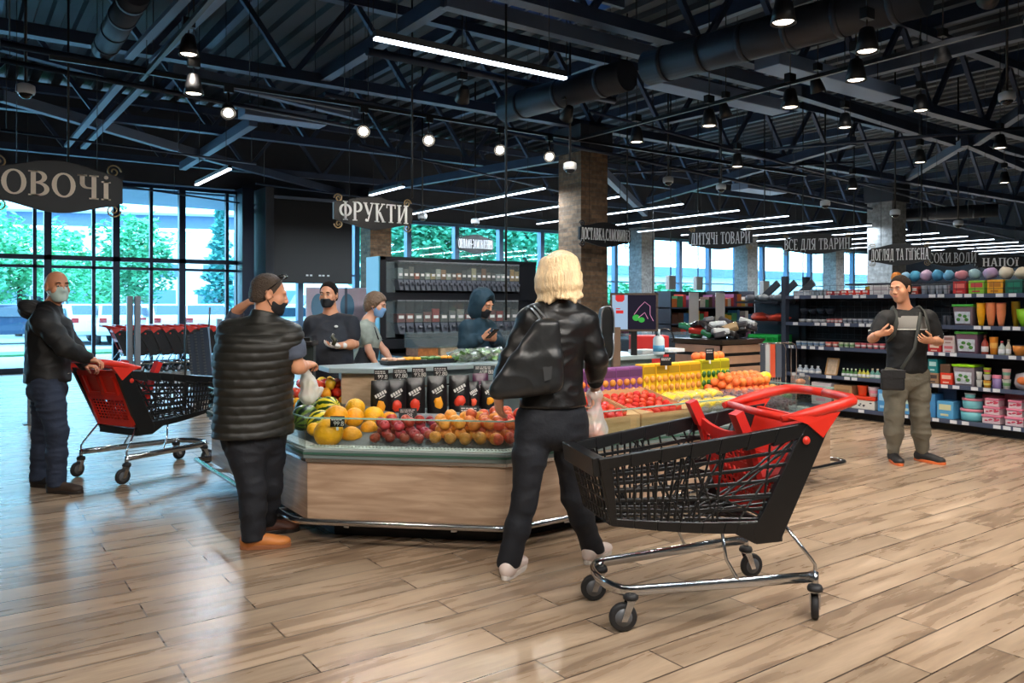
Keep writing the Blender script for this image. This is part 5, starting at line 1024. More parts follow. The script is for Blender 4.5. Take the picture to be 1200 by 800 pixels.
# ================================================================== people
import openvdb as vdb
class SD:
    """smooth solid: primitives blended on a grid, turned into one continuous surface"""
    def __init__(s): s.p = []; s.planes = []
    def cap(s, a, b, ra, rb=None, k=.02, sub=False, sq=None):
        s.p.append(('c', np.array(a, float), np.array(b, float), ra, ra if rb is None else rb, k, sub, sq)); return s
    def chain(s, pts, rs, k=.02):
        for i in range(len(pts)-1): s.cap(pts[i], pts[i+1], rs[i], rs[i+1], k)
        return s
    def ell(s, c, r, axes=None, k=.02, sub=False):
        A = np.eye(3) if axes is None else np.array([list(x) for x in axes], float); s.p.append(('e', np.array(c, float), np.array(r, float), A, k, sub)); return s
    def cut(s, c, n): s.planes.append((np.array(c, float), np.array(n, float)/np.linalg.norm(np.array(n, float)))); return s
    def mesh(s, vx=.006, post=None):
        lo = np.full(3, 1e9); hi = -lo; bx = []
        for q in s.p:
            if q[0] == 'c': r = max(q[3], q[4]); l = np.minimum(q[1], q[2])-r; h = np.maximum(q[1], q[2])+r; k, sub = q[5], q[6]
            else: e = np.abs(q[3]*q[2][:, None]); e = np.sqrt((e**2).sum(0)); l = q[1]-e; h = q[1]+e; k, sub = q[4], q[5]
            bx.append((l, h, k, sub))
            if not sub: lo = np.minimum(lo, l); hi = np.maximum(hi, h)
        lo = lo-4*vx; n = np.ceil((hi-lo)/vx).astype(int)+5; f = np.full(n, .06, np.float32)
        for q, (l, h, k, sub) in zip(s.p, bx):
            i0 = np.maximum(0, np.floor((l-lo-k-.03)/vx).astype(int)); i1 = np.minimum(n, np.ceil((h-lo+k+.03)/vx).astype(int)+1)
            if (i1 <= i0).any(): continue
            X, Y, Z = np.meshgrid(*[lo[a]+vx*np.arange(i0[a], i1[a]) for a in range(3)], indexing='ij'); P = np.stack([X, Y, Z], -1)
            if q[0] == 'c':
                a, b = q[1], q[2]; d = b-a; L2 = max(1e-9, d@d); w = P-a
                t = np.clip((w@d)/L2, 0, 1); r = q[3]+(q[4]-q[3])*t; v = w-t[..., None]*d
                if q[7] is not None:
                    ax, fc = np.array(q[7][0], float), q[7][1]; v = v+(v@ax)[..., None]*ax*(fc-1)
                D_ = np.sqrt((v**2).sum(-1))-r
            else:
                v = (P-q[1])@q[3].T; k0 = np.sqrt(((v/q[2])**2).sum(-1)); k1 = np.sqrt(((v/q[2]**2)**2).sum(-1)); D_ = k0*(k0-1)/np.maximum(k1, 1e-6)
            D_ = np.clip(D_, -.2, .06).astype(np.float32); sl = tuple(slice(i0[a], i1[a]) for a in range(3)); F0 = f[sl]
            if sub: D_ = -D_; hh = np.maximum(k-np.abs(F0-D_), 0)/k; f[sl] = np.maximum(F0, D_)+hh*hh*k*.25
            else: hh = np.maximum(k-np.abs(F0-D_), 0)/k; f[sl] = np.minimum(F0, D_)-hh*hh*k*.25
        if s.planes:
            X, Y, Z = np.meshgrid(*[(lo[a]+vx*np.arange(n[a])).astype(np.float32) for a in range(3)], indexing='ij', sparse=True)
            for c, nn in s.planes: f = np.maximum(f, (X-c[0])*nn[0]+(Y-c[1])*nn[1]+(Z-c[2])*nn[2])
        g = vdb.FloatGrid(.06); g.copyFromArray(f); pts, quads = g.convertToQuads(0.0); pts = pts*vx+lo; quads = quads.astype(int)
        # one light smoothing pass
        for _ in range(2):
            acc = np.zeros_like(pts); cnt = np.zeros(len(pts))
            for a, b in ((0,1),(1,2),(2,3),(3,0)):
                np.add.at(acc, quads[:, a], pts[quads[:, b]]); np.add.at(cnt, quads[:, a], 1); np.add.at(acc, quads[:, b], pts[quads[:, a]]); np.add.at(cnt, quads[:, b], 1)
            pts = pts*.5+.5*acc/np.maximum(cnt, 1)[:, None]
        if post:
            nr = np.zeros_like(pts); fn = np.cross(pts[quads[:, 2]]-pts[quads[:, 0]], pts[quads[:, 3]]-pts[quads[:, 1]])
            for a in range(4): np.add.at(nr, quads[:, a], fn)
            nr /= np.maximum(np.linalg.norm(nr, axis=1), 1e-9)[:, None]
            # point the normals outward
            c = pts.mean(0); 
            if ((pts-c)*nr).sum() < 0: nr = -nr
            pts = pts+nr*post(pts)[:, None]
        return pts, quads
def sd_obj(sd, name, m, base, parent=None, vx=.006, post=None):
    pts, quads = sd.mesh(vx, post); me = bpy.data.meshes.new(name); me.from_pydata((pts-np.array(base)).tolist(), [], quads.tolist()); me.materials.append(m)
    me.polygons.foreach_set('use_smooth', [True]*len(me.polygons)); bm = bmesh.new(); bm.from_mesh(me); bmesh.ops.recalc_face_normals(bm, faces=bm.faces); bm.to_mesh(me); bm.free()
    o = bpy.data.objects.new(name, me); COL.objects.link(o)
    if parent: o.parent = parent
    else: o.location = base
    return o
def fold(amp, fx, fz, seed=0, ridged=True):
    def f(p):
        o = np.empty(len(p))
        for i, q in enumerate(p):
            v = mnoise.noise(Vector((q[0]*fx+seed, q[1]*fx, q[2]*fz+seed*.7))); o[i] = amp*((1-2*abs(v)) if ridged else v)
        return o
    return f
UP = Vector((0, 0, 1))
def unit(v): return Vector(v).normalized()
def add_head(sd, c, f, up, s=1.0):
    f = unit(f); r = f.cross(Vector(up)).normalized(); u = r.cross(f)
    L = lambda x, y, z: c+(r*x+f*y+u*z)*s; ax = (r, f, u)
    e = lambda x, y, z, a, b, d, k=.02, sub=False: sd.ell(L(x,y,z), (a*s,b*s,d*s), ax, k*s, sub)
    e(0,-.012,.03,.077,.098,.092); e(0,.03,-.045,.060,.064,.076,.03); e(0,.062,-.098,.026,.026,.022,.03)
    e(.043,.058,-.028,.026,.026,.03); e(-.043,.058,-.028,.026,.026,.03); sd.cap(L(-.034,.085,.026), L(.034,.085,.026), .013*s, .013*s, .015)
    sd.cap(L(0,.094,.012), L(0,.111,-.026), .009*s, .013*s, .012); e(.013,.104,-.03,.009,.01,.008,.008); e(-.013,.104,-.03,.009,.01,.008,.008)
    for x in (-.032,.032): e(x,.106,.006,.018,.016,.012,.012,True)
    sd.cap(L(-.02,.090,-.058), L(.02,.090,-.058), .0075*s, k=.008); sd.cap(L(-.017,.088,-.071), L(.017,.088,-.071), .008*s, k=.008)
    for x in (-.079,.079): e(x,-.008,-.004,.011,.022,.034,.01); e(x*1.07,-.004,-.002,.006,.011,.018,.006,True)
    return L, ax
def add_hand(sd, w, d, n, side, curl=.5, s=1.0, spread=1.0, thumb=.5):
    """palm, four fingers of unequal length bent at the knuckles, thumb off the side of the palm"""
    d = unit(d); n = unit(Vector(n)-d*Vector(n).dot(d)); sv = unit(Vector(side)-d*Vector(side).dot(d)-n*Vector(side).dot(n)); w = Vector(w)
    sd.ell(w+d*.045*s, (.052*s,.040*s,.017*s), (d, sv, n), .012); sd.cap(w-d*.03*s, w+d*.03*s, .025*s, .024*s, .02)
    for i, (o, L) in enumerate(((.029,.070),(.010,.079),(-.010,.073),(-.028,.057))):
        p = w+d*.082*s+sv*o*s-d*abs(o)*.25*s; a = curl*.6; dr = unit(d+sv*o*3*spread); r = (.0092-.0004*i)*s; q0 = p-d*.03*s
        sd.cap(q0, p, r*1.15, r*1.1, .006)
        for j, fr in enumerate((.44,.32,.24)):
            dd = dr*math.cos(a)+n*math.sin(a); q = p+dd*L*fr*s; sd.cap(p, q, r*(1-.08*j), r*(1-.08*(j+1)), .003); p = q; a += curl*(.9-.15*j)
    p = w+d*.02*s+sv*.03*s+n*.006*s; t1 = unit(sv*.75+d*.7+n*thumb*.6); q = p+t1*.036*s; sd.cap(p-t1*.01*s, q, .0135*s, .0115*s, .01); t2 = unit(sv*.25+d*.85+n*thumb); r2 = q+t2*.03*s; sd.cap(q, r2, .0112*s, .0100*s, .004); sd.cap(r2, r2+unit(t2+n*thumb*.5)*.024*s, .0098*s, .0085*s, .004)
def torso(sd, J, secs, k=.05):
    """secs: (t along pelvis->neck, half width, half depth, forward shift)"""
    P = (J['PL']+J['PR'])/2; N = J['N']; Cm = J.get('C', (P+N)/2); lp = (J['PR']-J['PL']).normalized(); ls = (J['SR']-J['SL']).normalized()
    secs = sorted(secs); fine = []
    for s0, s1 in zip(secs, secs[1:]):
        for u in (0, .33, .67): fine.append(tuple(x+(y-x)*u for x, y in zip(s0, s1)))
    for (t, a, b, fw) in fine+[secs[-1]]:
        c = (P*(1-t)**2+Cm*2*t*(1-t)+N*t*t) if False else (P.lerp(Cm, t*2) if t < .5 else Cm.lerp(N, t*2-1)); l = lp.lerp(ls, t).normalized(); sp = (N-P).normalized(); dp = sp.cross(l).normalized() if True else None; l = dp.cross(sp)
        fwd = J['F']; dp = dp if dp.dot(fwd) > 0 else -dp
        sd.ell(c+dp*fw, (a, b, .095), (l, dp, sp), k*.3)
MALE = [(-.05,.165,.115,0),(.10,.165,.112,0),(.28,.152,.108,.0),(.45,.158,.112,.005),(.62,.172,.118,.01),(.78,.168,.11,.005)]
FEM = [(-.06,.17,.12,-.01),(.08,.168,.115,-.01),(.28,.138,.10,0),(.45,.138,.10,.01),(.62,.150,.108,.015),(.78,.145,.096,.005)]
def grow(secs, g, gd=None, lo=-9, hi=9): return [(t, a+g, b+(g if gd is None else gd), f) for (t, a, b, f) in secs if lo <= t <= hi]
def body(J, secs, sk, sx=1.0, headup=UP, headf=None, hands=(), legs=True, hs=1.0):
    sd = SD(); L, ax = add_head(sd, J['H'], headf or J['F'], headup, hs)
    nk = J['N']; sd.cap(nk+Vector((0,0,-.04)), J['H']+(-ax[1]*.015-ax[2]*.055), .062*sx, .052*sx, .03)
    torso(sd, J, secs); sd.cap(J['SL'], J['SR'], .05, .05, .05); sd.cap(nk+UP*.01, J['SL'], .05, .045, .04); sd.cap(nk+UP*.01, J['SR'], .05, .045, .04)
    for q in 'LR':
        S_, E_, W_ = J['S'+q], J['E'+q], J['W'+q]; m1 = S_.lerp(E_, .4); m2 = E_.lerp(W_, .3)
        sd.chain([S_, m1, E_, m2, W_], [.052*sx,.046*sx,.037*sx,.040*sx,.026*sx], .025)
        if legs:
            A_, K_, T_ = J['P'+q], J['K'+q], J['A'+q]; sd.chain([A_, A_.lerp(K_, .4), K_, K_.lerp(T_, .3), T_], [.085*sx,.075*sx,.052*sx,.054*sx,.036*sx], .04)
            sd.cap(T_, Vector((T_.x, T_.y, .04))+J['T'+q]*.03, .034, .034, .02); sd.cap(Vector((T_.x, T_.y, .035)), Vector((T_.x, T_.y, .03))+J['T'+q]*.16, .03, .024, .02)
    for h in hands: add_hand(sd, **h)
    return sd, L, ax
def sleeve(sd, J, q, r, upto=2, frac=1.0, k=.03):
    """sleeve from shoulder: upto=1 upper arm only, 2 to the wrist"""
    S_, E_, W_ = J['S'+q], J['E'+q], J['W'+q]
    if upto == 1: e = S_.lerp(E_, frac); sd.chain([S_, S_.lerp(E_, frac*.5), e], [r[0], r[1], r[2]], k); return e
    e = E_.lerp(W_, frac); sd.chain([S_, S_.lerp(E_, .5), E_, E_.lerp(W_, frac*.5), e], r, k); return e
def trousers(J, m, base, parent, r=(.105,.092,.070,.064,.056), secs=None, vx=.008, post=None, sh=(0,0,0), name='trousers', low=.02, top=None):
    sd = SD(); P = (J['PL']+J['PR'])/2
    torso(sd, J, secs or [(-.06,.178,.125,0),(.06,.172,.12,0)], .05)
    for q in 'LR':
        A_, K_, T_ = J['P'+q], J['K'+q], J['A'+q]; e = T_+(T_-K_).normalized()*low; sd.chain([A_, A_.lerp(K_, .45), K_, K_.lerp(T_, .45), e], r, .035)
    sd.ell(P+Vector((0,0,-.06)), (.12,.10,.08), None, .05)
    if top is not None: sd.cut((P.x, P.y, top), (0,0,1))
    sd.cut((P.x, P.y, .055), (0,0,-1))
    return sd_obj(sd, name, m, base, parent, vx, post or fold(.006, 9, 22, 3))
def shoe(A, dr, base, parent, m, ms, L_=.285, wd=.05, high=.09, lift=0):
    dr = unit((dr[0], dr[1], 0)); sv = Vector((-dr.y, dr.x, 0)); h = Vector((A.x, A.y, lift)); hl = h-dr*.06; sd = SD()
    P = lambda a, z: h+dr*a+UP*z
    sd.ell(P(-.03,.05), (.05,.040,.05), (dr, sv, UP), .03); sd.ell(P(.06,.045), (.08,.042,.042), (dr, sv, UP), .03); sd.ell(P(.15,.036), (.065,.048,.032), (dr, sv, UP), .03); sd.cap(P(-.015,.06), Vector((A.x, A.y, high+lift)), .044, .044, .03); sd.cut((0,0,lift+.012), (0,0,-1))
    o = sd_obj(sd, 'shoe', m, base, parent, .006); pl = []
    for i in range(24):
        t = 2*PI*i/24; a = .07+.148*math.cos(t); w_ = (.050 if math.cos(t) > 0 else .042)*math.copysign(abs(math.sin(t))**.8, math.sin(t)); pl.append((a, w_))
    b = Vector(base); MB().prism(pl, .0, .026, lambda u, v, z: h+dr*u+sv*v+UP*z-b).build('sole', ms, o, bevel=.004)
    la = MB()
    for i in range(4): p = P(.035+.022*i, .088-.008*i)-b; la.bar(p-sv*.022, p+sv*.022, .006, .004)
    la.build('laces', ms, o); return o
def face_bits(L, ax, base, parent, brow, closed=False, iris=(40,28,20), lips=None):
    b = Vector(base); w_ = mat('eye_white', (176, 166, 158), .4); 
    for x in (-.032, .032):
        e = MB().ell(L(x,.087,.005)-b, (.0105,.0075,.0075), 10).build('eye', w_, parent); MB().ell(L(x,.0912,.004)-b, (.0058,.005,.0058), 8).build('iris', mat('iris_%d' % iris[0], iris, .2), e)
        m_ = MB(); m_.tube([L(x-.017,.099,.026)-b, L(x,.104,.0315)-b, L(x+.017,.099,.027)-b], [.003,.0045,.003], 6); m_.build('eyebrow', brow, parent)
    if lips: MB().tube([L(-.021,.094,-.0635)-b, L(-.008,.0985,-.062)-b, L(.008,.0985,-.062)-b, L(.021,.094,-.0635)-b], [.002,.0055,.0055,.002], 8).build('lips', lips, parent)
def mask(L, ax, base, parent, m, z0=-.0, loops=True):
    sd = SD(); sd.ell(L(0,.034,-.048), (.067,.073,.080), ax, .03); sd.ell(L(0,.066,-.096), (.034,.034,.03), ax, .03); sd.cap(L(0,.094,-.005), L(0,.106,-.028), .012, .016, .03)
    sd.cut(L(0,0,z0), ax[2]); sd.cut(L(0,.018,0), -ax[1]); sd.cut(L(0,0,-.118), -ax[2]); o = sd_obj(sd, 'face_mask', m, base, parent, .005); b = Vector(base)
    if loops:
        lp = MB()
        for x in (-1, 1): lp.tube([L(x*.066,.02,-.015)-b, L(x*.08,-.005,.02)-b, L(x*.085,-.03,.0)-b, L(x*.078,-.01,-.035)-b, L(x*.064,.02,-.07)-b], .003, 5)
        lp.build('ear_loop', m, o)
    return o
def short_hair(L, ax, base, parent, m, g=.006, front=.062, low=-.02, seed=1, amp=.003):
    sd = SD(); sd.ell(L(0,-.014,.032), (.077+g,.098+g,.092+g), ax, .02); sd.ell(L(0,-.05,-.02), (.068+g,.06+g,.06+g), ax, .02)
    sd.cut(L(0,front,.05), ax[1]+ax[2]*-.55); sd.cut(L(0,-.07,-.06), -ax[2]); sd.cut(L(0,.0,-.035), -ax[2]*.9+ax[1]*.4)
    return sd_obj(sd, 'hair', m, base, parent, .004, fold(amp, 60, 60, seed, False))
def PJ(d0, **k): return {n: (D(v[0], v[1], d0+(v[2] if len(v) > 2 else 0))) for n, v in k.items()}
CR = Vector((CS, -SN, 0)); CF = Vector((SN, CS, 0))     # camera right and forward, for facing directions
skin1 = mat('skin_light', (216, 160, 132), .5, sub=.1, var=.05); skin2 = mat('skin_tan', (196, 134, 102), .5, sub=.1, var=.06); skin3 = mat('skin_warm', (206, 146, 112), .5, sub=.1, var=.06)
dkhair = mat('hair_dark', (24, 19, 17), .8, bump=.4, bscale=200, spec=.15); grey_hair = mat('hair_grey_brown', (120, 96, 76), .5, bump=.5, bscale=90)
jeans_d = mat('jeans_dark', (15, 19, 28), .75, var=.25, vscale=5, bump=.2, bscale=30); black_c = mat('cloth_black', (24, 24, 27), .7, var=.2, vscale=6)
sole_w = mat('sole_white', (222, 214, 206), .5); sole_d = mat('sole_dark', (40, 32, 28), .6)
# ------------------------------------------------------------------ woman with blond hair, seen from behind
d0 = 4.30; F1 = unit(CF*.95+CR*.25)
J = PJ(d0, H=(661,324,.04), N=(656,356,.02), C=(649,415,0), SL=(623,374,.0), SR=(685,377,.05), EL=(597,424,-.02), WL=(584,462,.02), ER=(699,420,.05), WR=(697,457,.20), PL=(626,492,0), PR=(668,492,.06), KL=(615,586,-.03), KR=(672,580,.14), AL=(597,655,-.05), AR=(694,645,.20))
J['F'] = F1; J['TL'] = unit(CF*.9+CR*.35); J['TR'] = unit(CF*.8+CR*.5); bs = (J['AL']+J['AR'])/2; bs.z = 0
for q in 'LR': J['A'+q].z = max(J['A'+q].z, .085)
hands = [dict(w=J['WL'], d=Vector((0,0,-1))+CR*.05+CF*.1, n=CR*.8+CF*.5, side=CF*.8-CR*.5, curl=.5), dict(w=J['WR'], d=Vector((0,0,-1))+CF*.1, n=-CR+CF*.4, side=CF, curl=.9)]
sd, L, ax = body(J, FEM, skin1, .92, UP*.98-CR*.10, unit(CF*.8+CR*.6), hands, hs=.98)
W = sd_obj(sd, 'person', skin1, bs, None, .0058); T(W, 'person with blond hair seen from behind in a black jacket, holding a plastic bag', 'person')
jk = mat('jacket_black_satin', (20, 19, 19), .40, var=.15, vscale=5, bump=.25, bscale=14)
s2 = SD(); torso(s2, J, [(-.06,.182,.132,-.01)]+grow(FEM, .022, .02, .05), .06); s2.cap(J['SL'], J['SR'], .060, .060, .06); s2.cap(J['N']+UP*-.005, J['SL'], .058, .06, .05); s2.cap(J['N']+UP*-.005, J['SR'], .058, .06, .05)
for q in 'LR': sleeve(s2, J, q, [.064,.060,.055,.052,.047], 2, .55 if q == 'R' else .8)
s2.cut(J['N']+UP*.045, UP); s2.cut((0,0,J['PL'].z+.075), -UP)
JK = sd_obj(s2, 'jacket', jk, bs, W, .007, fold(.006, 10, 14, 5))
s3 = SD(); a = J['ER'].lerp(J['WR'], .40); b = J['ER'].lerp(J['WR'], .68); s3.cap(a, b, .052, .047, .01); sd_obj(s3, 'knit_cuff', mat('knit_black', (16,16,18), .9), bs, JK, .007)
s3 = SD(); s3.cap(J['N']-UP*.01, J['N']+UP*.035, .066, .062, .02); s3.cut(J['N']+UP*.05, UP); sd_obj(s3, 'collar', mat('knit_black'), bs, JK, .007)
trousers(J, jeans_d, bs, W, (.100,.088,.066,.062,.062), [(-.08,.178,.128,-.01),(.04,.172,.12,-.01),(.12,.16,.112,0)], .007, fold(.0045, 8, 13, 2), top=J['PL'].z+.10)
wsh = mat('shoe_pale_pink', (226, 208, 200), .5)
shoe(J['AL'], J['TL'], bs, W, wsh, sole_w); shoe(J['AR'], J['TR'], bs, W, wsh, sole_w)
# blond hair: shoulder length, flipped ends
hb = mat('hair_blond', (240, 208, 162), .45, var=.25, vscale=14, stretch=(3,3,.6), bump=.7, bscale=40)
s4 = SD(); s4.ell(L(0,-.02,.04), (.096,.112,.104), ax, .03); s4.ell(L(0,-.055,-.015), (.110,.085,.095), ax, .04)
for i in range(15):
    t = -1.25+2.5*i/14; x, y = .104*math.sin(t), -.03-.085*math.cos(t); e = .06*R.random()
    s4.chain([L(x*.8,y*.8,.07), L(x*1.06,y*1.02,-.01), L(x*1.16,y*1.05,-.055), L(x*1.08,y*1.0,-.088-e*.4), L(x*1.32+.018*(1 if t > 0 else -1),y*1.2,-.108-e*.8)], [.04,.038,.032,.024,.009], .012)
s4.chain([L(-.06,-.06,-.10), L(-.10,-.08,-.15), L(-.15,-.085,-.175), L(-.19,-.08,-.185)], [.035,.028,.02,.008], .02)
s4.cut(L(0,.075,0), ax[1])
HB = sd_obj(s4, 'hair', hb, bs, W, .005, lambda p: fold(.0035, 46, 9, 4)(p))
# shoulder bag
bagm = mat('bag_leather', (34, 35, 36), .34, bump=.12, bscale=18, var=.15)
bp_ = lambda px, py, dd: D(px, py, d0+dd)
b0 = bp_(615, 420, -.17); BG = thing('shoulder_bag', 'black leather shoulder bag hanging at the blond woman\'s back', 'bag', b0)
sd = SD()
for i in range(9):
    u = i/8; tp = bp_(632+17*u, 381+1*u, -.165); bt = bp_(584+66*u, 457-9*u, -.165); sd.cap(tp, tp.lerp(bt, .55), .022, .036, .03); sd.cap(tp.lerp(bt, .55), bt, .036, .046, .03)
sd_obj(sd, 'bag_body', bagm, b0, BG, .006, fold(.006, 9, 9, 6))
mb = MB(); mb.add([bp_(x, y, z)-b0 for x, y, z in ((631,377,-.192),(650,378,-.192),(646,444,-.222),(638,447,-.224))], [(0,1,2,3)]); mb.build('side_gusset', mat('bag_leather_light', (50, 51, 52), .35), BG, solid=.004)
mb = MB(); st_ = [(636,380,-.18),(632,372,-.16),(626,364,-.10),(623,361,-.06),(622,360,-.01),(624,364,.05)]
mb.tube([bp_(*q)-b0 for q in st_], .011, 8, flat=.35); mb.tube([bp_(*q)-b0 for q in [(648,384,-.18),(642,375,-.16),(631,363,-.105),(627,359,-.06),(626,358,-.01),(628,362,.05)]], .010, 8, flat=.35); mb.build('strap', mat('strap_grey', (96,100,102), .35), BG)
# plastic bag of fruit in her hand
pc = J['WR']-UP*.09+CF*.01; PBG = thing('plastic_bag', 'thin plastic bag of red fruit in the blond woman\'s gloved hand', 'bag', pc-UP*.2)
film = clear('thin_film', (248,250,246), .16, rough=.15, body=.30); sd = SD(); o_ = Vector(pc)
sd.chain([o_+UP*.06, o_+UP*.0, o_-UP*.05, o_-UP*.12], [.045,.028,.045,.066], .02); sd.ell(o_-UP*.14, (.075,.065,.05), None, .03); pts, qd = sd.mesh(.006, fold(.006, 30, 12, 8)); me = bpy.data.meshes.new('bag_film'); me.from_pydata((pts-np.array(pc-UP*.2)).tolist(), [], qd.tolist()); me.materials.append(film); me.polygons.foreach_set('use_smooth', [True]*len(me.polygons)); ob = bpy.data.objects.new('bag_film', me); COL.objects.link(ob); ob.parent = PBG
mb = MB()
for i in range(9): mb.ell((R.uniform(-.035,.035), R.uniform(-.03,.03), .03+R.uniform(0,.05)), .024, 10)
mb.build('fruit', nect_m, PBG)
# ------------------------------------------------------------------ man in the quilted vest
d0 = 4.80; F2 = unit(CF*.55+CR*.85)
J = PJ(d0, H=(315,345,.0), N=(309,377,-.01), C=(298,430,0), SL=(272,391,.04), SR=(338,393,-.03), EL=(268,386,.30), WL=(280,362,.20), ER=(349,430,.0), WR=(358,428,.24), PL=(283,505,-.02), PR=(312,505,.10), KL=(296,570,-.05), KR=(315,568,.12), AL=(297,624,-.06), AR=(310,601,.24))
J['F'] = F2; J['TL'] = unit(CR*.97+CF*.2); J['TR'] = unit(CR*.9+CF*.35); bs = (J['AL']+J['AR'])/2; bs.z = 0
for q in 'LR': J['A'+q].z = .085
hands = [dict(w=J['WL'], d=CR*.75+UP*.5-CF*.1, n=CR*.4-UP*.3+CF*.3, side=UP*.5+CF*.5, curl=.5), dict(w=J['WR'], d=CF*.85+UP*.1+CR*.3, n=-UP*.8-CR*.2, side=-CR, curl=1.0)]
sd, L, ax = body(J, grow(MALE, .015, .03), skin3, 1.08, UP, unit(CF*.38+CR*.90-UP*.16), hands)
VM = sd_obj(sd, 'person', skin3, bs, None, .0058); T(VM, 'person in a dark quilted vest and orange shoes choosing fruit at the counter', 'person')
short_hair(L, ax, bs, VM, mat('hair_dark_brown', (62, 48, 36), .55, bump=.6, bscale=140, var=.3, vscale=18), .004, .045, .0, 2, .002)
vest_m = mat('vest_quilted', (30, 30, 27), .52, var=.15, vscale=6)
s2 = SD(); torso(s2, J, [(-.12,.255,.20,.0),(.0,.25,.195,0)]+grow(MALE, .078, .075, .05), .06); s2.cap(J['SL'], J['SR'], .082, .08, .06); s2.cap(J['N']+UP*-.01, J['SL'], .07, .07, .05); s2.cap(J['N']+UP*-.01, J['SR'], .07, .07, .05); s2.cap(J['N'], J['N']+UP*.05, .072, .072, .03)
s2.cut(J['N']+UP*.065, UP+F2*.2); zb = J['PL'].z-.03; s2.cut((0,0,zb), -UP)
zt = J['N'].z
def quilt(p):
    z = p[:, 2]+.012*np.sin(p[:, 0]*9+p[:, 1]*7); c = np.abs(np.sin((z-zb)*PI/.052)); o = .009*(np.sqrt(c)-.7)
    for i, q in enumerate(p): o[i] += .004*mnoise.noise(Vector((q[0]*22, q[1]*22, q[2]*30)))
    return np.where(p[:, 2] > zt+.0, o*.25, o)
sd_obj(s2, 'quilted_vest', vest_m, bs, VM, .006, quilt)
polo = mat('polo_grey_blue', (74, 82, 98), .75, var=.2, vscale=10, bump=.3, bscale=25)
for q in 'LR':
    s3 = SD(); e = sleeve(s3, J, q, [.07,.072,.068], 1, .66 if q == 'R' else .95); v = J['E'+q]-J['S'+q]; s3.cut(e+v.normalized()*.01, v); sd_obj(s3, 'polo_sleeve', polo, bs, VM, .007, fold(.006, 14, 14, 3))
s3 = SD(); s3.cap(J['EL'], J['WL'].lerp(J['EL'], .25), .055, .045, .02); sd_obj(s3, 'forearm_sleeve', polo, bs, VM, .007, fold(.004, 14, 14, 3))
trousers(J, jeans_d, bs, VM, (.115,.10,.078,.072,.068), [(-.08,.19,.155,0),(.05,.19,.155,0)], .007, fold(.006, 9, 15, 6), top=J['PL'].z+.06)
sh_o = mat('shoe_orange', (196, 122, 62), .5, var=.15); sh_b = mat('shoe_brown', (84, 48, 34), .55)
o = shoe(J['AL'], J['TL'], bs, VM, sh_o, mat('sole_tan', (150, 92, 56), .6)); shoe(J['AR'], J['TR'], bs, VM, sh_b, sole_d)
mask(L, ax, bs, VM, mat('mask_black', (22, 23, 28), .7), -.035)
mb = MB(); b = Vector(bs)                                   # sunglasses pushed up on the head
mb.tube([L(-.088,-.02,.02)-b, L(-.09,.03,.075)-b, L(-.07,.066,.112)-b], .0035, 6); mb.tube([L(.088,-.02,.02)-b, L(.09,.03,.075)-b, L(.07,.066,.112)-b], .0035, 6)
for x in (-.036,.036): mb.ell(L(x,.062,.118)-b, (.03,.012,.016), 12)
mb.ell(L(0,.068,.118)-b, (.012,.006,.005), 8); g = mb.build('sunglasses', mat('glasses_black', (12,12,14), .2)); g.location = bs; T(g, 'black sunglasses pushed up on the vest man\'s head', 'sunglasses')
pc = D(361, 452, d0+.30); PB2 = thing('plastic_bag', 'white plastic bag hanging from the vest man\'s hand over the watermelons', 'bag', pc-UP*.13); sd = SD(); o_ = Vector(pc)
sd.chain([o_+UP*.10+CR*-.02, o_+UP*.02, o_-UP*.06], [.02,.04,.055], .03); sd.chain([o_+UP*.0+CR*.02, o_-UP*.05+CR*.05, o_-UP*.02+CR*.085], [.03,.025,.012], .02); pts, qd = sd.mesh(.006, fold(.008, 24, 12, 8)); me = bpy.data.meshes.new('bag_film'); me.from_pydata((pts-np.array(pc-UP*.13)).tolist(), [], qd.tolist()); me.materials.append(clear('white_film', (236,238,230), .1, rough=.3, body=.6)); me.polygons.foreach_set('use_smooth', [True]*len(me.polygons)); ob = bpy.data.objects.new('bag_film', me); COL.objects.link(ob); ob.parent = PB2
# ------------------------------------------------------------------ bald man in a mask pushing the left cart
d0 = 6.22; F3 = unit(CR*.92-CF*.12)
J = PJ(d0, H=(67,336,0), N=(58,362,.02), C=(57,405,.02), SL=(60,374,.20), SR=(51,376,-.17), EL=(86,405,.24), WL=(100,428,.30), ER=(76,407,-.20), WR=(104,420,-.04), PL=(56,450,.10), PR=(55,450,-.09), KL=(50,508,.14), KR=(67,505,-.10), AL=(46,556,.13), AR=(66,556,-.08))
J['F'] = F3; J['TL'] = unit(CR*.95-CF*.15); J['TR'] = unit(CR*.97-CF*.1); bs = (J['AL']+J['AR'])/2; bs.z = 0
for q in 'LR': J['A'+q].z = .085
hands = [dict(w=J['WL'], d=CR*.8-UP*.1, n=-UP, side=-CF, curl=.9), dict(w=J['WR'], d=CR*.85-UP*.25+CF*.1, n=-UP*.9-CR*.2, side=CF, curl=.85)]
sd, L, ax = body(J, grow(MALE, .0, .015), skin2, 1.0, UP, unit(CR*.80-CF*.60), hands)
BM = sd_obj(sd, 'person', skin2, bs, None, .006); T(BM, 'bald person in a black hooded jacket and face mask pushing a shopping cart', 'person')
jk3 = mat('jacket_black_matte', (14, 15, 18), .62, var=.2, vscale=5, bump=.2, bscale=16)
s2 = SD(); torso(s2, J, [(-.02,.18,.155,.0)]+grow(MALE, .035, .045, .05), .06); s2.cap(J['SL'], J['SR'], .078, .078, .06); s2.cap(J['N'], J['SL'], .066, .068, .05); s2.cap(J['N'], J['SR'], .066, .068, .05)
for q in 'LR': sleeve(s2, J, q, [.080,.074,.064,.056,.046], 2, .92)
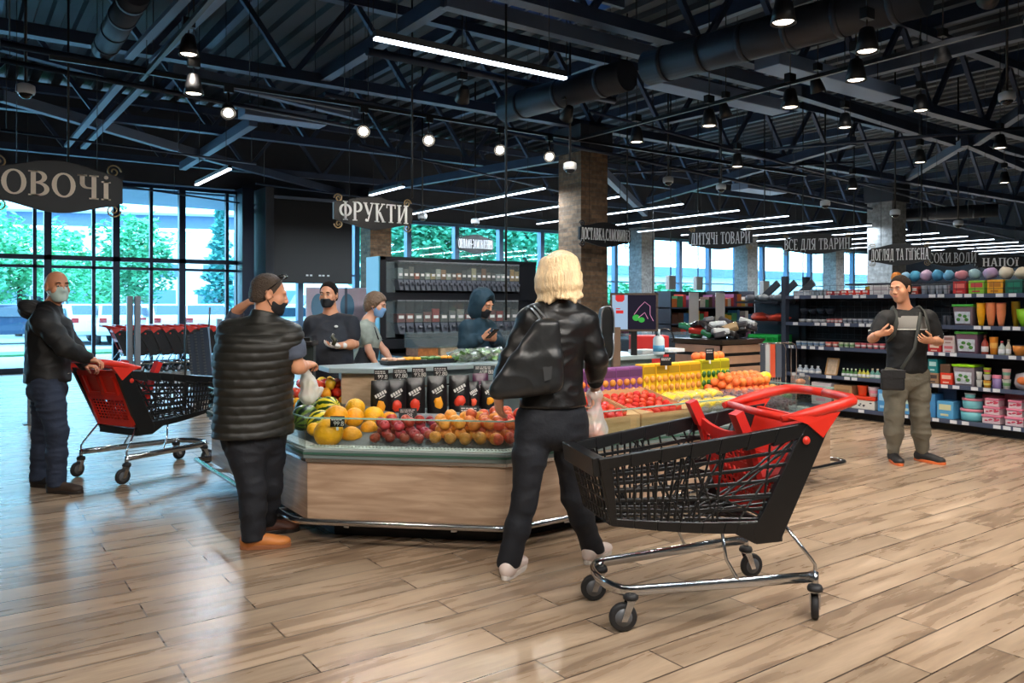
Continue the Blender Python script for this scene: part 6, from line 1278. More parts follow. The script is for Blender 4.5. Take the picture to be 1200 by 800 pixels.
s2.cap(J['N']-UP*.01, J['N']+UP*.05, .075, .07, .03); s2.cut(J['N']+UP*.065, UP-F3*.1); s2.cut((0,0,J['PL'].z+.03), -UP)
JK = sd_obj(s2, 'jacket', jk3, bs, BM, .007, fold(.008, 9, 14, 9))
s3 = SD(); s3.ell(J['N']-F3*.11+UP*-.0, (.11,.15,.045), (F3, F3.cross(UP), unit(UP+F3*.5)), .03); s3.ell(J['N']-F3*.15-UP*.03, (.08,.11,.05), (F3, F3.cross(UP), unit(UP+F3*.3)), .04); sd_obj(s3, 'hood', jk3, bs, JK, .007, fold(.006, 14, 14, 2))
trousers(J, mat('jeans_blue_grey', (38, 48, 68), .8, var=.25, vscale=6, bump=.2, bscale=30), bs, BM, (.108,.094,.072,.068,.066), [(-.08,.172,.135,0),(.06,.168,.13,0),(.14,.165,.125,0)], .007, fold(.007, 9, 22, 4))
MB().tube([((J['PL']+J['PR'])/2+Vector((.155*math.cos(a)*1.0, .155*math.sin(a), .085))-bs) for a in [i*PI/10 for i in range(21)]], .016, 6, cap=False, flat=.3).build('belt', mat('belt_beige', (206, 190, 168), .6), BM)
shb = mat('shoe_dark_brown', (64, 50, 42), .6)
shoe(J['AL'], J['TL'], bs, BM, mat('shoe_black', (28,26,28), .6), sole_d); shoe(J['AR'], J['TR'], bs, BM, shb, sole_d)
face_bits(L, ax, bs, BM, dkhair); mask(L, ax, bs, BM, mat('mask_pale_blue', (176, 196, 190), .7), .0)
# ------------------------------------------------------------------ man in the striped polo by the shelves
d0 = 7.38; F4 = unit(-CF*.95-CR*.18)
J = PJ(d0, H=(1055,338.5,-.02), N=(1062,366,.03), C=(1062,400,.02), SL=(1038,374,-.02), SR=(1087,373,.03), EL=(1022,397,-.04), WL=(1031,391,-.24), ER=(1100,400,.0), WR=(1091,399,-.22), PL=(1050,440,0), PR=(1075,440,.03), KL=(1048,486,-.05), KR=(1078,486,-.02), AL=(1047,530,-.02), AR=(1081,530,.0))
J['F'] = F4; J['TL'] = unit(-CF*.95-CR*.15); J['TR'] = unit(-CF*.8+CR*.5); bs = (J['AL']+J['AR'])/2; bs.z = 0
for q in 'LR': J['A'+q].z = .085
hands = [dict(w=J['WL'], d=CR*.8-CF*.4+UP*.15, n=UP*.6+CF*.5, side=UP*.8-CF*.3, curl=.9), dict(w=J['WR'], d=-CR*.8-CF*.35+UP*.05, n=UP*.5+CF*.6, side=UP*.8-CF*.3, curl=.8)]
sd, L, ax = body(J, MALE, skin1, 1.0, UP*.96-CR*.12, unit(-CR*.80-CF*.55-UP*.10), hands)
PM = sd_obj(sd, 'person', skin3, bs, None, .0062); T(PM, 'person in a black and grey polo shirt standing by the shelves, head turned', 'person')
s2 = SD(); torso(s2, J, grow(MALE, .022, .026, -.02), .06); s2.cap(J['SL'], J['SR'], .066, .066, .06); s2.cap(J['N'], J['SL'], .056, .06, .05); s2.cap(J['N'], J['SR'], .056, .06, .05)
for q in 'LR': e = sleeve(s2, J, q, [.072,.070,.066], 1, .72)
s2.cut(J['N']+UP*.035, UP-F4*.3)
PS = sd_obj(s2, 'polo_shirt', mat('polo_black', (9, 9, 10), .75, var=.2, vscale=10, bump=.2, bscale=25), bs, PM, .007, fold(.005, 12, 12, 2))
s3 = SD(); zz = J['N'].z; torso(s3, J, grow(MALE, .031, .035, .4), .06); s3.cap(J['SL'], J['SR'], .074, .074, .06); s3.cut((0,0,zz-.15), -UP); s3.cut(J['N']+F4*.06, -F4); s3.cut((0,0,zz-.03), UP); s3.cut(J['SR'].lerp(J['SL'], .06), J['SR']-J['SL']); s3.cut(J['SL'].lerp(J['SR'], .06), J['SL']-J['SR']); sd_obj(s3, 'grey_chest_panel', mat('polo_grey', (128, 124, 118), .8), bs, PS, .006)
s3 = SD(); torso(s3, J, grow(MALE, .033, .037, .4), .06); s3.cut((0,0,zz-.158), -UP); s3.cut(J['N']+F4*.06, -F4); s3.cut((0,0,zz-.148), UP); sd_obj(s3, 'white_stripe', mat('cloth_white', (222,218,212), .8), bs, PS, .005)
for q in 'LR':
    v = (J['E'+q]-J['S'+q]).normalized(); e = J['S'+q].lerp(J['E'+q], .72)+v*.012; s3 = SD(); s3.cap(e-v*.02, e+v*.02, .069, .068, .005); s3.cut(e+v*.006, v); s3.cut(e-v*.007, -v); sd_obj(s3, 'sleeve_edge', mat('cloth_white'), bs, PS, .006)
cl = MB(); b = Vector(bs); fx = F4; rx = F4.cross(UP)
for sg in (-1, 1): cl.add([J['N']+fx*.07+UP*.01-b, J['N']+rx*sg*.075+UP*.045-b, J['N']+rx*sg*.085+fx*.06+UP*-.005-b, J['N']+fx*.115+rx*sg*.03-UP*.05-b], [(0,1,2,3)])
cl.build('collar', mat('polo_black'), PS, solid=.006)
bpk = mat('strap_dark_green', (52, 54, 50), .7)
for sg in (-1, 1):                                          # backpack straps
    pt = [J['N']+rx*sg*.11+UP*.035-fx*.09, J['N']+rx*sg*.125+UP*.045, J['N']+rx*sg*.13+fx*.11-UP*.0, J['N']+rx*sg*.135+fx*.165-UP*.10, J['N']+rx*sg*.15+fx*.17-UP*.2, J['N']+rx*sg*.19+fx*.09-UP*.27]
    MB().tube([q-b for q in pt], [.018,.026,.03,.03,.02,.012], 8, flat=.3, upv=tuple(fx)).build('backpack_strap', bpk, PM)
c = J['N']-fx*.20-UP*.2; MB().ell((0,0,0), (.15,.10,.2), 16).build('rest', mat('backpack_dark', (36,38,38), .7)).name = 'backpack'
o = COL.objects['backpack']; o.location = c; T(o, 'dark backpack on the polo shirt man\'s back', 'backpack')
trousers(J, mat('joggers_olive', (104, 98, 84), .85, var=.15, vscale=8, bump=.2, bscale=40), bs, PM, (.105,.094,.078,.076,.050), [(-.08,.172,.125,0),(.06,.168,.12,0),(.14,.16,.118,0)], .007, fold(.007, 9, 16, 4), low=-.02, top=J['PL'].z+.125)
for q in 'LR': shoe(J['A'+q], J['T'+q], bs, PM, mat('trainer_black', (30,28,28), .6), mat('sole_orange', (222,110,56), .5), .28, .05, .11)
face_bits(L, ax, bs, PM, mat('brow_brown', (60,44,34), .6), lips=mat('lips', (186,110,96), .5)); short_hair(L, ax, bs, PM, mat('hair_short_brown', (40, 31, 25), .85, bump=.4, bscale=200, spec=.15), .007, .05, .02, 3, .002)
HB_ = D(1046, 443, d0-.22); HBT = thing('hip_bag', 'black pouch bag hanging at the hip of the polo shirt man', 'bag', HB_, math.atan2(F4.y, F4.x)+PI/2)
MB().box(-.10,.10,-.03,.03,-.11,.08).build('pouch', mat('bag_black_nylon', (22,22,24), .5, bump=.2, bscale=30), HBT, bevel=.02, seg=3); MB().box(-.10,.10,-.036,-.03,0,.075).build('front_flap', mat('bag_black_nylon'), HBT, bevel=.002)
M_ = Matrix.Rotation(-(math.atan2(F4.y, F4.x)+PI/2), 4, 'Z'); MB().tube([M_ @ (q-HB_) for q in (HB_+UP*.08+CR*.08, D(1072,408,d0-.15), D(1076,385,d0-.155), D(1079,368,d0-.085), D(1080,364,d0+.03))], .017, 8, flat=.3, upv=tuple(M_ @ F4)).build('strap', bpk, HBT)
# ------------------------------------------------------------------ big man in a navy T-shirt behind the counter
d0 = 7.65; F5 = unit(-CF*.97-CR*.12)
J = PJ(d0, H=(385,345.5,-.02), N=(388,371,.02), C=(386,405,.0), SL=(366,380,-.02), SR=(411,379,.02), EL=(361,403,-.02), WL=(355,405,-.24), ER=(415,403,-.02), WR=(399,405,-.26), PL=(374,448,0), PR=(400,448,.02), KL=(374,490,0), KR=(400,490,.0), AL=(374,525,0), AR=(400,525,0))
J['F'] = F5; J['TL'] = J['TR'] = F5; bs = (J['AL']+J['AR'])/2; bs.z = 0
for q in 'LR': J['A'+q].z = .085
hands = [dict(w=J['WL'], d=CR*.4-CF*.7, n=-UP, side=CR, curl=.5), dict(w=J['WR'], d=-CR*.9-CF*.3, n=UP*.8-CF*.2, side=-CF*.6+UP*.5, curl=.6)]
BIG = [(-.05,.19,.15,0),(.10,.205,.18,.03),(.28,.215,.20,.05),(.45,.21,.185,.045),(.62,.20,.15,.02),(.78,.185,.12,.005)]
sd, L, ax = body(J, grow(BIG, -.01, -.01), skin3, 1.15, UP, unit(-CF*.95-CR*.12-UP*.05), hands)
TM = sd_obj(sd, 'person', skin3, bs, None, .0065); T(TM, 'heavy-set person in a navy T-shirt and black mask behind the counter', 'person')
nav = mat('tshirt_navy', (22, 26, 36), .75, var=.2, vscale=6, bump=.3, bscale=14)
s2 = SD(); torso(s2, J, grow(BIG, .014, .014), .06); s2.cap(J['SL'], J['SR'], .068, .068, .05); s2.cap(J['N'], J['SL'], .056, .062, .05); s2.cap(J['N'], J['SR'], .056, .062, .05)
for q in 'LR': sleeve(s2, J, q, [.074,.072,.070], 1, .62)
s2.cut(J['N']+UP*.035, UP-F5*.3); sd_obj(s2, 't_shirt', nav, bs, TM, .008, fold(.006, 10, 10, 2))
trousers(J, black_c, bs, TM, (.12,.105,.085,.075,.068), [(-.1,.205,.17,.01),(.06,.215,.19,.03),(.12,.215,.195,.035)], .009)
for q in 'LR': shoe(J['A'+q], J['T'+q], bs, TM, mat('shoe_black'), sole_d)
face_bits(L, ax, bs, TM, dkhair); short_hair(L, ax, bs, TM, dkhair, .008, .045, .02, 3, .002); mask(L, ax, bs, TM, mat('mask_black'), -.03)
glove = mat('glove_white', (214, 210, 204), .6)
for h in hands:
    s3 = SD(); hh = dict(h); hh['s'] = 1.13; add_hand(s3, **hh); sd_obj(s3, 'glove', glove, bs, TM, .0065)
MB().ell(J['N']+F5*.14-UP*.09+F5.cross(UP)*-.1-Vector(bs), (.02,.006,.012), 10).build('shirt_badge', wht, TM)
o = MB().tube([D(390,404,d0-.36), D(393,399,d0-.36), D(389,395,d0-.35), D(391,391,d0-.35)], [.02,.024,.02,.012], 8).build('dark_vegetable', mat('veg_dark_green', (52,50,30), .4)); T(o, 'dark green vegetable held in the white glove of the navy T-shirt man', 'vegetable')
# ------------------------------------------------------------------ woman in an apron, in profile
d0 = 8.2; F6 = unit(CR*.97-CF*.1)
J = PJ(d0, H=(441,357,0), N=(431,377,.0), C=(428,405,0), SL=(431,385,.14), SR=(427,386,-.14), EL=(450,410,.16), WL=(457,420,.14), ER=(432,410,-.17), WR=(441,428,-.12), PL=(424,445,.09), PR=(423,445,-.09), KL=(424,485,.09), KR=(424,485,-.09), AL=(424,525,.09), AR=(424,525,-.09))
J['F'] = F6; J['TL'] = J['TR'] = F6; bs = (J['AL']+J['AR'])/2; bs.z = 0
for q in 'LR': J['A'+q].z = .085
hands = [dict(w=J['WL'], d=CR*.5-UP*.7, n=-CR*.3-UP*.4, side=-CF, curl=.7), dict(w=J['WR'], d=CR*.4-UP*.9, n=-CR*.3+CF*.6, side=CR, curl=.5)]
sd, L, ax = body(J, FEM, skin1, .92, unit(UP+CR*.25), unit(CR*.9-CF*.2-UP*.25), hands, hs=.96)
AW = sd_obj(sd, 'person', skin1, bs, None, .0065); T(AW, 'grey-haired person in an apron and blue mask bending over the counter', 'person')
s2 = SD(); torso(s2, J, grow(FEM, .018, .018, .0), .06); s2.cap(J['SL'], J['SR'], .06, .06, .06); s2.cap(J['N'], J['SL'], .05, .055, .05); s2.cap(J['N'], J['SR'], .05, .055, .05)
for q in 'LR': sleeve(s2, J, q, [.064,.064,.06], 1, .5)
s2.cut(J['N']+UP*.03, UP-F6*.3); sd_obj(s2, 't_shirt', mat('tshirt_pale_green', (150, 158, 148), .8, var=.25, vscale=14), bs, AW, .008, fold(.005, 12, 12, 2))
s3 = SD(); torso(s3, J, grow(FEM, .032, .032, -.1, .6), .06); s3.cap((J['PL']+J['PR'])/2, (J['KL']+J['KR'])/2, .19, .2, .05); s3.cut(J['N']+F6*.02-UP*.12, unit(-F6*.8+UP*.35)) ; sd_obj(s3, 'apron', mat('apron_black', (30,32,38), .75), bs, AW, .009, fold(.005, 9, 9, 2))
ap_ = MB(); b = Vector(bs)
for q in 'LR': ap_.tube([J['N']+F6*.13-UP*.14+(J['S'+q]-J['N'])*.5-b, J['N']+F6*.09-UP*.02+(J['S'+q]-J['N'])*.55-b, J['N']+UP*.035+(J['S'+q]-J['N'])*.5-b, J['N']-F6*.10-UP*.05+(J['S'+q]-J['N'])*.4-b, J['N']-F6*.125-UP*.2-b], .013, 6, flat=.4)
ap_.build('apron_strap', mat('apron_black'), AW)
trousers(J, black_c, bs, AW, (.105,.09,.07,.065,.06), None, .009)
for q in 'LR': shoe(J['A'+q], J['T'+q], bs, AW, mat('shoe_black'), sole_d)
s4 = SD(); s4.ell(L(0,-.02,.035), (.092,.112,.102), ax, .03); s4.ell(L(0,-.07,-.03), (.08,.06,.07), ax, .03); s4.cut(L(0,.06,.04), ax[1]-ax[2]*.5); s4.cut(L(0,0,-.05), -ax[2]*.8+ax[1]*.5); sd_obj(s4, 'hair', grey_hair, bs, AW, .006, fold(.006, 34, 34, 2))
face_bits(L, ax, bs, AW, dkhair); mask(L, ax, bs, AW, mat('mask_blue', (118, 160, 204), .7), -.01)
# ------------------------------------------------------------------ person in a teal hood looking at a phone
d0 = 7.85; F7 = unit(CR*.75-CF*.55)
J = PJ(d0, H=(566,356,-.02), N=(560,381,.02), C=(559,410,.0), SL=(548,385,-.14), SR=(571,384,.14), EL=(545,404,-.16), WL=(566,396,-.24), ER=(584,402,.05), WR=(579,397,-.16), PL=(556,445,-.06), PR=(566,445,.08), KL=(556,485,-.06), KR=(566,485,.08), AL=(556,525,-.06), AR=(566,525,.08))
J['F'] = F7; J['TL'] = J['TR'] = F7; bs = (J['AL']+J['AR'])/2; bs.z = 0
for q in 'LR': J['A'+q].z = .085
hands = [dict(w=J['WL'], d=CR*.85-CF*.2+UP*.1, n=UP*.5+CF*.6, side=UP, curl=.8), dict(w=J['WR'], d=-CR*.3-CF*.8+UP*.1, n=UP*.5-CR*.4, side=UP, curl=.8)]
sd, L, ax = body(J, MALE, skin3, .98, unit(UP+F7*.3), unit(F7*.93-UP*.38), hands)
HM = sd_obj(sd, 'person', skin3, bs, None, .0065); T(HM, 'person in a teal hoodie with the hood up looking down at a phone', 'person')
teal = mat('hoodie_teal', (20, 50, 64), .75, var=.2, vscale=6, bump=.3, bscale=16)
s2 = SD(); torso(s2, J, grow(MALE, .03, .035, -.02), .06); s2.cap(J['SL'], J['SR'], .075, .075, .06); s2.cap(J['N'], J['SL'], .06, .066, .05); s2.cap(J['N'], J['SR'], .06, .066, .05); s2.cap(J['N']-UP*.01, J['N']+UP*.04, .085, .08, .03)
for q in 'LR': sleeve(s2, J, q, [.078,.074,.066,.058,.046], 2, .88)
s2.cut(J['N']+UP*.05, UP-F7*.5); HO = sd_obj(s2, 'hoodie', teal, bs, HM, .008, fold(.007, 10, 10, 2))
s4 = SD(); s4.ell(L(0,-.02,.035), (.115,.130,.125), ax, .03); s4.ell(L(0,-.03,-.08), (.105,.10,.10), ax, .05); s4.ell(L(0,.11,-.01), (.074,.12,.105), ax, .02, True); s4.cut(L(0,.075,0), ax[1]); sd_obj(s4, 'hood', teal, bs, HO, .006, fold(.005, 16, 12, 2))
trousers(J, black_c, bs, HM, (.105,.09,.07,.065,.06), None, .009)
for q in 'LR': shoe(J['A'+q], J['T'+q], bs, HM, mat('shoe_black'), sole_d)
short_hair(L, ax, bs, HM, dkhair, .008, .07, .02, 3, .002); face_bits(L, ax, bs, HM, dkhair); mask(L, ax, bs, HM, mat('mask_black'), -.02)
ph = D(577, 391, d0-.33); o = MB().box(-.036,.036,-.005,.005,-.07,.07).build('phone', mat('phone_black', (16,16,20), .15), loc=ph, rot=(-.9, 0, math.atan2(F7.y, F7.x)-PI/2), bevel=.004); T(o, 'dark phone in the hands of the hooded person', 'phone')
# ================================================================== service point things on the counter
scr = thing('price_kiosk', 'black framed self-service screen on the counter showing a vegetable picture', 'screen', (0,0,0)); p0 = D(743, 366, 7.55); scr.location = p0; scr.rotation_euler = (0, 0, -TH-.12)
MB().box(-.225,.225,-.0,.09,-.18,.185).build('housing', blk, scr, bevel=.012); fr_ = MB()
fr_.box(-.225,.225,-.012,0,.165,.185); fr_.box(-.225,.225,-.012,0,-.18,-.16); fr_.box(-.225,-.205,-.012,0,-.18,.185); fr_.box(.205,.225,-.012,0,-.18,.185); fr_.build('bezel', mat('bezel_bronze',(70,56,46),.4), scr)
MB().box(-.205,-.06,-.004,-.001,-.16,.165).build('screen_side', emis('screen_pale',(170,196,224),.9), scr); MB().box(-.06,.205,-.004,-.001,-.16,.165).build('screen_main', emis('screen_dark',(50,46,62),.6), scr)
q = MB(); q.prism([(-.175,.165),(-.09,.165),(-.09,.12),(-.11,.10),(-.155,.10),(-.175,.12)], -.006,-.004, lambda u,v,h:(u,h,v)); q.box(-.17,-.10,-.006,-.004,-.01,.02); q.box(-.17,-.13,-.006,-.004,.03,.04); q.build('red_marks', emis('screen_red',(226,60,60),.9), scr)
q = MB(); q.tube([(.0,-.006,-.02),(.05,-.006,.05),(.10,-.006,.10),(.15,-.006,.06),(.15,-.006,-.02),(.18,-.006,-.08)], .014, 6, flat=.2, upv=(0,0,1)); q.tube([(.04,-.006,-.05),(.10,-.006,.0),(.13,-.006,-.06)], .016, 6, flat=.2, upv=(0,0,1)); q.build('picture_pink', emis('screen_pink',(226,150,190),.9), scr)
q = MB(); q.ell((.02,-.006,-.05), (.035,.002,.03), 10); q.ell((.07,-.006,-.07), (.03,.002,.025), 10); q.build('picture_green', emis('screen_green',(70,180,80),.9), scr)
MB().box(-.03,.03,.02,.06,-.42,-.18).build('stand', blk, scr)
p1_ = D(712, 390, 7.0); t = thing('weighing_scale', 'rounded black weighing terminal right of the blond woman, on a wooden post', 'scale', p1_, -TH+.25)
q = MB(); pr = []
for i in range(20):
    a = 2*PI*i/20; pr.append((.06*math.copysign(abs(math.cos(a))**.6, math.cos(a))+0, .235*math.copysign(abs(math.sin(a))**.5, math.sin(a))))
MB().prism(pr, -.05, .05, lambda u, v, h: (u-.02, h, v)).build('terminal_body', blk, t, bevel=.02); q = MB(); q.tube([(u-.02, -.05, v) for u, v in pr]+[(pr[0][0]-.02,-.05,pr[0][1])], .008, 6); q.build('chrome_edge', mat('edge_grey',(150,150,152),.3,metal=.8), t)
MB().box(.04,.11,-.03,.03,-.42,.05).build('post', mat('post_wood',(110,88,72),.5), t)
p1_ = D(362, 402, 6.9); t = thing('weighing_scale', 'black weighing scale on a post in front of the navy T-shirt person', 'scale', p1_, -TH); MB().box(-.10,.06,-.10,.10,-.02,.02).build('scale_plate', blk, t, bevel=.01); MB().box(-.05,.05,-.04,.04,-.56,-.02).build('post', mat('post_dark_green',(34,44,44),.4), t); MB().box(-.06,.02,-.05,.05,.02,.05).build('display', blk, t)
t = thing('sanitizer_bottle', 'white pump bottle of hand sanitizer on the counter', 'bottle', tuple(D(772, 415, 7.7)[:2])+(.97,)); MB().lathe([(.05,0),(.055,.01),(.055,.15),(.04,.175),(.02,.18)], 16).build('bottle_body', mat('bottle_white',(206,220,226),.3), t); MB().lathe([(.0562,.03),(.0562,.09)], 16).build('blue_label', mat('label_blue',(80,150,190),.4), t); q = MB(); q.cyl((0,0,.18),(0,0,.23),.012,n=10); q.bar((-.05,0,.235),(.012,0,.235),.016,.014); q.build('pump', mat('bottle_white'), t)
p1_ = D(779, 394, 7.75); t = thing('gooseneck_microphone', 'black curved gooseneck loop beside the sanitizer bottle', 'microphone', (p1_.x, p1_.y, .97), -TH); MB().torus((0,0,.16), .085, .008, 'y', 20, 6, -.6, PI+.6).build('neck', blk, t); MB().box(-.09,.09,-.04,.04,0,.02).build('base', blk, t); MB().cyl((-.07,0,.02),(-.07,0,.11),.008).build('stem', blk, t)
p1_ = D(760, 400, 8.9); t = thing('promotion_stand', 'red promotion stand behind the screen', 'stand', (p1_.x, p1_.y, 0), -TH); MB().box(-.2,.2,-.15,.15,.72,1.11).build('red_top', mat('promo_red',(206,36,34),.5), t, bevel=.01); MB().box(-.18,.18,-.13,.13,0,.72).build('body', plinth_m, t)
# ------------------------------------------------------------------ bulk food dispenser wall
A0, A1 = PYP(444, 298, 9.9), PYP(628, 309, 9.9); X0, X1, ZT = A0.x, A1.x, (A0.z+A1.z)/2
DW = thing('dispenser_rack', 'wide dark rack of clear bulk food dispensers against the green windows', 'rack', (X0, 9.9, 0)); Wd = X1-X0
dsk = mat('rack_dark', (26, 30, 38), .4); MB().box(0, Wd, .30, .36, .0, ZT).build('back_panel', dsk, DW); q = MB(); q.box(0,.10,-.02,.36,0,ZT); q.box(Wd-.34,Wd,.0,.36,0,ZT); q.box(0,Wd,-.02,.36,ZT-.05,ZT); q.box(0,Wd,-.05,.36,1.52,1.62); q.box(0,Wd,-.10,.36,.85,.98); q.build('rack_frame', dsk, DW); MB().box(-.02,0,-.03,.36,0,ZT).build('edge_strip', mat('edge_teal',(80,160,190),.3), DW); MB().box(.10,.24,-.01,.02,1.0,ZT-.06).build('clear_side', clear('dispenser_clear',(214,232,240),.14,rough=.05,body=.10), DW)  # teal light along the rack's left edge put into the strip's colour
MB().box(0,Wd,-.78,.30,0,.78).build('base_cabinet', dsk, DW)
dcl = clear('dispenser_clear'); dsp = mat('spout_smoke', (92, 100, 114), .2); cont = [(176,176,170),(120,112,104),(110,96,84),(206,96,66),(100,92,88),(196,190,170),(206,170,110),(190,180,160),(176,120,80),(196,186,160),(120,96,84),(190,120,84),(90,80,76),(96,90,88),(200,180,140),(110,104,100),(150,100,70),(120,108,96),(96,90,86),(176,176,170),(190,190,184),(90,96,110),(206,150,90),(206,160,110)]
def dispenser(x, z, w_, h, c, lab, group):
    t = thing('food_dispenser', lab, 'dispenser', (X0+x, 9.9, z), 0, group); MB().box(-w_*.46,w_*.46,-.12,.28,0,h).build('clear_body', dcl, t); lv = R.uniform(.35,.75); MB().box(-w_*.42,w_*.42,-.11,.27,.01,h*lv).build('contents', mat('bulk_%d_%d_%d' % c, c, .6, var=.3, vscale=40), t)
    MB().box(-w_*.46,w_*.46,-.125,.28,h,h+.015).build('lid', mat('lid_grey',(140,150,160),.3), t); MB().box(-w_*.30,w_*.26,-.126,-.121,h*.20,h*.34).build('label', lblm, t)
    q = MB(); q.hexa([(-w_*.3,-.15,-.15),(w_*.3,-.15,-.15),(w_*.3,-.02,-.15),(-w_*.3,-.02,-.15)], [(-w_*.44,-.11,0),(w_*.44,-.11,0),(w_*.44,.1,0),(-w_*.44,.1,0)]); q.cyl((-w_*.2,-.16,-.06),(w_*.2,-.16,-.06),.022,n=10); q.build('spout', dsp, t)
for i in range(24): dispenser(.27+i*(Wd-.70)/23.2, 1.80, (Wd-.7)/23.2, ZT-.06-1.80-.01, cont[i], 'clear dispenser with %s on the upper row, %s' % ('reddish food' if i == 3 else 'bulk food', 'fourth from the left' if i == 3 else 'one of many alike'), 'upper row of dispensers' if i != 3 else None)
for i in range(15): dispenser(.28+i*(Wd-.70)/14.5, 1.20, (Wd-.7)/14.5, .30, [(150,60,60),(190,96,80),(140,130,120),(160,90,80),(196,70,60),(120,110,104),(140,130,124),(176,166,150)][i % 8], 'larger clear dispenser on the lower row of the rack', 'lower row of dispensers')
for i in range(7):
    x = .35+i*.34; t = thing('bulk_bin', 'slanted clear-lidded bulk bin under the dispensers', 'bin', (X0+x, 9.34, .78), 0, 'slanted bulk bins'); MB().box(-.15,.15,-.18,.15,0,.10).build('contents', mat('bulkbin_%d' % (i % 3), [(176,110,60),(190,170,140),(120,70,50)][i % 3], .6, var=.3, vscale=30), t); q = MB(); q.hexa([(-.16,-.2,.10),(.16,-.2,.10),(.16,.18,.10),(-.16,.18,.10)], [(-.16,-.2,.13),(.16,-.2,.13),(.16,.18,.30),(-.16,.18,.30)]); q.build('lid', dcl, t)
# panels and far shelves
t = thing('lilac_partition', 'pale lilac partition with blue ovals behind the counter staff', 'partition', tuple(D(405, 350, 12.2)[:2])+(0,), -.15); MB().box(-.60,.62,-.02,.02,0,1.71).build('panel', mat('lilac_panel',(214,208,232),.5,var=.06), t); 
for x in (-.42,.02): q = MB(); q.prism([(x+.11*math.cos(a*PI/10), 1.42+.20*math.sin(a*PI/10)) for a in range(20)], -.026, -.02, lambda u,v,h:(u,h,v)); q.build('blue_oval', mat('oval_blue',(96,150,190),.4), t); 
q = MB(); q.box(-.02,.02,-.03,-.02,0,1.71); q.build('seam_post', steel2, t)
def far_shelf(px, d, wd, rows, h, lab, grp, seed):
    rr = random.Random(seed); p = D(px, 370, d); t = thing('far_shelf', lab, 'shelf', (p.x, p.y, 0), -TH*.0); q = MB(); q.box(0,wd,.4,.44,0,h); q.box(0,.03,0,.44,0,h); q.box(wd-.03,wd,0,.44,0,h); q.build('shelf_frame', shm, t)
    for k_ in range(rows):
        z = .12+k_*(h-.12)/rows; MB().box(0,wd,0,.42,z-.025,z).build('shelf_board', shr, t); x = .06
        while x < wd-.14:
            w_ = rr.uniform(.08,.18); c = rr.choice([(196,60,54),(60,110,160),(206,200,196),(206,170,60),(60,130,90),(120,70,110),(90,60,50),(210,120,60)]); hh = rr.uniform(.12,.26)
            nm = {(196,60,54):'red',(60,110,160):'blue',(206,200,196):'white',(206,170,60):'yellow',(60,130,90):'green',(120,70,110):'purple',(90,60,50):'brown',(210,120,60):'orange'}[c]
            o = MB().box(0,w_*.92,0,.25,0,hh).build('packaged_item', mat('far_%s' % nm, c, .45, var=.15, vscale=14), loc=(p.x+x, p.y+.02, z)); T(o, 'small %s package %s' % (nm, grp), 'package', '%s packages %s' % (nm, grp)); x += w_
far_shelf(786, 15.5, 1.5, 5, 1.72, 'far shelf unit standing behind the slatted bin, with two white notices', 'on the far shelf behind the slatted bin', 3); far_shelf(848, 16.5, 1.0, 5, 1.74, 'dark far shelf unit right of the one with notices', 'on the dark far shelf', 4); far_shelf(690, 15.0, 1.2, 4, 1.45, 'far shelf glimpsed behind the weighing terminal', 'on the shelf behind the terminal', 5)
for (px, l) in ((813,'white notice hanging on the far shelf, left one'),(844,'white notice hanging on the far shelf, right one')):
    o = MB().box(-.14,.14,-.004,.004,-.33,.33).build('notice', lblm, loc=PYP(px, 362, D(786,370,15.5).y-.012), rot=(0,0,0)); T(o, l, 'notice')
for (px, py, d, l) in ((786,331,15,'grey box hanging on a rod before the right windows'),(818,332,15.5,'white box hanging on a rod between the window posts'),(896,337,15.5,'grey box hanging on a rod left of the post')):
    p = D(px, py, d); t = thing('router_box', l, 'box', p); MB().box(-.09,.09,-.05,.05,-.13,.13).build('case', mat('case_grey',(170,176,180),.5), t, bevel=.01); MB().cyl((0,0,.13),(0,0,ZC+.09-p.z),.012,n=6).build('rod', black, t)
p = PYP(757, 312, 19.66); o = MB(); o.prism([(.27*math.cos(a*PI/12), .27*math.sin(a*PI/12)) for a in range(24)], -.004, 0, lambda u,v,h:(u,h,v)); o = o.build('round_sticker', mat('sticker_pale',(196,160,176),.5,var=.4,vscale=9), loc=p); T(o, 'round pale sticker on the window right of the brick column', 'sticker')
# chest freezers / low units between counter and far shelves
for (px, d, w_, c, l) in ((800,12.2,2.2,(60,76,92),'low blue-grey chiller unit in front of the far shelves'),(696,10.4,1.0,(44,48,56),'low dark unit behind the weighing terminal')):
    p = D(px, 400, d); t = thing('chiller_unit', l, 'chiller', (p.x-w_/2, p.y, 0)); MB().box(0,w_,0,.8,0,.95).build('body', mat('chiller_%d' % c[0], c, .4), t, bevel=.02); MB().box(.05,w_-.05,.05,.75,.95,1.0).build('glass_top', dcl, t)
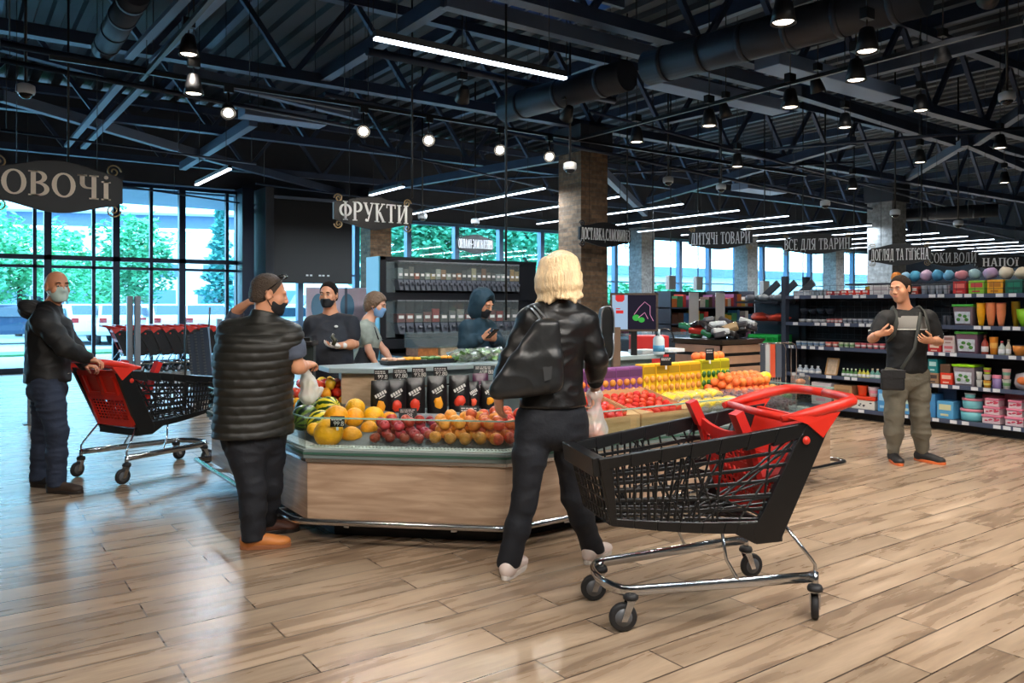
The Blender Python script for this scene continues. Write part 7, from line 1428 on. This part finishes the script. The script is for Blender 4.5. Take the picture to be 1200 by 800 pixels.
# ------------------------------------------------------------------ nested carts by the windows, gates
far = make_cart('shopping_cart', 'red-handled shopping cart in the nested row before the windows', (2.9, 18.75, 0), 0, False, 11, 'nested carts by the windows')
for i in range(1, 9): copy_tree(far, (2.9+i*.25, 18.75, 0))
gp_ = mat('gate_grey', (120, 126, 132), .4, metal=.5)
for (px, d, h, l) in ((152,13.5,1.60,'tall grey gate post before the nested carts, left one'),(161,13.5,1.60,'tall grey gate post before the nested carts, right one'),(37,9.7,1.0,'low grey post behind the bald man\'s legs'),(257,14.5,1.2,'grey post beside the vest man\'s shoulder')):
    p = D(px, 400, d); t = thing('gate_post', l, 'post', (p.x, p.y, 0)); MB().box(-.045,.045,-.045,.045,.012,h).build('post', gp_, t, bevel=.006); MB().box(-.09,.09,-.09,.09,0,.012).build('foot_plate', gp_, t)
for i, (px, yt) in enumerate(((232,391),(240,388),(248,383))):
    d = 12.2; p = D(px, 430, d); ht = 1.45-(yt-HY)*d/F; t = thing('mesh_panel', ['grey ribbed panel leaning in the row by the windows, leftmost','grey ribbed panel leaning in the row by the windows, middle','tall grey ribbed panel beside the vest man\'s shoulder'][i], 'panel', (p.x, p.y, 0), -TH); t.rotation_euler = (0, -.10, -TH); q = MB(); q.box(-.06,.06,-.03,.03,0,ht)
    q.build('panel_body', mat('panel_dark_grey',(70,84,104),.5), t); q = MB()
    for k_ in range(int(ht/.045)): q.box(-.055,-.02,-.036,-.03,.02+k_*.045,.045+k_*.045)
    q.build('rib', gp_, t)
for (px, y0, px1, l) in ((217,358,217,'thin black pole standing by the nested carts'),(246,360,241,'thin black pole leaning beside the ribbed panels')):
    a, b_ = D(px, y0, 12.5), G(px1, 357+1353/12.5, 0); b_ = Vector((b_.x, b_.y, 0)); o = MB().cyl(b_, a, .014, n=8).build('thin_pole', blk); T(o, l, 'pole')
# ------------------------------------------------------------------ outside: parking, cars, trees, buildings
ST(MB().box(-60, 90, YW+.2, 120, -.12, -.02).build('ground_outside', mat('asphalt_pale', (150, 156, 160), .9, var=.12, vscale=.4)))
ST(MB().box(-30, 40, 26.5, 28.2, -.02, .04).build('lawn_strip', mat('lawn_green', (70, 130, 80), .9, var=.3, vscale=2)))
ST(MB().box(XL, 9, YW+.3, YW+3.2, 4.1, 4.3).build('canopy_roof', mat('canopy_metal', (96, 118, 140), .5, metal=.3)))
def car(name_l, loc, rz, c, sc_=1.0, van=False):
    t = thing('car', name_l, 'car', loc, rz); pm = mat('car_%d_%d_%d' % c, c, .25, coat=.6); gm = mat('car_glass', (40, 60, 74), .1); h = 1.9 if van else 1.48
    pr = [(-2.1,.35),(2.1,.35),(2.2,.6),(2.1,.85),(1.2,.98),(.55,h-.06),(.2,h),(-1.5,h),(-2.0,1.1),(-2.2,.95),(-2.2,.5)]
    q = MB(); q.prism(pr, -.85, .85, lambda u, v, hh: (u, hh*(1 if v < 1.0 else .86), v)); q.build('body', pm, t, bevel=.05)
    g = MB()
    for sg in (-1, 1): g.add([(1.0,sg*.87,1.0),(.5,sg*.80,h-.14),(-1.35,sg*.80,h-.14),(-1.75,sg*.87,1.02)], [(0,1,2,3)])
    g.add([(1.22,-.74,1.0),(1.22,.74,1.0),(.62,.66,h-.1),(.62,-.66,h-.1)], [(0,1,2,3)]); g.add([(-2.02,-.7,1.08),(-2.02,.7,1.08),(-1.58,.64,h-.06),(-1.58,-.64,h-.06)], [(0,1,2,3)]); o = g.build('windows', gm, t, solid=.02); o.name = 'glazing'
    for x in (-1.35, 1.35):
        for sg in (-1, 1): w_ = MB(); w_.lathe([(.0,-.1),(.30,-.1),(.34,-.06),(.34,.06),(.30,.1),(0,.1)], 18, (x, sg*.78, .34), 'y'); w_.build('wheel', tyre, t); r_ = MB(); r_.lathe([(0,-.02),(.2,-.015),(.2,.015),(0,.02)], 14, (x, sg*.885, .34), 'y'); r_.build('rim', chrome, t)
    for sg in (-1, 1): MB().box(2.12,2.2,sg*.62-.16,sg*.62+.16,.66,.80).build('headlight', mat('headlight',(220,226,230),.2), t); MB().box(-2.2,-2.14,sg*.66-.12,sg*.66+.12,.8,.98).build('tail_light', mat('tail_light',(170,40,40),.3), t)
    return t
for (px, d, rz, c, l, van) in [(10,30,.1,(44,62,84),'dark blue car parked at the left edge outside',0),(92,30.5,1.7,(226,230,232),'white car outside behind the bald man, left of the first tree',0),(55,38,1.5,(220,226,230),'white van parked far outside behind the bald man',1),(138,30.5,1.5,(206,214,220),'silver car parked outside left of the gate posts',0),(186,30.5,1.65,(228,232,234),'white car outside between the gate posts and the spruce',0),(232,31,1.5,(222,228,232),'white car outside right of the gate posts',0),(118,39,1.6,(226,230,232),'white car far outside between two others',0),(214,39,1.5,(216,222,228),'pale car far outside before the spruce',0),(330,31,.2,(226,230,234),'white car outside under the black board',0),(395,33,.1,(214,222,228),'pale car outside behind the navy T-shirt man',1)]:
    p = D(px, 390, d); car(l, (p.x, p.y, 0), rz, c, van=bool(van))
leafm = mat('leaf_green', (96, 184, 140), .6, objvar=.3, var=.5, vscale=1.2); sprm = mat('spruce_green', (84, 160, 156), .6, var=.4, vscale=2); bark = mat('bark', (70, 60, 54), .9)
def tree(loc, h, rad, n, lab, seed, spruce=False, group=None):
    rr = random.Random(seed); t = thing('spruce_tree' if spruce else 'leafy_tree', lab, 'tree', loc, 0, group); MB().tube([(0,0,0),(.05,0,h*.35),(0,.05,h*.75)], [.16,.12,.04], 8).build('trunk', bark, t); q = MB()
    for k_ in range(n):
        if spruce:
            z = h*(.08+.9*rr.random()**1.3); rm = rad*(1-z/h)*(.75+.25*math.sin(z*9)); a = rr.uniform(0,6.28); r_ = rm*rr.random()**.5; c = V(r_*math.cos(a), r_*math.sin(a), z-r_*.25); s_ = .16
        else:
            u = V(rr.gauss(0,1), rr.gauss(0,1), rr.gauss(0,1)).normalized()*rr.random()**.4; lump = 1+.25*math.sin(u.x*7+seed)*math.cos(u.z*6); c = V(u.x*rad*lump, u.y*rad*lump, h*.62+u.z*h*.40*lump); s_ = .15
        a1 = rr.uniform(0,6.28); d1 = V(math.cos(a1), math.sin(a1), rr.uniform(-.6,.6))*s_; d2 = V(-math.sin(a1)*rr.uniform(.3,1), math.cos(a1)*rr.uniform(.3,1), rr.uniform(-.8,.8))*s_; q.add([c-d1, c+d2*.6, c+d1, c-d2*.6], [(0,1,2,3)])
    q.build('foliage', sprm if spruce else leafm, t); return t
for i, (px, d, h, rad, l, sp) in enumerate([(22,37,5.2,2.2,'leafy tree outside above the dark blue car',0),(75,42,5.6,1.5,'leafy tree outside behind the bald man\'s head',0),(158,36,5.6,1.7,'leafy tree outside above the gate posts',0),(118,48,4.6,1.4,'smaller leafy tree far outside left of the gate posts',0),(258,37,6.6,1.7,'spruce tree outside near the corner of the glass front',1),(294,42,5.8,1.5,'spruce tree outside behind the corner posts',1),(-60,34,6.5,3,'leafy tree outside beyond the left end',0)]):
    p = D(px, 390, d); tree((p.x, p.y, 0), h, rad, 4200 if not sp else 3200, l, i+2, bool(sp))
wb_ = mat('white_facade', (214, 222, 226), .8); wbl = mat('facade_window', (70, 100, 130), .3)
p = D(190, 360, 62); t = thing('white_building', 'long white building with a curved roof beyond the parking lot', 'building', (p.x, p.y, 0), -.35); MB().box(-26,22,0,8,0,7.2).build('wall', wb_, t); q = MB(); q.prism([(-27+i*2.5, 9.0+2.2*math.sin(PI*i/20)) for i in range(21)]+[(23,8.4),(-27,8.4)], -2, 8, lambda u,v,h:(u,h,v)); q.build('roof', mat('roof_pale',(226,230,232),.7), t); MB().box(-26.2,22.2,-.06,0,7.4,8.4).build('dark_band', wbl, t)
for i in range(12): MB().box(-25+i*4,-22.6+i*4,-.05,0,3.6,4.6).build('window', wbl, t)
for i in range(10): MB().box(-25+i*4.6,-22+i*4.6,-.05,0,.3,2.6).build('shop_front', mat('shop_front_blue',(80,110,140),.4), t)
# green slope with bushes behind the right-hand windows
q = MB(); nx, ny = 40, 8; hv = [(16+i*1.6+j*.6, 27+j*2.2, -.1+min(2.2, j*.42)+.4*mnoise.noise(Vector((i*.3,j*.4,0)))) for j in range(ny) for i in range(nx)]
q.smooth = True; q.add(hv, [(j*nx+i, j*nx+i+1, (j+1)*nx+i+1, (j+1)*nx+i) for j in range(ny-1) for i in range(nx-1)]); o = q.build('green_hill', mat('hill_green', (70, 150, 96), .9, var=.4, vscale=.8)); ST(o)
for i, px in enumerate([425,452,478,505,532,560,588,615,642,720,765]):
    d = 34+(i*5) % 7; p = D(px, 350, d); tree((p.x, p.y, max(0,(p.y-27)*.19-.3)), 7.2+(i % 3)*.8 if px < 660 else 2.4, 2.6, 4600, 'leafy tree on the green slope behind the dispensers' if px < 660 else 'low leafy tree on the slope behind the right windows', 20+i, group='trees on the green slope' if px < 660 else 'low trees on the slope')
p = D(850, 320, 60); t = thing('long_low_building', 'long pale low building beyond the right-hand windows', 'building', (p.x, p.y, 0)); MB().box(-26,40,0,6,0,3.5).build('wall', mat('pale_facade',(190,198,204),.8), t); MB().box(-26,40,-.3,6,3.5,4.1).build('roof_band', wbl, t)
